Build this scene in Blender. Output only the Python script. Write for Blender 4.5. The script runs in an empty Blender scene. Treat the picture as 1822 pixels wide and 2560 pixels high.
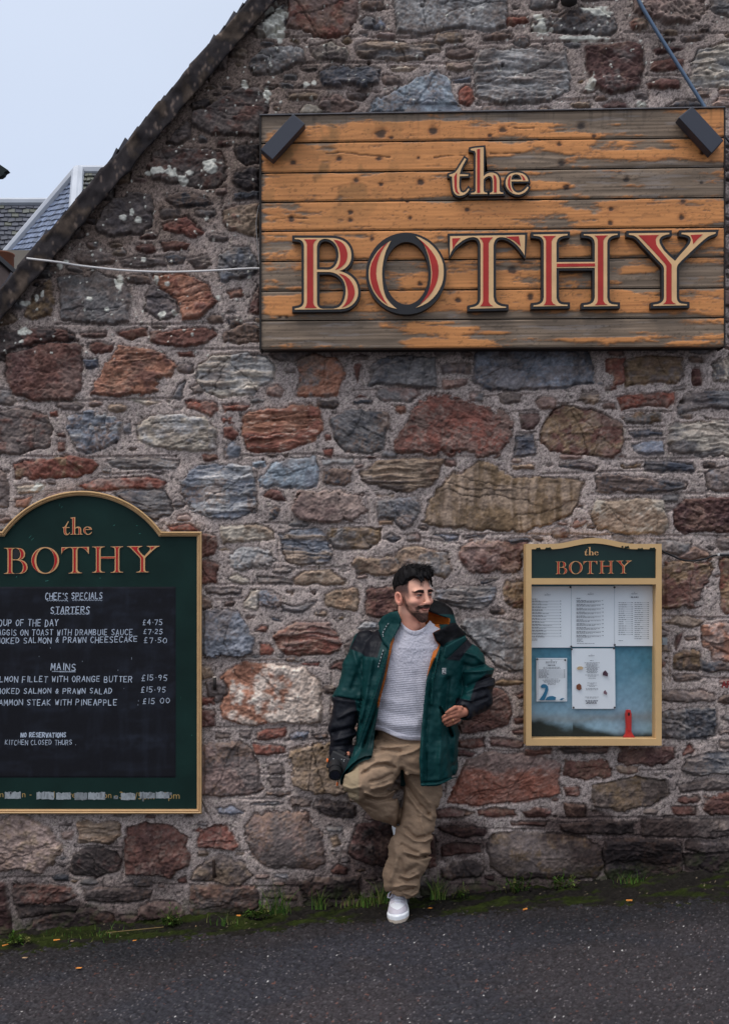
import bpy, bmesh, math, random
import numpy as np
from mathutils import Vector, Matrix
from mathutils.geometry import tessellate_polygon
random.seed(7)
RNG = np.random.default_rng(11)
C = bpy.context.scene.collection
scene = bpy.context.scene

# ------------------------------------------------------------------ camera
D = 5.5                                     # metres from the wall
CAMZ = 1.64
cam_d = bpy.data.cameras.new('camera'); cam = bpy.data.objects.new('camera', cam_d); C.objects.link(cam)
cam.location = (0, -D, CAMZ); cam.rotation_euler = (math.radians(90), 0, 0)
cam_d.sensor_fit = 'VERTICAL'; cam_d.sensor_height = 36
cam_d.lens = 36 * 500 * D / 2560; cam_d.shift_y = 170 / 2560; cam_d.clip_end = 2000
scene.camera = cam

# ------------------------------------------------------------------ light
SUN_EL, SUN_ROT = math.radians(62), math.radians(238)
world = bpy.data.worlds.new('World'); scene.world = world; world.use_nodes = True
nt = world.node_tree; nt.nodes.clear()
out = nt.nodes.new('ShaderNodeOutputWorld')
sky = nt.nodes.new('ShaderNodeTexSky'); sky.sky_type = 'NISHITA'; sky.sun_disc = False
sky.sun_elevation = SUN_EL; sky.sun_rotation = SUN_ROT; sky.dust_density = 3
b1 = nt.nodes.new('ShaderNodeBackground'); b1.inputs['Strength'].default_value = 0.05
nt.links.new(sky.outputs[0], b1.inputs[0])
geo = nt.nodes.new('ShaderNodeNewGeometry')
sep = nt.nodes.new('ShaderNodeSeparateXYZ')
tc = nt.nodes.new('ShaderNodeTexCoord')
nt.links.new(tc.outputs['Generated'], sep.inputs[0])
ramp = nt.nodes.new('ShaderNodeValToRGB')   # overcast: brighter towards the zenith
cr = ramp.color_ramp; cr.elements[0].position = 0.0; cr.elements[0].color = (.42, .47, .58, 1)
cr.elements[1].position = 1.0; cr.elements[1].color = (1.75, 1.80, 1.90, 1)
e = cr.elements.new(.12); e.color = (.48, .54, .66, 1)
e = cr.elements.new(.46); e.color = (.58, .635, .735, 1)
nt.links.new(sep.outputs[2], ramp.inputs[0])
cn = nt.nodes.new('ShaderNodeTexNoise'); cn.inputs['Scale'].default_value = 2.2; cn.inputs['Detail'].default_value = 5
nt.links.new(tc.outputs['Generated'], cn.inputs['Vector'])
mr = nt.nodes.new('ShaderNodeMapRange'); mr.inputs[1].default_value = .3; mr.inputs[2].default_value = .7
mr.inputs[3].default_value = .96; mr.inputs[4].default_value = 1.04
nt.links.new(cn.outputs[0], mr.inputs[0])
b2 = nt.nodes.new('ShaderNodeBackground'); nt.links.new(ramp.outputs[0], b2.inputs[0]); nt.links.new(mr.outputs[0], b2.inputs[1])
ad = nt.nodes.new('ShaderNodeAddShader'); nt.links.new(b1.outputs[0], ad.inputs[0]); nt.links.new(b2.outputs[0], ad.inputs[1])
nt.links.new(ad.outputs[0], out.inputs[0])
sun_d = bpy.data.lights.new('sun', 'SUN'); sun = bpy.data.objects.new('sun', sun_d); C.objects.link(sun)
sun_d.energy = 0.9; sun_d.angle = math.radians(16); sun_d.color = (1, .97, .93)
# direction towards the sun: rotation measured as in the sky texture
sd = Vector((math.sin(SUN_ROT) * math.cos(SUN_EL), math.cos(SUN_ROT) * math.cos(SUN_EL), math.sin(SUN_EL)))
sun.rotation_euler = sd.to_track_quat('Z', 'Y').to_euler()
sun.location = (-3, -6, 8)
vs = scene.view_settings; vs.view_transform = 'Standard'; vs.look = 'None'; vs.exposure = 0; vs.gamma = 1; vs.use_curve_mapping = False

# ------------------------------------------------------------------ helpers
def P(px, py, d=0.0):
    f = (D - d) / D
    return Vector(((px - 911) / 500 * f, -d, CAMZ + (1450 - py) / 500 * f))

def gz(x):
    return 0.0047 + 0.086 * x

EXPO = 0.66
def lin(c):
    c = np.asarray(c, float) / 255
    return np.where(c <= .04045, c / 12.92, ((c + .055) / 1.055) ** 2.4)

LIGHT = np.array([.93, .99, 1.12])
def alb(c, e=None):                         # photographed sRGB colour -> surface colour
    return np.clip(lin(c) / ((e or EXPO) * LIGHT), 0, .9)

def tag(o, label=None, cat=None, group=None, kind=None):
    if label: o['label'] = label
    if cat: o['category'] = cat
    if group: o['group'] = group
    if kind: o['kind'] = kind
    return o

def empty(name, loc, label=None, cat=None, group=None):
    o = bpy.data.objects.new(name, None); C.objects.link(o); o.location = loc; o.empty_display_size = .1
    return tag(o, label, cat, group)

def obj(name, me, mat=None, parent=None):
    o = bpy.data.objects.new(name, me); C.objects.link(o)
    if mat is not None:
        for m in (mat if isinstance(mat, (list, tuple)) else [mat]): me.materials.append(m)
    if parent is not None:
        o.parent = parent
        if parent.parent is None: o.matrix_parent_inverse = Matrix.Translation(-parent.location)
    return o

def np_mesh(name, V, Fq, cols=None, smooth=True, extra=None):
    me = bpy.data.meshes.new(name)
    V = np.ascontiguousarray(V, np.float32); Fq = np.ascontiguousarray(Fq, np.int32)
    n = Fq.shape[1]
    me.vertices.add(len(V)); me.vertices.foreach_set('co', V.ravel())
    me.loops.add(Fq.size); me.loops.foreach_set('vertex_index', Fq.ravel())
    me.polygons.add(len(Fq)); me.polygons.foreach_set('loop_start', np.arange(0, Fq.size, n, dtype=np.int32))
    try: me.polygons.foreach_set('loop_total', np.full(len(Fq), n, np.int32))
    except Exception: pass
    me.update(calc_edges=True)
    me.polygons.foreach_set('use_smooth', np.full(len(Fq), smooth))
    if cols is not None:
        a = me.color_attributes.new('Col', 'FLOAT_COLOR', 'POINT')
        cc = np.ones((len(V), 4), np.float32); cc[:, :3] = cols; a.data.foreach_set('color', cc.ravel())
    if extra:
        for k, v in extra.items():
            a = me.attributes.new(k, 'FLOAT', 'POINT'); a.data.foreach_set('value', np.ascontiguousarray(v, np.float32))
    return me

def grid_faces(ny, nx, closed_x=False):
    j, i = np.mgrid[0:ny - 1, 0:(nx if closed_x else nx - 1)]
    i2 = (i + 1) % nx
    return np.stack([j * nx + i, j * nx + i2, (j + 1) * nx + i2, (j + 1) * nx + i], -1).reshape(-1, 4)

TAB = RNG.random((256, 256)).astype(np.float32)
def vnoise(x, y, seed=0):
    x = np.asarray(x, np.float32) + seed * 17.31; y = np.asarray(y, np.float32) + seed * 7.77
    xi = np.floor(x).astype(np.int32); yi = np.floor(y).astype(np.int32)
    fx = x - xi; fy = y - yi
    fx = fx * fx * (3 - 2 * fx); fy = fy * fy * (3 - 2 * fy)
    a = TAB[yi & 255, xi & 255]; b = TAB[yi & 255, (xi + 1) & 255]
    c = TAB[(yi + 1) & 255, xi & 255]; d = TAB[(yi + 1) & 255, (xi + 1) & 255]
    return (a + (b - a) * fx) * (1 - fy) + (c + (d - c) * fx) * fy

def fbm(x, y, o=4, seed=0, g=.5):
    s = 0; a = 1; t = 0
    for k in range(o):
        s = s + a * vnoise(x * 2 ** k, y * 2 ** k, seed + k * 3); t += a; a *= g
    return s / t                              # about 0..1, mean .5

def ridged(x, y, o=4, seed=0):
    s = 0; a = 1; t = 0
    for k in range(o):
        s = s + a * (1 - np.abs(2 * vnoise(x * 2 ** k, y * 2 ** k, seed + k * 3) - 1)); t += a; a *= .55
    return s / t

def sstep(a, b, x):
    t = np.clip((x - a) / (b - a), 0, 1); return t * t * (3 - 2 * t)

def sdf_poly(X, Y, pts):                    # signed distance, negative inside
    pts = np.asarray(pts, np.float32); d = np.full(X.shape, 1e9, np.float32); ins = np.zeros(X.shape, bool)
    n = len(pts)
    for k in range(n):
        ax, ay = pts[k]; bx, by = pts[(k + 1) % n]
        ex, ey = bx - ax, by - ay
        t = np.clip(((X - ax) * ex + (Y - ay) * ey) / (ex * ex + ey * ey + 1e-9), 0, 1)
        d = np.minimum(d, (X - ax - t * ex) ** 2 + (Y - ay - t * ey) ** 2)
        c = ((ay > Y) != (by > Y))
        xx = ax + (Y - ay) / (ey if abs(ey) > 1e-9 else 1e-9) * ex
        ins ^= c & (X < xx)
    d = np.sqrt(d)
    return np.where(ins, -d, d)

def mat(name, color=(.5, .5, .5), rough=.7, attr=False, bump=None, metal=0, spec=.3, var=None, sheen=0, coat=0):
    m = bpy.data.materials.new(name); m.use_nodes = True
    N = m.node_tree; b = N.nodes['Principled BSDF']
    b.inputs['Roughness'].default_value = rough; b.inputs['Metallic'].default_value = metal
    b.inputs['Specular IOR Level'].default_value = spec
    if sheen: b.inputs['Sheen Weight'].default_value = sheen
    if coat: b.inputs['Coat Weight'].default_value = coat
    b.inputs['Base Color'].default_value = (*[float(c) for c in color[:3]], 1)
    src = None
    if attr:
        a = N.nodes.new('ShaderNodeAttribute'); a.attribute_name = 'Col'; src = a.outputs['Color']
        N.links.new(src, b.inputs['Base Color'])
    tcn = N.nodes.new('ShaderNodeTexCoord')
    if var:                                 # (scale, amount[, detail]) colour variation, multiplies
        no = N.nodes.new('ShaderNodeTexNoise'); no.inputs['Scale'].default_value = var[0]; no.inputs['Detail'].default_value = 6
        N.links.new(tcn.outputs['Object'], no.inputs['Vector'])
        mp = N.nodes.new('ShaderNodeMapRange'); mp.inputs[1].default_value = .25; mp.inputs[2].default_value = .75
        mp.inputs[3].default_value = 1 - var[1]; mp.inputs[4].default_value = 1 + var[1]
        N.links.new(no.outputs[0], mp.inputs[0])
        mx = N.nodes.new('ShaderNodeVectorMath'); mx.operation = 'SCALE'
        if src is None:
            mx.inputs[0].default_value = color[:3]
        else: N.links.new(src, mx.inputs[0])
        N.links.new(mp.outputs[0], mx.inputs['Scale']); N.links.new(mx.outputs[0], b.inputs['Base Color'])
    if bump:                                # (scale, distance, strength)
        no = N.nodes.new('ShaderNodeTexNoise'); no.inputs['Scale'].default_value = bump[0]; no.inputs['Detail'].default_value = 8
        no.inputs['Roughness'].default_value = .65
        N.links.new(tcn.outputs['Object'], no.inputs['Vector'])
        bp = N.nodes.new('ShaderNodeBump'); bp.inputs['Distance'].default_value = bump[1]; bp.inputs['Strength'].default_value = bump[2]
        N.links.new(no.outputs[0], bp.inputs['Height']); N.links.new(bp.outputs[0], b.inputs['Normal'])
    return m

class MB:                                   # collects quads / polys
    def __init__(s): s.v = []; s.f = []; s.c = []
    def add(s, vs, fs, col=(1, 1, 1)):
        n = len(s.v); s.v += [tuple(v) for v in vs]; s.f += [tuple(i + n for i in f) for f in fs]; s.c += [tuple(col)] * len(vs)
    def box(s, lo, hi, col=(1, 1, 1), M=None):
        vs = [Vector((x, y, z)) for z in (lo[2], hi[2]) for y in (lo[1], hi[1]) for x in (lo[0], hi[0])]
        if M is not None: vs = [M @ v for v in vs]
        s.add(vs, [(0, 2, 3, 1), (4, 5, 7, 6), (0, 1, 5, 4), (2, 6, 7, 3), (1, 3, 7, 5), (0, 4, 6, 2)], col)
    def tube(s, pts, r, n=8, col=(1, 1, 1), cap=True):
        pts = [Vector(p) for p in pts]; rs = r if isinstance(r, (list, tuple)) else [r] * len(pts)
        vs = []; up = Vector((.123, .9, .31)).normalized()
        for k, p in enumerate(pts):
            t = (pts[min(k + 1, len(pts) - 1)] - pts[max(k - 1, 0)]).normalized()
            a = t.cross(up); a = a.normalized() if a.length > 1e-4 else Vector((1, 0, 0)); b = t.cross(a).normalized()
            vs += [p + (a * math.cos(2 * math.pi * q / n) + b * math.sin(2 * math.pi * q / n)) * rs[k] for q in range(n)]
        fs = [(k * n + q, k * n + (q + 1) % n, (k + 1) * n + (q + 1) % n, (k + 1) * n + q) for k in range(len(pts) - 1) for q in range(n)]
        if cap: fs += [tuple(range(n - 1, -1, -1)), tuple(range((len(pts) - 1) * n, len(pts) * n))]
        s.add(vs, fs, col)
    def build(s, name, m=None, parent=None, smooth=False, attr=False):
        me = bpy.data.meshes.new(name); me.from_pydata(s.v, [], s.f); me.update()
        bm = bmesh.new(); bm.from_mesh(me); bmesh.ops.recalc_face_normals(bm, faces=bm.faces); bm.to_mesh(me); bm.free()
        if smooth: me.polygons.foreach_set('use_smooth', [True] * len(me.polygons))
        if attr:
            a = me.color_attributes.new('Col', 'FLOAT_COLOR', 'POINT')
            a.data.foreach_set('color', np.array([(*c[:3], 1) for c in s.c], np.float32).ravel())
        return obj(name, me, m, parent)

def offset_loop(pts, r):                    # grow a closed outline by r (screen y down), miter limited
    pts = [np.array(p, float) for p in pts]; n = len(pts); A = 0
    for k in range(n): A += pts[k][0] * pts[(k + 1) % n][1] - pts[(k + 1) % n][0] * pts[k][1]
    sg = 1 if A > 0 else -1; res = []
    for k in range(n):
        a, b, c = pts[k - 1], pts[k], pts[(k + 1) % n]
        e1 = (b - a) / (np.linalg.norm(b - a) + 1e-9); e2 = (c - b) / (np.linalg.norm(c - b) + 1e-9)
        n1 = np.array((e1[1], -e1[0])) * sg; n2 = np.array((e2[1], -e2[0])) * sg
        m = n1 + n2; l = np.dot(m, m)
        m = m / max(l, .55) * 2 if l > 1e-6 else n1
        ln = np.linalg.norm(m)
        if ln > 1.6: m = m / ln * 1.6
        res.append(tuple(b + m * r))
    return res

def prism(mb, loops, d0, d1, col=(1, 1, 1)):
    """closed outlines (first outer, then holes) in photo pixels of the plane at depth d1, extruded back to d0"""
    flat = [P(x, y, d1) for lp in loops for (x, y) in lp]
    tris = tessellate_polygon([[Vector((x, y, 0)) for (x, y) in lp] for lp in loops])
    n = len(flat); back = [Vector((v.x, -d0, v.z)) for v in flat]
    fs = [tuple(t) for t in tris] + [tuple(i + n for i in reversed(t)) for t in tris]
    k0 = 0
    for lp in loops:
        m = len(lp)
        fs += [(k0 + k, k0 + (k + 1) % m, n + k0 + (k + 1) % m, n + k0 + k) for k in range(m)]
        k0 += m
    mb.add(flat + back, fs, col)

def pbox(mb, x0, y0, x1, y1, d0, d1, col=(1, 1, 1)):
    prism(mb, [[(x0, y0), (x1, y0), (x1, y1), (x0, y1)]], d0, d1, col)
# ------------------------------------------------------------------ the rubble wall
PAL = dict(r=(98, 65, 60), R=(116, 68, 60), o=(146, 98, 80), p=(120, 99, 97), g=(103, 101, 106), G=(142, 143, 150),
           b=(104, 110, 126), B=(128, 142, 160), d=(68, 71, 82), w=(158, 149, 141), t=(130, 111, 97), y=(112, 91, 70),
           k=(66, 58, 60), m=(80, 55, 55), x=(98, 88, 89), q=(142, 122, 119))
# stones: one per line, "colour[texture] x,y x,y ..." in the pixels of an enlarged view; '@ offx offy scale' switches view
# textures: s layered, v upright streaks, f flat face, c coarse and pocked, n rounded
STONES = '''
@ 0 0 .43103
x 1130,640 1160,600 1290,570 1390,510 1500,505 1545,560 1550,640 1505,700 1500,780 1370,790 1200,770 1115,720 | r
x 880,900 960,870 1180,860 1280,880 1320,960 1290,1070 1180,1090 1060,1060 900,1040 860,980 | r
ds 950,1135 1080,1120 1200,1150 1230,1185 1150,1195 1020,1195 960,1160
x 560,1330 600,1230 660,1160 760,1130 870,1130 880,1220 870,1310 800,1350 650,1370 580,1360
R 940,1300 1000,1280 1080,1255 1130,1300 1170,1340 1140,1370 1030,1350 950,1330
t 1310,1220 1400,1190 1505,1185 1505,1360 1420,1350 1330,1320 1300,1290 | r
r 780,1410 890,1405 900,1450 840,1470 790,1450
r 935,1405 1010,1400 1100,1410 1080,1440 960,1455
x 430,1490 520,1455 640,1470 670,1510 640,1530 520,1530 440,1520 | q
g 1270,1490 1350,1440 1440,1430 1480,1510 1490,1560 1400,1620 1290,1620 1260,1560 | b
d 960,1490 1020,1475 1070,1490 1050,1530 980,1530
xs 700,1500 800,1485 950,1490 960,1540 850,1555 720,1550
xs 1080,1500 1210,1480 1230,1540 1130,1555
k 1370,850 1500,840 1505,940 1420,950 1370,920
k 1360,1000 1440,970 1505,990 1505,1090 1400,1100 1350,1060
d 1350,1120 1500,1105 1500,1150 1360,1160
x 1020,750 1080,705 1110,740 1090,800 1030,830 970,820
k 1110,600 1180,570 1260,580 1180,630 1120,640 | y
@ 600 0 .383
gc 90,210 200,80 290,20 330,100 300,150 230,190 110,240 | w
g 60,400 150,330 300,300 400,320 415,400 330,440 210,480 90,490 55,450 | G
pf 320,60 330,-40 750,-40 755,90 740,180 700,215 600,230 520,240 400,200 320,170 | R
g 780,130 830,105 880,120 870,180 800,180
b 862,150 920,120 945,160 930,195 870,195
x 790,20 930,10 950,60 880,70 800,60
Gf 1005,-40 1015,100 1035,210 1110,205 1150,230 1230,220 1330,190 1480,180 1650,190 1740,180 1735,90 1725,-40 | g
x 460,300 520,290 600,270 640,300 690,310 715,350 690,395 620,390 500,385 470,350 | w
gs 760,290 880,275 1000,265 1100,290 1200,290 1300,290 1310,330 1230,345 1190,390 1060,385 920,385 790,375 765,340 | t
d 520,470 600,435 840,425 915,470 900,540 820,580 700,570 560,560 530,520
w 980,440 1040,420 1155,440 1100,465 1010,470
Bf 845,745 900,640 980,610 1090,550 1180,490 1290,445 1360,530 1375,610 1440,745 | b
R 1430,600 1470,560 1510,570 1530,640 1490,685 1430,660
x 1350,330 1450,315 1540,330 1520,370 1400,375 1350,360
q 1330,410 1500,400 1515,440 1420,460 1340,450 | t
b 1370,510 1500,500 1500,530 1390,535
p 530,640 650,630 770,700 700,745 560,745 520,690 | x
w 390,720 430,680 500,690 540,720 520,745 400,745
x 1540,560 1624,540 1700,570 1720,640 1600,650 1550,620
@ 1200 0 .383
Gs 0,330 160,320 330,310 480,340 550,330 560,400 580,520 570,600 480,650 300,680 100,670 0,640 -40,560 -35,450 | g
R 170,105 230,110 300,100 305,140 230,170 180,165
g 335,200 330,140 400,125 500,120 640,60 780,65 870,110 890,190 850,215 700,210 560,215 440,200 | k
g 330,-30 520,-30 500,40 400,60 330,50
x 10,230 110,200 200,210 210,250 110,270 20,260
m 690,300 830,290 1000,280 1060,310 1060,450 1040,560 960,600 850,610 720,560 700,430 | x
qc 1000,70 1020,-40 1430,-40 1490,80 1430,150 1300,140 1200,160 1080,120 | p
g 1500,-40 1660,-40 1660,120 1560,90 1510,60
m 1130,320 1200,300 1330,310 1250,340 1150,350
r 1130,400 1220,385 1330,380 1320,430 1200,465 1120,460
r 1090,540 1180,510 1300,520 1300,570 1180,580 1100,570
Gs 1360,520 1400,430 1380,400 1430,330 1540,300 1624,280 1680,290 1680,560 1530,560 1430,555 1370,550 | w
d 1210,700 1280,650 1420,650 1460,700
q 1520,670 1560,620 1660,640 1660,700 1525,700
m 800,690 870,660 960,670 970,710 820,710
w 1020,690 1060,665 1090,700
@ 0 600 .4064
gf 360,240 430,225 600,205 700,230 790,290 785,400 790,490 700,515 520,500 390,490 370,370 | x
o 950,215 1100,195 1200,240 1270,280 1330,380 1300,420 1220,470 1120,490 1100,400 1060,350 990,290 | R
x 890,420 920,280 950,260 1060,360 1100,450 1000,490 950,460
o 1395,320 1480,300 1490,340 1420,355 | r
d 1390,430 1460,420 1465,455 1395,455
d 1400,490 1480,480 1490,520 1420,530
m 1530,440 1560,340 1600,280 1610,465
x 1380,560 1500,520 1600,540 1600,620 1480,640 1390,620
r 920,570 1060,550 1300,535 1325,580 1270,630 1190,650 1040,655 930,620
r 720,570 800,545 900,545 905,585 810,605 730,590
m 490,580 560,565 660,565 660,600 500,600
r 540,640 620,625 690,650 680,690 580,700 545,680
r 40,750 60,700 150,685 250,650 370,635 490,650 500,780 490,930 440,975 200,975 80,930 35,850 | m
k -60,560 140,550 380,550 450,580 470,620 360,615 230,635 140,665 60,680 20,740 -60,700 | r
o 735,660 850,655 980,690 1085,770 1040,830 960,860 965,930 920,945 720,955 560,950 600,870 640,790 690,720 | r
Gs 1230,770 1300,720 1480,700 1624,720 1680,760 1670,860 1560,940 1350,960 1240,920 1200,850 | w
ds 510,730 600,725 610,780 530,790
g 1170,900 1230,880 1250,940 1190,950
g 1060,970 1100,890 1145,870 1110,980
r 1090,690 1180,685 1195,715 1110,715
R 1145,1000 1250,990 1340,1010 1345,1060 1300,1085 1220,1040 1150,1030
R 1370,1015 1530,1000 1520,1030 1380,1065
R 1365,1100 1430,1085 1440,1125 1380,1130
R 1385,1160 1430,1140 1465,1190 1430,1230 1390,1210
bn 1380,1280 1430,1240 1470,1280 1460,1330 1390,1340
b 420,1090 520,1060 640,1070 740,1110 735,1210 650,1270 560,1300 470,1280 430,1180 | G
w 845,1150 940,1090 1060,1080 1260,1095 1330,1160 1325,1280 1230,1300 1080,1280 950,1270 860,1220 | G
x -60,1060 150,1040 280,1080 320,1160 300,1270 180,1290 140,1310 -60,1320 | r
m 345,1190 400,1185 405,1215 350,1215
r 350,1250 395,1245 395,1300 355,1300
R 305,1055 350,1050 355,1085 310,1085
g 760,1130 800,1120 810,1180 765,1185
R 90,1380 240,1350 420,1335 560,1345 600,1380 550,1440 400,1460 240,1460 100,1470 | y
gs 660,1360 760,1340 900,1340 1110,1360 1080,1400 900,1410 700,1395 | G
x -60,1390 45,1430 50,1640 -60,1640
R 480,1510 600,1470 780,1460 900,1460 1020,1490 1000,1540 800,1530 560,1540 | p
ws 100,1520 200,1500 280,1510 240,1550 110,1560
o 100,1600 200,1580 170,1640 100,1640
gs 720,1560 1000,1545 1060,1600 1040,1680 960,1720 860,1700 | d
bs 1110,1480 1200,1390 1300,1375 1480,1390 1550,1400 1570,1560 1560,1680 1450,1720 1300,1700 1170,1660 1120,1560 | G
w 780,980 900,980 990,1000 900,1012
y 150,470 230,310 300,260 330,380 310,460 200,490 | k
@ 600 860 .383
os 20,470 60,440 180,430 300,420 350,395 520,425 525,560 490,620 400,650 300,690 150,695 40,690 25,590 | R
o 380,110 480,70 620,90 680,180 630,330 500,345 375,335 400,250 | g
g 590,490 720,440 960,450 975,520 940,600 940,680 830,705 680,690 640,640 | d
r 1010,690 1050,580 1080,540 1130,410 1210,345 1320,335 1470,370 1540,400 1624,410 1700,440 1770,500 1760,650 1700,740 1560,735 1400,720 1200,715 | R
g 850,240 860,110 960,80 1270,90 1280,290 1180,280 1050,260 850,265 | d
x 1310,130 1500,120 1505,190 1330,190
p 1320,240 1490,225 1470,270 1340,300
d 735,370 860,365 855,390 740,390
r 755,350 790,325 825,345
R 985,400 1080,400 1075,450 1040,460
r 745,130 790,130 770,250 750,200
p 165,290 230,270 305,290 260,340 180,330
R 540,690 605,680 600,735 570,735
R -30,390 60,395 40,430 -30,430
r 555,595 590,590 595,620 565,625
B 80,775 165,765 165,800 90,800
Bf 130,890 180,820 300,755 350,755 380,745 490,740 505,800 495,925 420,930 250,925 140,930 | b
G 540,750 735,745 740,780 545,785
d 545,820 720,825 720,890 680,925 540,910
ts 790,840 900,770 1040,755 1310,755 1310,840 1200,940 1030,960 900,935 800,890 | k
r 150,990 200,950 270,960 300,1020 220,1020
g 180,1070 260,1060 250,1120 190,1150 | d
p 350,1080 390,960 560,970 800,970 820,1090 780,1150 700,1155 500,1155 380,1140 | q
g 890,1030 1000,1020 1130,1000 1170,1080 1110,1190 1060,1200 1000,1140 900,1130
t 900,1150 1000,1150 990,1180 910,1175
t 880,985 1010,985 1000,1000 890,1000
yv 1190,1160 1240,1020 1290,940 1370,860 1440,830 1560,770 1660,790 1727,840 1787,880 1950,875 2050,880 2245,885 2210,1000 2165,1110 2040,1170 1850,1220 1567,1215 1380,1200 | t
w 0,1190 100,1180 210,1230 210,1270 0,1290 -110,1290 -120,1200 | t
bs 260,1240 330,1220 520,1220 570,1280 600,1380 580,1430 400,1455 300,1420 265,1320 | t
y 565,1210 700,1205 920,1205 910,1270 840,1330 700,1340 620,1330 580,1260 | g
d 935,1270 980,1245 1035,1270 1000,1300
G -60,1370 0,1340 120,1330 210,1350 235,1430 180,1460 0,1475 -60,1440
t 725,1440 760,1400 1000,1400 1060,1330 1180,1320 1340,1370 1385,1470 1340,1530 1240,1500 1100,1490 900,1510 780,1490 | g
r 1430,1330 1500,1290 1660,1290 1860,1300 1840,1400 1840,1480 1624,1500 1500,1490 1440,1400 | p
bs 1270,1250 1420,1240 1420,1280 1350,1280
d 1450,1250 1600,1250 1590,1265 1460,1275
@ 1200 860 .383
df -30,60 30,40 700,40 735,150 740,250 620,260 540,280 380,300 200,295 20,290 0,260 -40,250 | b
R 820,110 940,90 950,160 940,250 890,270 880,215 820,180 | o
y 955,120 1090,80 1310,90 1325,200 1280,250 1100,250 960,270 | x
m 1380,160 1430,160 1450,260 1390,270
w 1510,130 1624,60 1680,80 1680,250 1530,240 | d
R 900,345 1080,325 1260,315 1265,370 1230,410 1100,405 920,425
y 920,480 1040,450 1180,450 1190,500 1100,520 940,530 | g
ds 1300,400 1330,330 1500,310 1680,320 1680,410 1460,420 1300,450 | g
m 270,460 370,450 385,500 350,555 275,555
d 235,610 340,595 355,720 230,730
r 395,630 430,520 490,430 550,405 640,430 720,420 800,460 860,500 910,520 930,620 900,700 850,735 720,720 600,700 460,695 400,650 | y
d 970,570 1080,555 1195,570 1190,600 1000,610
b 990,660 1100,640 1200,640 1195,720 1030,720
gs 1230,560 1300,510 1500,500 1680,510 1680,720 1400,720 1240,700 | w
t 210,785 350,790 350,820 220,815
ds 520,795 640,775 765,805 740,830 620,810
y 920,785 1060,780 1060,820 930,820
ds 1080,770 1240,765 1390,780 1390,830 1080,830
ds 760,960 760,870 820,845 1000,870 1200,890 1350,910 1340,940 1200,965 1000,970
g 1480,850 1624,800 1680,820 1680,950 1500,955
w 715,1120 760,1030 880,1025 1050,1015 1180,1030 1200,1100 1220,1180 1190,1225 1040,1235 900,1230 780,1200 | t
mc 1260,1080 1330,1015 1500,1010 1680,1005 1680,1230 1460,1215 1340,1240 1270,1180
R 630,1145 690,1140 690,1180 610,1210 595,1190
d 180,1280 300,1265 330,1290 200,1300
@ 480 1400 .39437
w 230,120 290,90 360,130 350,150 260,150
g 410,110 520,100 640,130 640,150 420,150
w 640,120 720,75 880,65 970,130 960,155 660,150 | t
ds 80,190 200,175 310,190 300,220 90,215
w 330,270 370,190 440,195 440,260 410,325 340,310
b 440,200 560,210 580,260 540,330 430,300
g 560,270 640,290 800,260 760,300 700,330 580,330
t 590,195 640,195 640,220 590,215
d 750,205 790,200 780,225
t 845,215 920,195 1030,185 1055,250 1040,320 960,320 850,290
b 20,330 180,300 280,330 330,420 380,500 390,570 340,610 20,610 | d
Rs 520,480 600,430 660,400 860,400 920,470 940,540 920,580 780,600 600,600 560,550 | p
R 435,530 490,530 515,570 490,600 440,600
r 400,450 440,415 470,420 470,455
d 500,365 570,380 560,390 510,380
R 695,655 810,655 800,670 700,670
m 880,690 920,640 1000,650 980,700
o 180,750 230,700 340,655 410,660 560,680 700,690 800,770 820,900 820,1020 690,1040 560,1030 400,1045 280,1035 190,990 190,880 240,820 | W
t 50,660 130,660 130,750 50,755
x 90,780 200,765 215,840 160,915 100,860
R 50,870 140,870 145,920 50,920
m 50,960 140,950 140,1050 60,1060
r 50,0 90,0 160,40 150,140 60,150
R 410,1100 480,1075 590,1070 590,1120 530,1140 420,1140
b 620,1110 670,1090 735,1100 720,1135 640,1140
d 760,1110 860,1100 860,1135 790,1140
R 390,1175 470,1175 590,1185 585,1230 500,1240 410,1230
x 145,1100 240,1100 240,1130 150,1130
x 300,1090 380,1090 370,1130 305,1130
x 20,1170 180,1160 300,1160 380,1210 410,1300 430,1400 450,1450 380,1480 240,1500 20,1490 | p
tf 620,1210 780,1170 880,1165 960,1200 980,1470 900,1480 760,1470 650,1430 620,1330 | y
x 490,1300 570,1290 580,1350 490,1355
x 490,1390 585,1390 580,1440 510,1440
k 475,1465 625,1470 620,1500 475,1500
k 770,1560 800,1520 950,1530 1040,1560 1040,1620 960,1640 840,1610 | x
g 380,1550 480,1530 580,1540 560,1560 400,1560
x 630,1510 760,1520 750,1560 640,1560
b 150,1580 260,1570 320,1600 250,1620 150,1610
R 45,1740 100,1710 220,1680 270,1770 300,1800 270,1825 120,1820 45,1815
R 10,1720 40,1705 75,1720 60,1735
xn 350,1700 400,1620 520,1590 720,1600 800,1700 830,1800 840,1920 760,1960 520,1950 400,1900 350,1790 | p
t 870,1760 920,1750 940,1800 890,1815
r 880,1970 930,1930 990,1950 980,1990 900,1990
x 0,2030 40,1960 180,1870 320,1920 380,2000 300,2060 150,2040 | t
x 0,2070 200,2065 400,2080 420,2200 330,2240 0,2290 | r
k 680,2040 760,2020 1065,2010 1065,2150 900,2140 700,2130 | x
@ 860 1940 .29557
m 40,660 110,420 200,390 400,390 430,480 380,640 340,760 200,740 | k
m 800,440 900,420 1190,430 1190,520 1060,530 880,490
r 810,600 900,570 1150,580 1160,640 1000,660 820,680 | m
k 820,790 900,740 1080,720 1180,790 1150,860 900,870 830,840 | x
m 800,300 1000,290 1100,310 1020,350 800,355
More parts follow.
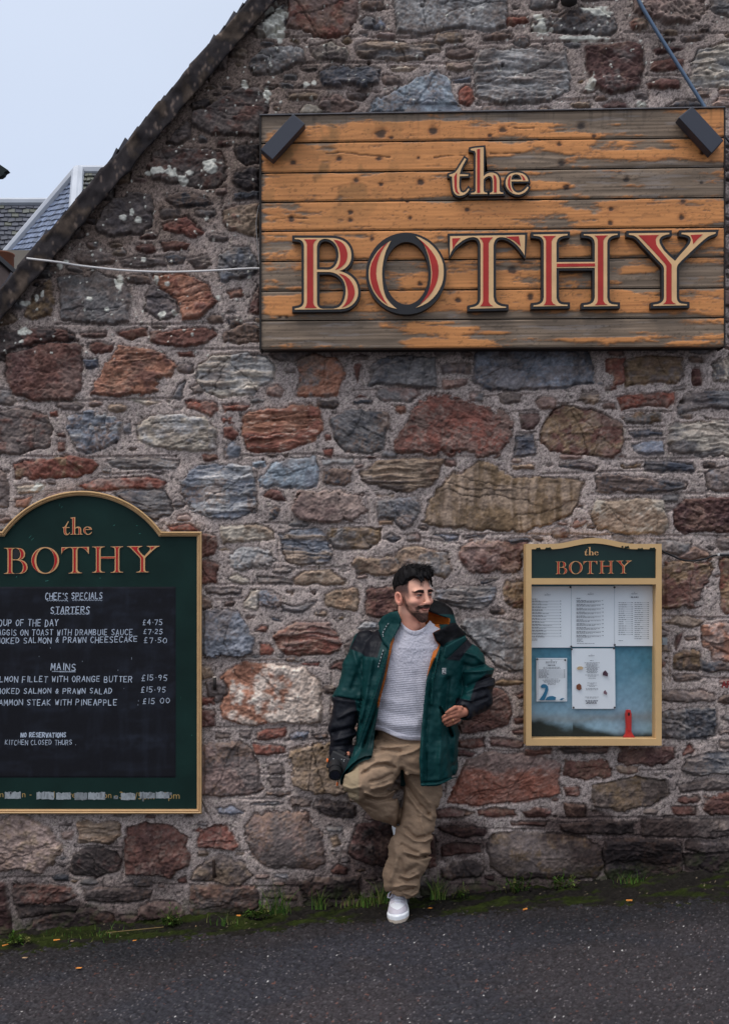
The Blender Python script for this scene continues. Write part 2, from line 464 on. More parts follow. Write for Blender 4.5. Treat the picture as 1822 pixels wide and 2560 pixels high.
r 1130,290 1270,280 1440,300 1440,350 1280,350 1140,330
r 680,520 760,500 770,760 690,780
@ 1080 1700 .4569
p 90,670 150,520 200,440 320,395 600,420 690,470 690,620 640,640 420,670 260,680 | P
r 140,250 210,190 290,60 350,55 410,80 430,170 400,240 300,280 150,285 | m
r 450,80 510,70 540,100 470,100
r 470,140 500,130 500,160
r 450,210 510,195 540,235 460,235
r 440,280 510,265 540,295 450,300
r 145,330 280,320 290,360 220,375 150,370
r 320,320 420,320 500,345 490,375 330,360
r 510,385 660,375 650,410 510,415
k 690,370 970,370 960,405 720,405 | r
r 1020,400 1020,370 1320,375 1320,430 1260,465 1080,465 1025,450 | m
R 1365,400 1410,360 1435,380 1420,410 1370,415
r 730,430 800,450 960,440 985,530 860,540 720,520
r 720,580 810,570 815,640 730,645
m 720,680 840,680 840,750 740,750
y 870,650 880,580 1000,560 1100,540 1280,560 1290,630 1200,690 1050,710 900,690 | k
d 1280,520 1320,520 1310,540
gs 1375,490 1400,430 1560,410 1660,400 1660,510 1480,515 1400,510 | d
x 1350,580 1500,540 1660,560 1660,600 1420,610 1370,610
r 1480,640 1660,610 1660,740 1520,735 1480,700
r 1310,700 1440,690 1445,740 1330,740
gc 1240,200 1300,170 1540,155 1560,240 1540,300 1400,325 1240,310 | d
x 1240,70 1400,60 1540,70 1550,110 1400,125 1240,110
r 20,720 100,705 190,715 180,750 30,755
r 250,720 330,705 450,715 460,745 330,755 250,745
r 500,720 560,700 660,710 670,750 520,750
r 430,780 640,775 620,800 440,795
xn 300,930 330,860 480,830 700,850 840,870 930,930 940,1020 880,1080 600,1090 420,1080 320,1020 | y
k 950,880 1200,870 1360,890 1370,1080 1200,1120 980,1110 940,1050
k 1380,960 1660,950 1660,1080 1400,1090
k 700,790 860,770 1100,770 1100,840 860,850 720,830 | x
x 1150,770 1400,760 1660,770 1660,860 1400,860 1160,850 | k
x 1390,880 1660,880 1660,940 1500,950 1390,930
@ 1622 1340 .1753
r 150,420 250,330 400,350 900,330 905,480 870,660 820,740 760,820 770,960 600,1000 400,1010 150,1010 | y
p 400,300 540,190 680,160 860,250 870,330 540,340
R 1030,340 1200,300 1330,700 1300,1100 1080,1110 1050,980 1040,640 | y
m 370,1430 470,1370 460,1450 430,1560 400,1640 370,1500
q 780,1280 1000,1240 1250,1300 1300,1600 1250,1800 950,1760 930,1650 800,1560 770,1450 | o
y 380,1720 480,1640 720,1650 730,1900 680,1930 380,1880 | k
d 730,1760 900,1790 1000,1770 1250,1900 1100,1940 880,1940 740,1900 | k
r 150,1750 240,1800 210,1880 150,1890
g 150,60 400,90 600,110 560,200 400,260 150,230
@ 0 1960 .43103
q -60,230 80,190 160,190 280,270 345,350 350,390 290,470 230,515 120,490 -60,510 | t
k 340,240 420,225 410,245 350,245
q 360,290 400,265 425,270 415,320 370,320
ts 455,225 690,230 695,300 640,345 460,340
k 400,500 430,410 480,385 590,380 660,400 700,450 690,500 560,545 420,520 | m
r 735,260 830,235 1010,260 1080,320 1070,370 1095,400 1100,460 1040,490 980,540 900,520 730,515 735,400 | m
d 305,545 350,520 400,530 400,560 320,565
r 90,590 160,580 400,600 440,650 380,690 240,700 100,700 85,640 | k
m -60,560 30,570 45,700 70,850 60,900 -60,920
x 150,850 200,790 320,750 500,730 640,760 660,820 500,860 200,890 | m
x 490,610 600,600 880,620 870,660 700,690 500,680 | k
r 1030,560 1080,540 1080,580 1040,580
k 100,705 450,720 430,750 300,745 120,780
@ 860 1380 .29557
m 190,330 260,300 440,300 470,480 430,530 270,540 200,520 | r
gs 770,380 780,320 1000,290 1240,290 1280,340 1240,430 1180,480 1000,460 830,420 | b
d 1150,240 1300,240 1220,265 1160,265
y 1350,330 1400,250 1560,250 1560,480 1420,490 1360,400 | r
gf 980,620 1010,570 1120,570 1250,560 1300,575 1560,590 1560,1000 1400,1010 1300,960 1180,850 1080,720 | G
y 1240,1100 1330,1080 1560,1090 1520,1110 1340,1140 1250,1120 | k
G 120,640 180,590 280,600 280,650 160,660
@ 0 1200 .3202
R 1310,360 1480,340 1560,400 1340,400
r 1560,420 1680,430 1690,560 1560,600
@ 0 0 1
xs 20,1560 300,1550 320,1640 20,1660
r 60,1400 340,1390 330,1500 70,1510
d 1340,1450 1600,1440 1600,1560 1340,1560
t 700,400 1000,380 1010,520 700,540
x 1100,420 1500,400 1500,600 1110,620
r 800,600 1000,590 1000,720 800,740
'''
# struck joint lines in the pointing (photo pixels)
JOINTS = [[(250,211),(330,207)],[(640,92),(790,92),(990,94),(1180,90)],[(760,155),(960,157),(1180,160)],[(690,215),(950,230)],
 [(1200,108),(1560,100)],[(1560,80),(1822,82)],[(1200,262),(1460,250)],[(1615,187),(1720,190)],[(1240,263),(1500,244)],
 [(140,810),(380,812),(650,802)],[(430,874),(660,872)],[(0,1003),(200,1002),(460,995)],[(0,1140),(180,1143),(440,1140)],[(10,1010),(50,1060)],
 [(250,1186),(420,1180)],[(600,1140),(790,1135),(870,1145),(1180,1142)],[(880,976),(1160,972)],[(1200,992),(1330,986)],[(1380,1010),(1520,1006)],
 [(1550,1030),(1690,1028)],[(1550,1070),(1660,1066)],[(1560,1100),(1660,1099)],[(1280,1030),(1370,1026)],[(1290,1084),(1340,1082)],
 [(1500,1148),(1822,1145)],[(1350,1185),(1560,1178),(1756,1183)],[(1480,1236),(1822,1232)],[(660,1308),(910,1310)],[(1200,1336),(1822,1340)],
 [(1000,1336),(1150,1360)],[(600,1425),(870,1418)],[(500,1461),(830,1460)],[(540,1500),(640,1492)],[(560,1653),(760,1652)],
 [(505,1820),(830,1813)],[(640,1850),(830,1848)],[(505,1996),(700,1998)],[(640,1894),(730,1893)],[(640,1935),(710,1935)],[(1622,1540),(1822,1545)],
 [(1630,1690),(1822,1697)],[(1150,1850),(1310,1862)],[(1140,1870),(1300,1880)],[(1400,1930),(1690,1925)],[(1080,2070),(1360,2075)],[(1400,2045),(1822,2042)],
 [(1400,2090),(1822,2090)],[(0,2195),(130,2194)],[(190,2118),(310,2120)],[(310,2208),(560,2216)],[(540,2128),(620,2128)],[(560,2220),(900,2210)],
 [(1690,985),(1680,1060),(1672,1130)],[(1276,1000),(1280,1130)],[(640,1180),(642,1300)],[(917,1230),(920,1310)],[(565,1650),(562,1600)],[(690,1330),(700,1420)],
 [(880,1010),(980,1080)],[(1060,1000),(1100,1160)],[(1140,1600),(1150,1500)],[(830,1650),(830,1800)],[(1560,880),(1565,985)],[(900,870),(906,975)],
 [(700,0),(890,5)],[(955,95),(970,170)],[(310,2110),(305,2200)],[(150,2080),(165,2110)],[(500,2000),(560,2110)],[(1395,1880),(1390,1990)],[(1120,1870),(1110,1990)],
 [(1210,1870),(1205,2180)],[(1370,2090),(1640,2090)],[(1670,1620),(1672,1700)],[(960,1840),(1100,1852)],[(300,520),(330,600)],[(390,1040),(395,1130)],[(560,470),(555,520)]]
PAL = {k: tuple(0.82 * np.array(v) + .18 * np.mean(v)) for k, v in PAL.items()}
PAL['W'] = (176, 166, 162); PAL['P'] = (124, 78, 66)

def joints_px():
    return JOINTS

xs = np.concatenate([np.arange(-700, -40, 10), np.arange(-40, 1862, 2.15), np.arange(1862, 2500, 10)]).astype(np.float32)
ys = np.concatenate([np.arange(-640, -40, 10), np.arange(-40, 2380, 2.15), np.arange(2380, 2470, 8)]).astype(np.float32)
X, Y = np.meshgrid(xs, ys); NY, NX = X.shape
ROOF_IN = lambda px: 803 - 1.1645 * px        # lower edge of the verge (photo pixels)
ROOF_OUT = lambda px: 722 - 1.1645 * px

# shared noise fields
wx = (fbm(X / 26, Y / 26, 4, 1) - .5) * 30 ; wy = (fbm(X / 26, Y / 26, 4, 2) - .5) * 26
wx += (vnoise(X / 7, Y / 7, 41) - .5) * 5; wy += (vnoise(X / 7, Y / 7, 42) - .5) * 5
nA = fbm(X / 60, Y / 60, 5, 3)                 # broad
nB = fbm(X / 16, Y / 13, 4, 4)                 # fine
nR = ridged(X / 70 + nA * .9, Y / 48 + nB * .35, 5, 5)
nS = fbm(X / 110 + nA * .6, Y / 11 + nA * 2.4, 4, 6)   # layered
nV = fbm(X / 12 + nA * 1.2, Y / 90, 4, 7)
grain = RNG.random(X.shape).astype(np.float32)
g2 = vnoise(X / 4.5, Y / 4.5, 8)
g3 = vnoise(X / 8, Y / 8, 9)
def terr(n, k):                                # broken, stepped face
    t = n * k; f = np.floor(t); r = t - f
    return (f + sstep(.25, .75, r)) / k
nT = .6 * terr(np.clip(fbm(X / 75 + nB * .25, Y / 55 + nB * .25, 3, 31), 0, 1), 9) + .4 * terr(nR, 7)

# mortar: coarse, pebbly, slightly dished
H = (nA - .5) * .016 + (nB - .5) * .006 + (g2 - .5) * .0018 + (grain - .5) * .0016
nF = fbm(X / 15 + nB * 1.2, Y / 3.8 + nA * 5, 3, 35); nG = fbm(X / 6 + nA * 3, Y / 6 - nA * 3, 3, 36)
mor = np.zeros(X.shape + (3,), np.float32)
mor[:] = alb((143, 133, 133))
spk = .42 + .85 * grain + .60 * (g2 - .4)
mor *= np.clip(spk, .3, 1.7)[..., None] * (.85 + .3 * nA)[..., None]
peb = sstep(.78, .86, vnoise(X / 6, Y / 6, 12)) * (grain > .35)
mor = mor * (1 - peb[..., None] * .55) + alb((165, 158, 152)) * (peb * .55)[..., None]
drk = sstep(.80, .88, vnoise(X / 5.5, Y / 5.5, 13)); mor *= (1 - .55 * drk)[..., None]; H -= drk * .003
# weathered zones: sooty brown gable top left, grimy foot of the wall (irregular stains)
soot = sstep(-140, 260, (620 - .48 * (X - 100)) - (Y - 250) + (nA - .5) * 420) * sstep(1350, 500, X + (nA - .5) * 500)
top = sstep(330, 60, Y + (nA - .5) * 260) * .45
soot = np.maximum(soot * 1.25, top * 1.2).clip(0, 1.3)
wallx = 2346 - .086 * X
foot = sstep(300, 40, (wallx - Y) + (fbm(X / 130, Y / 90, 4, 15) - .5) * 430)
COL = mor * (1 - soot[..., None] * np.array([.45, .49, .52]))
tone = fbm(X / 150, Y / 45, 4, 16)
lines = np.zeros(X.shape, np.float32)
def win(x0, x1, y0, y1):
    i0, i1 = np.searchsorted(xs, [x0, x1]); j0, j1 = np.searchsorted(ys, [y0, y1]); return slice(j0, j1 + 1), slice(i0, i1 + 1)
for jl in joints_px():
    for a, b in zip(jl[:-1], jl[1:]):
        s = win(min(a[0], b[0]) - 30, max(a[0], b[0]) + 30, min(a[1], b[1]) - 30, max(a[1], b[1]) + 30)
        x = X[s] + wx[s] * .18; y = Y[s] + wy[s] * .18
        ex, ey = b[0] - a[0], b[1] - a[1]
        t = np.clip(((x - a[0]) * ex + (y - a[1]) * ey) / (ex * ex + ey * ey), 0, 1)
        d = np.hypot(x - a[0] - t * ex, y - a[1] - t * ey)
        lines[s] = np.maximum(lines[s], sstep(4.2, 1.2, d))
H -= lines * .010

def parse():
    res = []; off = (0, 0); sc = 1
    for ln in STONES.strip().splitlines():
        if ln.startswith('@'):
            a = ln.split(); off = (float(a[1]), float(a[2])); sc = float(a[3]); continue
        ln, _, tint = ln.partition('|'); a = ln.split()
        pts = [tuple(map(float, q.split(','))) for q in a[1:]]
        res.append((a[0][0], a[0][1:], tint.strip(), [(off[0] + x * sc, off[1] + y * sc) for x, y in pts]))
    return res
stones = parse()
cover = np.full(X.shape, 60, np.float32)
def stone(c, tex, tint, pts, r):
    """one stone: face height, edge and its own colours"""
    global H, COL
    pts = np.array(pts); x0, y0 = pts.min(0); x1, y1 = pts.max(0)
    s = win(x0 - 60, x1 + 60, y0 - 60, y1 + 60)
    x = X[s]; y = Y[s]
    if x.size == 0: return
    big = min(1, (min(x1 - x0, y1 - y0)) / 60)
    d = sdf_poly(x + wx[s] * (.28 + .28 * big), y + wy[s] * (.28 + .28 * big), pts)
    cover[s] = np.minimum(cover[s], d)
    k = int(r[0] * 997); lap = sstep(.50, .66, np.roll(nB[s], k % 23, 0) * .55 + np.roll(nA[s], k % 31, 1) * .45) * (5 + 11 * big) * max(0, r[1] - .35)   # pointing smeared over the face
    d = d + lap - 3.6 * big
    m = sstep(1.8, -1.8, d); ins = np.clip(-d, 0, None)
    k = int(r[0] * 997)
    A = np.roll(nA[s], k, 1); T = np.roll(nT[s], k % 61, 0); S = nS[s]; B = np.roll(nB[s], k % 37, 1)
    size = min(x1 - x0, y1 - y0)
    base = -.002 + .009 * r[1]
    dome = (1 - np.exp(-ins / (1.6 + 2.4 * r[2]))) * (.005 + .005 * big)
    tilt = ((x - x0) / max(x1 - x0, 1) - .5) * (r[3] - .5) * .016 + ((y - y0) / max(y1 - y0, 1) - .5) * (r[4] - .55) * .022
    amp = {'f': .5, 'n': .45, 'c': 1.5}.get(tex, 1.0) * (.5 + .5 * big)
    th_ = (r[2] - .5) * 1.3 if tex != 's' else (r[2] - .5) * .2
    xr = x * math.cos(th_) + y * math.sin(th_); yr = -x * math.sin(th_) + y * math.cos(th_)
    if tex == 's' or r[3] > .72: NF = fbm(xr / 17 + B * 1.1, yr / 4.2 + A * 4, 3, 700 + k % 50)
    else: NF = fbm(xr / 11 + B * 1.5, yr / 7 + A * 2.5, 3, 700 + k % 50)
    q_ = random.Random(k); uu = (x - x0) / max(x1 - x0, 1) * 2 - 1 + (B - .5) * .5; vv = (y - y0) / max(y1 - y0, 1) * 2 - 1 + (A - .5) * .8
    pl = [q_.uniform(-1, 1) * uu + q_.uniform(-1, 1) * vv + q_.uniform(-.3, .3) for _ in range(6)]
    fac = np.minimum(np.minimum(pl[0], pl[1]), pl[2]) + np.maximum(np.maximum(pl[3], pl[4]), pl[5])
    rough = fac * .0075 * amp * (.4 + .6 * big) + (T - .5) * .040 * amp + (B - .5) * .011 * amp + (g2[s] - .5) * .005 + (NF - .5) * .0085 * amp
    if tex == 's': rough = rough * .6 + (terr(S, 8) - .5) * .042 * (.5 + .5 * big)
    if tex == 'v': rough = rough * .6 + (nV[s] - .5) * .02
    if tex == 'c': rough += -sstep(.6, .75, g3[s]) * .008
    if tex == 'n': dome = (1 - np.exp(-ins / 28)) * .035; base = .0
    h = base + dome + tilt + rough
    frac = np.zeros(x.shape, np.float32)
    if size > 42 and tex != 'n':                # a few fracture ledges across the larger faces
        for _f in range(2 if size < 80 else 4):
            an = q_.gauss(0, .35) if q_.random() < .75 else q_.uniform(.6, 2.2); ca, sa = math.cos(an), math.sin(an)
            fx, fy = q_.uniform(x0 + size * .3, x1 - size * .3), q_.uniform(y0 + size * .2, y1 - size * .2)
            ld = -(x - fx) * sa + (y - fy) * ca + (A - .5) * 34 + (B - .5) * 9
            al = (x - fx) * ca + (y - fy) * sa; ext = sstep(1, .7, np.abs(al) / (size * q_.uniform(.5, 1.1)))
            h = h + q_.uniform(-.007, .007) * sstep(-1.5, 1.5, ld) * ext
            frac = np.maximum(frac, np.exp(-(ld / 1.5) ** 2) * ext * q_.uniform(.4, 1))
        h = h - frac * .007
    crack = np.exp(-((d + 1) / 2.6) ** 2) * .016 * (.4 + A)
    H[s] = H[s] * (1 - m) + h * m - crack
    col = np.ones(x.shape + (3,), np.float32) * alb(PAL[c])
    tc_ = alb(PAL[tint]) if tint else alb(PAL[c]) * np.array([1.15, 1.0, .9] if r[5] > .5 else [.88, .95, 1.08])
    n = .55 * A + .45 * (S if tex == 's' else nV[s] if tex == 'v' else B)
    if tint == 'P': n = n * .5 + .9 * (y - y0) / (y1 - y0) - .05
    if tint == 'W': n = n * 1.1 + .40 * (x - x0) / (x1 - x0) - .18
    w = sstep(.44, .60, n) * (.9 if tint else .7)
    col = col * (1 - w[..., None]) + tc_ * w[..., None]
    spots = sstep(.62, .75, np.roll(nR[s], k % 43, 1)) * .35
    col = col * (1 - spots[..., None] * .6)
    lum = (.55 + .90 * (.5 * T + .5 * A)) * (.74 + .30 * grain[s] + .42 * (g2[s] - .3))
    fl = NF; lum = lum * (.55 + .9 * fl)
    ck = sstep(.86, .95, np.roll(nR[s], k % 47, 0)) * (.5 + .5 * big); lum = lum * (1 - .45 * ck)
    if tex == 's': lum = lum * (.72 + .56 * S)
    if tex == 'v': lum = lum * (.62 + .76 * nV[s])
    mot = sstep(.46, .62, np.roll(nA[s], k % 71, 0) * .6 + nG[s] * .4) * (.25 + .45 * r[5]); neu = alb((106, 95, 92) if r[4] > .4 else (112, 92, 82))
    col = col * (1 - mot[..., None]) + neu * mot[..., None]
    fl2 = sstep(.62, .78, NF) * (.5 * r[3]) * (1 if tex == 's' else .35); col = col * (1 - fl2[..., None]) + alb((150, 140, 134)) * fl2[..., None]
    col = col * np.clip(lum, .25, 1.9)[..., None]
    edge = np.exp(-np.clip(ins, 0, 99) / 3.5) * .5 * sstep(.5, .7, B)    # lime smeared over the arris
    col = col * (1 - edge[..., None]) + alb((128, 118, 112)) * edge[..., None]
    col = col * (1 - .5 * frac[..., None])
    dirt = np.clip(soot[s] * (.22 + .34 * A), 0, .7)
    col = col * (1 - dirt[..., None])
    COL[s] = COL[s] * (1 - m[..., None]) + col * m[..., None]
# small spalls and pinning stones between the big ones, then stones outside the picture, then the traced ones
for (c, tex, tint, pts) in stones:
    p = np.array(pts); s = win(p[:, 0].min() - 40, p[:, 0].max() + 40, p[:, 1].min() - 40, p[:, 1].max() + 40)
    if X[s].size: cover[s] = np.minimum(cover[s], sdf_poly(X[s], Y[s], pts))
rr = random.Random(5); keys = list('rRxgdtkpbwym')
def probe(cx, cy):
    return cover[min(max(np.searchsorted(ys, cy), 0), NY - 1), min(max(np.searchsorted(xs, cx), 0), NX - 1)]
fillers = []
for _ in range(9000):                          # low-contrast stones bedded between the big ones
    cx, cy = rr.uniform(-30, 1850), rr.uniform(-30, 2340)
    a = rr.uniform(16, 62) * (1 if _ < 5000 else .6); b = a * rr.uniform(.28, .62)
    if min(probe(cx, cy) - b, probe(cx - a * .8, cy) - b * .5, probe(cx + a * .8, cy) - b * .5, probe(cx - a, cy), probe(cx + a, cy)) < 4.5: continue
    pts = []
    for q in range(9):
        an = q / 9 * 6.283 + rr.uniform(-.2, .2); ex, ey = math.cos(an), math.sin(an)
        ex = math.copysign(abs(ex) ** .6, ex); ey = math.copysign(abs(ey) ** .6, ey); ra = rr.uniform(.8, 1.08); pts.append((cx + ex * a * ra, cy + ey * b * ra))
    s = win(cx - a - 50, cx + a + 50, cy - b - 50, cy + b + 50); cover[s] = np.minimum(cover[s], sdf_poly(X[s], Y[s], pts)); fillers.append(pts)
for pts in fillers:
    r_ = [rr.random() for _ in range(6)]; r_[1] = .35 + .65 * r_[1]
    stone(rr.choice('xxgpxgkxtqrxgm'), rr.choice(['', 's', '', 'f', '']), rr.choice(['', 'x', 'g', 'p', 't']), pts, r_)
cnt = 0
for _ in range(5200):
    if cnt > 160: break
    cx, cy = rr.uniform(-20, 1840), rr.uniform(-20, 2360)
    a = rr.uniform(7, 30); b = a * rr.uniform(.28, .6)
    i = min(np.searchsorted(xs, cx), NX - 1); j = min(np.searchsorted(ys, cy), NY - 1)
    if cover[j, i] < a * .75 + 4: continue
    s = win(cx - 60, cx + 60, cy - 60, cy + 60)
    th = rr.uniform(-.2, .2)
    pts = []
    for q in range(7):
        an = q / 7 * 6.283 + rr.uniform(-.3, .3); ra = rr.uniform(.75, 1.15)
        ex, ey = math.cos(an) * a * ra, math.sin(an) * b * ra
        pts.append((cx + ex * math.cos(th) - ey * math.sin(th), cy + ex * math.sin(th) + ey * math.cos(th)))
    stone(rr.choice('rxgdtkpyxgkx'), rr.choice(['', 's', '']), '', pts, [rr.random() for _ in range(6)]); cnt += 1
def outer(x0, x1, y0, y1):
    y = y0
    while y < y1:
        h = rr.uniform(50, 120); x = x0 + rr.uniform(-30, 0)
        while x < x1:
            w = rr.uniform(70, 200)
            if not (-40 < x + w / 2 < 1860 and -40 < y + h / 2):
                g = 9
                stone(rr.choice(keys), rr.choice(['', 's', 'f']), rr.choice(['', 'g', 'r', 't']),
                      [(x + g, y + g + rr.uniform(0, 12)), (x + w / 2, y + g), (x + w - g, y + g + rr.uniform(0, 14)), (x + w - g - rr.uniform(0, 12), y + h * .6),
                       (x + w - g - 8, y + h - g), (x + w * .4, y + h - g + rr.uniform(-4, 4)), (x + g + rr.uniform(0, 10), y + h - g)], [rr.random() for _ in range(6)])
            x += w
        y += h
outer(-700, -40, 700, 2400); outer(1862, 2500, -640, 2400); outer(600, 1862, -640, -60)
for (c, tex, tint, pts) in stones:
    stone(c, tex, tint, pts, [rr.random() for _ in range(6)])
# grime at the foot of the wall and lichen on the weathered gable
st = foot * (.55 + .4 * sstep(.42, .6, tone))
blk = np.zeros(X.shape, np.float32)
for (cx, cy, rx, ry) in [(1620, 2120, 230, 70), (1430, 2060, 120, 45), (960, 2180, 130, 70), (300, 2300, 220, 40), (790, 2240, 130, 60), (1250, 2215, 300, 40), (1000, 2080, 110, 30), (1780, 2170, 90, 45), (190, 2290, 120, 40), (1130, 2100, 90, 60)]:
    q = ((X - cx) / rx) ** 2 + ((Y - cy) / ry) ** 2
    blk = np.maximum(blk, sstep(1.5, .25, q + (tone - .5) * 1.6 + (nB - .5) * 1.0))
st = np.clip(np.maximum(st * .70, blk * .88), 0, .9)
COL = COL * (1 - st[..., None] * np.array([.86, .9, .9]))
gre = sstep(60, 6, wallx - Y + (nA - .5) * 90) * sstep(.4, .6, nB) * .6
COL = COL * (1 - gre[..., None]) + alb((40, 48, 24)) * gre[..., None]
lich = [(612,213,9,12),(765,212,8,8),(786,208,6,6),(395,431,17,9),(430,435,12,13),(455,450,14,9),(475,435,8,7),(530,415,19,17),(372,433,8,6),(310,545,8,9),(332,535,5,14),(347,550,10,8),
        (518,546,6,5),(68,757,14,6),(94,748,6,10),(110,738,5,7),(62,832,13,10),(58,856,5,4),(98,1218,12,9),(85,1226,6,5),(300,710,9,20),(228,752,8,6),(420,708,6,6),(545,742,7,6),(437,783,9,8),(408,790,9,10),(392,700,6,10),
        (1352,70,20,16),(1490,28,30,10),(1345,45,12,10),(1455,95,60,6),(1600,262,10,8),(340,647,5,4),(360,650,6,5),(668,240,9,20),(690,60,30,40),(1475,215,12,20),(150,665,6,8),(165,655,6,5),(270,775,5,4)]
for _ in range(300):
    cx, cy = rr.uniform(0, 700), rr.uniform(150, 900)
    lich.append((cx, cy, rr.uniform(1.2, 3), rr.uniform(1.2, 3)))
for _ in range(160):
    lich.append((rr.uniform(600, 1822), rr.uniform(0, 260), rr.uniform(1.2, 3), rr.uniform(1.2, 3)))
for (cx, cy, rx, ry) in lich:
    s = win(cx - rx * 2 - 6, cx + rx * 2 + 6, cy - ry * 2 - 6, cy + ry * 2 + 6)
    q = np.hypot((X[s] - cx) / rx, (Y[s] - cy) / ry) + (nB[s] - .5) * 1.5 + (g3[s] - .5) * .7
    w = sstep(1.15, .8, q) * .9
    COL[s] = COL[s] * (1 - w[..., None]) + (alb((178, 180, 178)) * (.7 + .5 * g2[s])[..., None]) * w[..., None]
    H[s] += w * .003
bolts = [(922, 155, 5), (1054, 17, 4), (715, 1140, 5), (657, 1148, 3), (290, 1105, 4), (1705, 1005, 6), (741, 2021, 10), (1665, 1646, 3), (1255, 165, 4), (806, 1870, 3)]
for (cx, cy, r0) in bolts:                     # drill holes and lost pinnings
    s = win(cx - 20, cx + 20, cy - 20, cy + 20)
    w = sstep(r0 + 1.5, r0 - 1.5, np.hypot(X[s] - cx, Y[s] - cy)); H[s] -= w * .03
COL = np.clip(COL, .006, .85)
# the wall is kept back behind the boards
for (bx0, by0, bx1, by1) in [(-80, 1222, 512, 2042), (646, 262, 1816, 878), (1306, 1340, 1660, 1870)]:
    s = win(bx0, bx1, by0, by1); H[s] = np.minimum(H[s], .008 + .004 * nB[s])
# vertices
PX = (X - 911) / 500; PZ = CAMZ + (1450 - Y) / 500
V = np.stack([PX, -H, PZ], -1).reshape(-1, 3)
F4 = grid_faces(NY, NX)
cxm = X.reshape(-1)[F4].mean(1); cym = Y.reshape(-1)[F4].mean(1)
F4 = F4[cym > ROOF_IN(cxm) - 30]
house = empty('stone_building', (0, 1, 0.01), 'old rubble stone gable of mixed red, grey and ochre stones with a dark sloping verge', 'building')
m_wall = mat('rubble_stone', attr=True, rough=.85, spec=.25, bump=(420, .002, .45))
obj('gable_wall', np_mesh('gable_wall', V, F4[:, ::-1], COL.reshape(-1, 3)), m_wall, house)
def wall_h(px, py):                            # height of the wall face at a pixel
    i = min(np.searchsorted(xs, px), NX - 1); j = min(np.searchsorted(ys, py), NY - 1); return float(H[j, i])

# verge: mortared skew with slate tips
nl = 260; nw = 14
tl = np.linspace(-1.05, 2.2, nl)               # along the slope, x = 620 - ...
base = np.stack([620 - 310 * tl, 722 - 1.1645 * (620 - 310 * tl)], -1)
perp = np.array([1.1645, 1]) / math.hypot(1.1645, 1) * 53
VV = []; CC = []
prof = [(0, .0), (0.0, .05), (.02, .072), (.10, .076), (.2, .074), (.3, .076), (.4, .074), (.5, .076), (.6, .074), (.7, .076), (.8, .074), (.9, .075), (.97, .072), (1.0, .055), (1.0, .0)]
for k, (u, dd) in enumerate(prof):
    wob = (vnoise(tl * 9, tl * 0, 50) - .5) * 9 * (u < .1) + (vnoise(tl * 14, tl * 0, 51) - .5) * 5 * (u > .9)
    stp = (np.floor(tl * 4.3) % 2) * 3.0 * (u < .1)
    px = base[:, 0] + perp[0] * u - wob - stp; py = base[:, 1] + perp[1] * u - wob * .8 - stp * .8
    dn = dd + (fbm(px / 30, py / 30, 5, 52) - .5) * .030 * (dd > 0)
    f = 1.0
    ff = (D - dn) / D; VV.append(np.stack([(px - 911) / 500 * ff, -dn, CAMZ + (1450 - py) / 500 * ff], -1))
    n = fbm(px / 38, py / 38, 4, 53); n2 = fbm(px / 9, py / 9, 3, 54)
    c = alb((40, 37, 40)) * (1 - sstep(.45, .68, n))[:, None] + alb((64, 56, 52)) * sstep(.5, .72, n)[:, None]
    c = c * (.55 + .9 * n2)[:, None]; lt = (sstep(.68, .8, n2) * .5)[:, None]; c = c * (1 - lt) + alb((120, 106, 100)) * lt
    CC.append(c)
VV = np.array(VV).reshape(-1, 3); CC = np.array(CC).reshape(-1, 3)
m_attr_rough = mat('weathered_mortar', attr=True, rough=.9, spec=.2, bump=(180, .006, .6))
verge = obj('roof_verge', np_mesh('roof_verge', VV, grid_faces(len(prof), nl), CC), m_attr_rough, house)
mb = MB()
ux, uy = -1 / math.hypot(1, 1.1645), 1.1645 / math.hypot(1, 1.1645)
for k in range(60):                            # slate courses seen on edge under the verge
    t = -360 + k * 34 + rr.uniform(-5, 5)
    x, y = 620 + ux * t, ROOF_OUT(620) - 0 + uy * t
    o1 = rr.choice([2, 4, 6, 9]); L = rr.uniform(30, 60)
    q = [(x - o1 * .76, y - o1 * .65), (x + ux * L, y + uy * L), (x + ux * L + 9, y + uy * L + 8), (x + 9, y + 8)]
    prism(mb, [q], -3.0, .055)
m_slate = mat('dark_slate', alb((52, 52, 60)), .6, var=(9, .35), bump=(60, .004, .4))
mb.build('roof', m_slate, house)
EXPO = .97
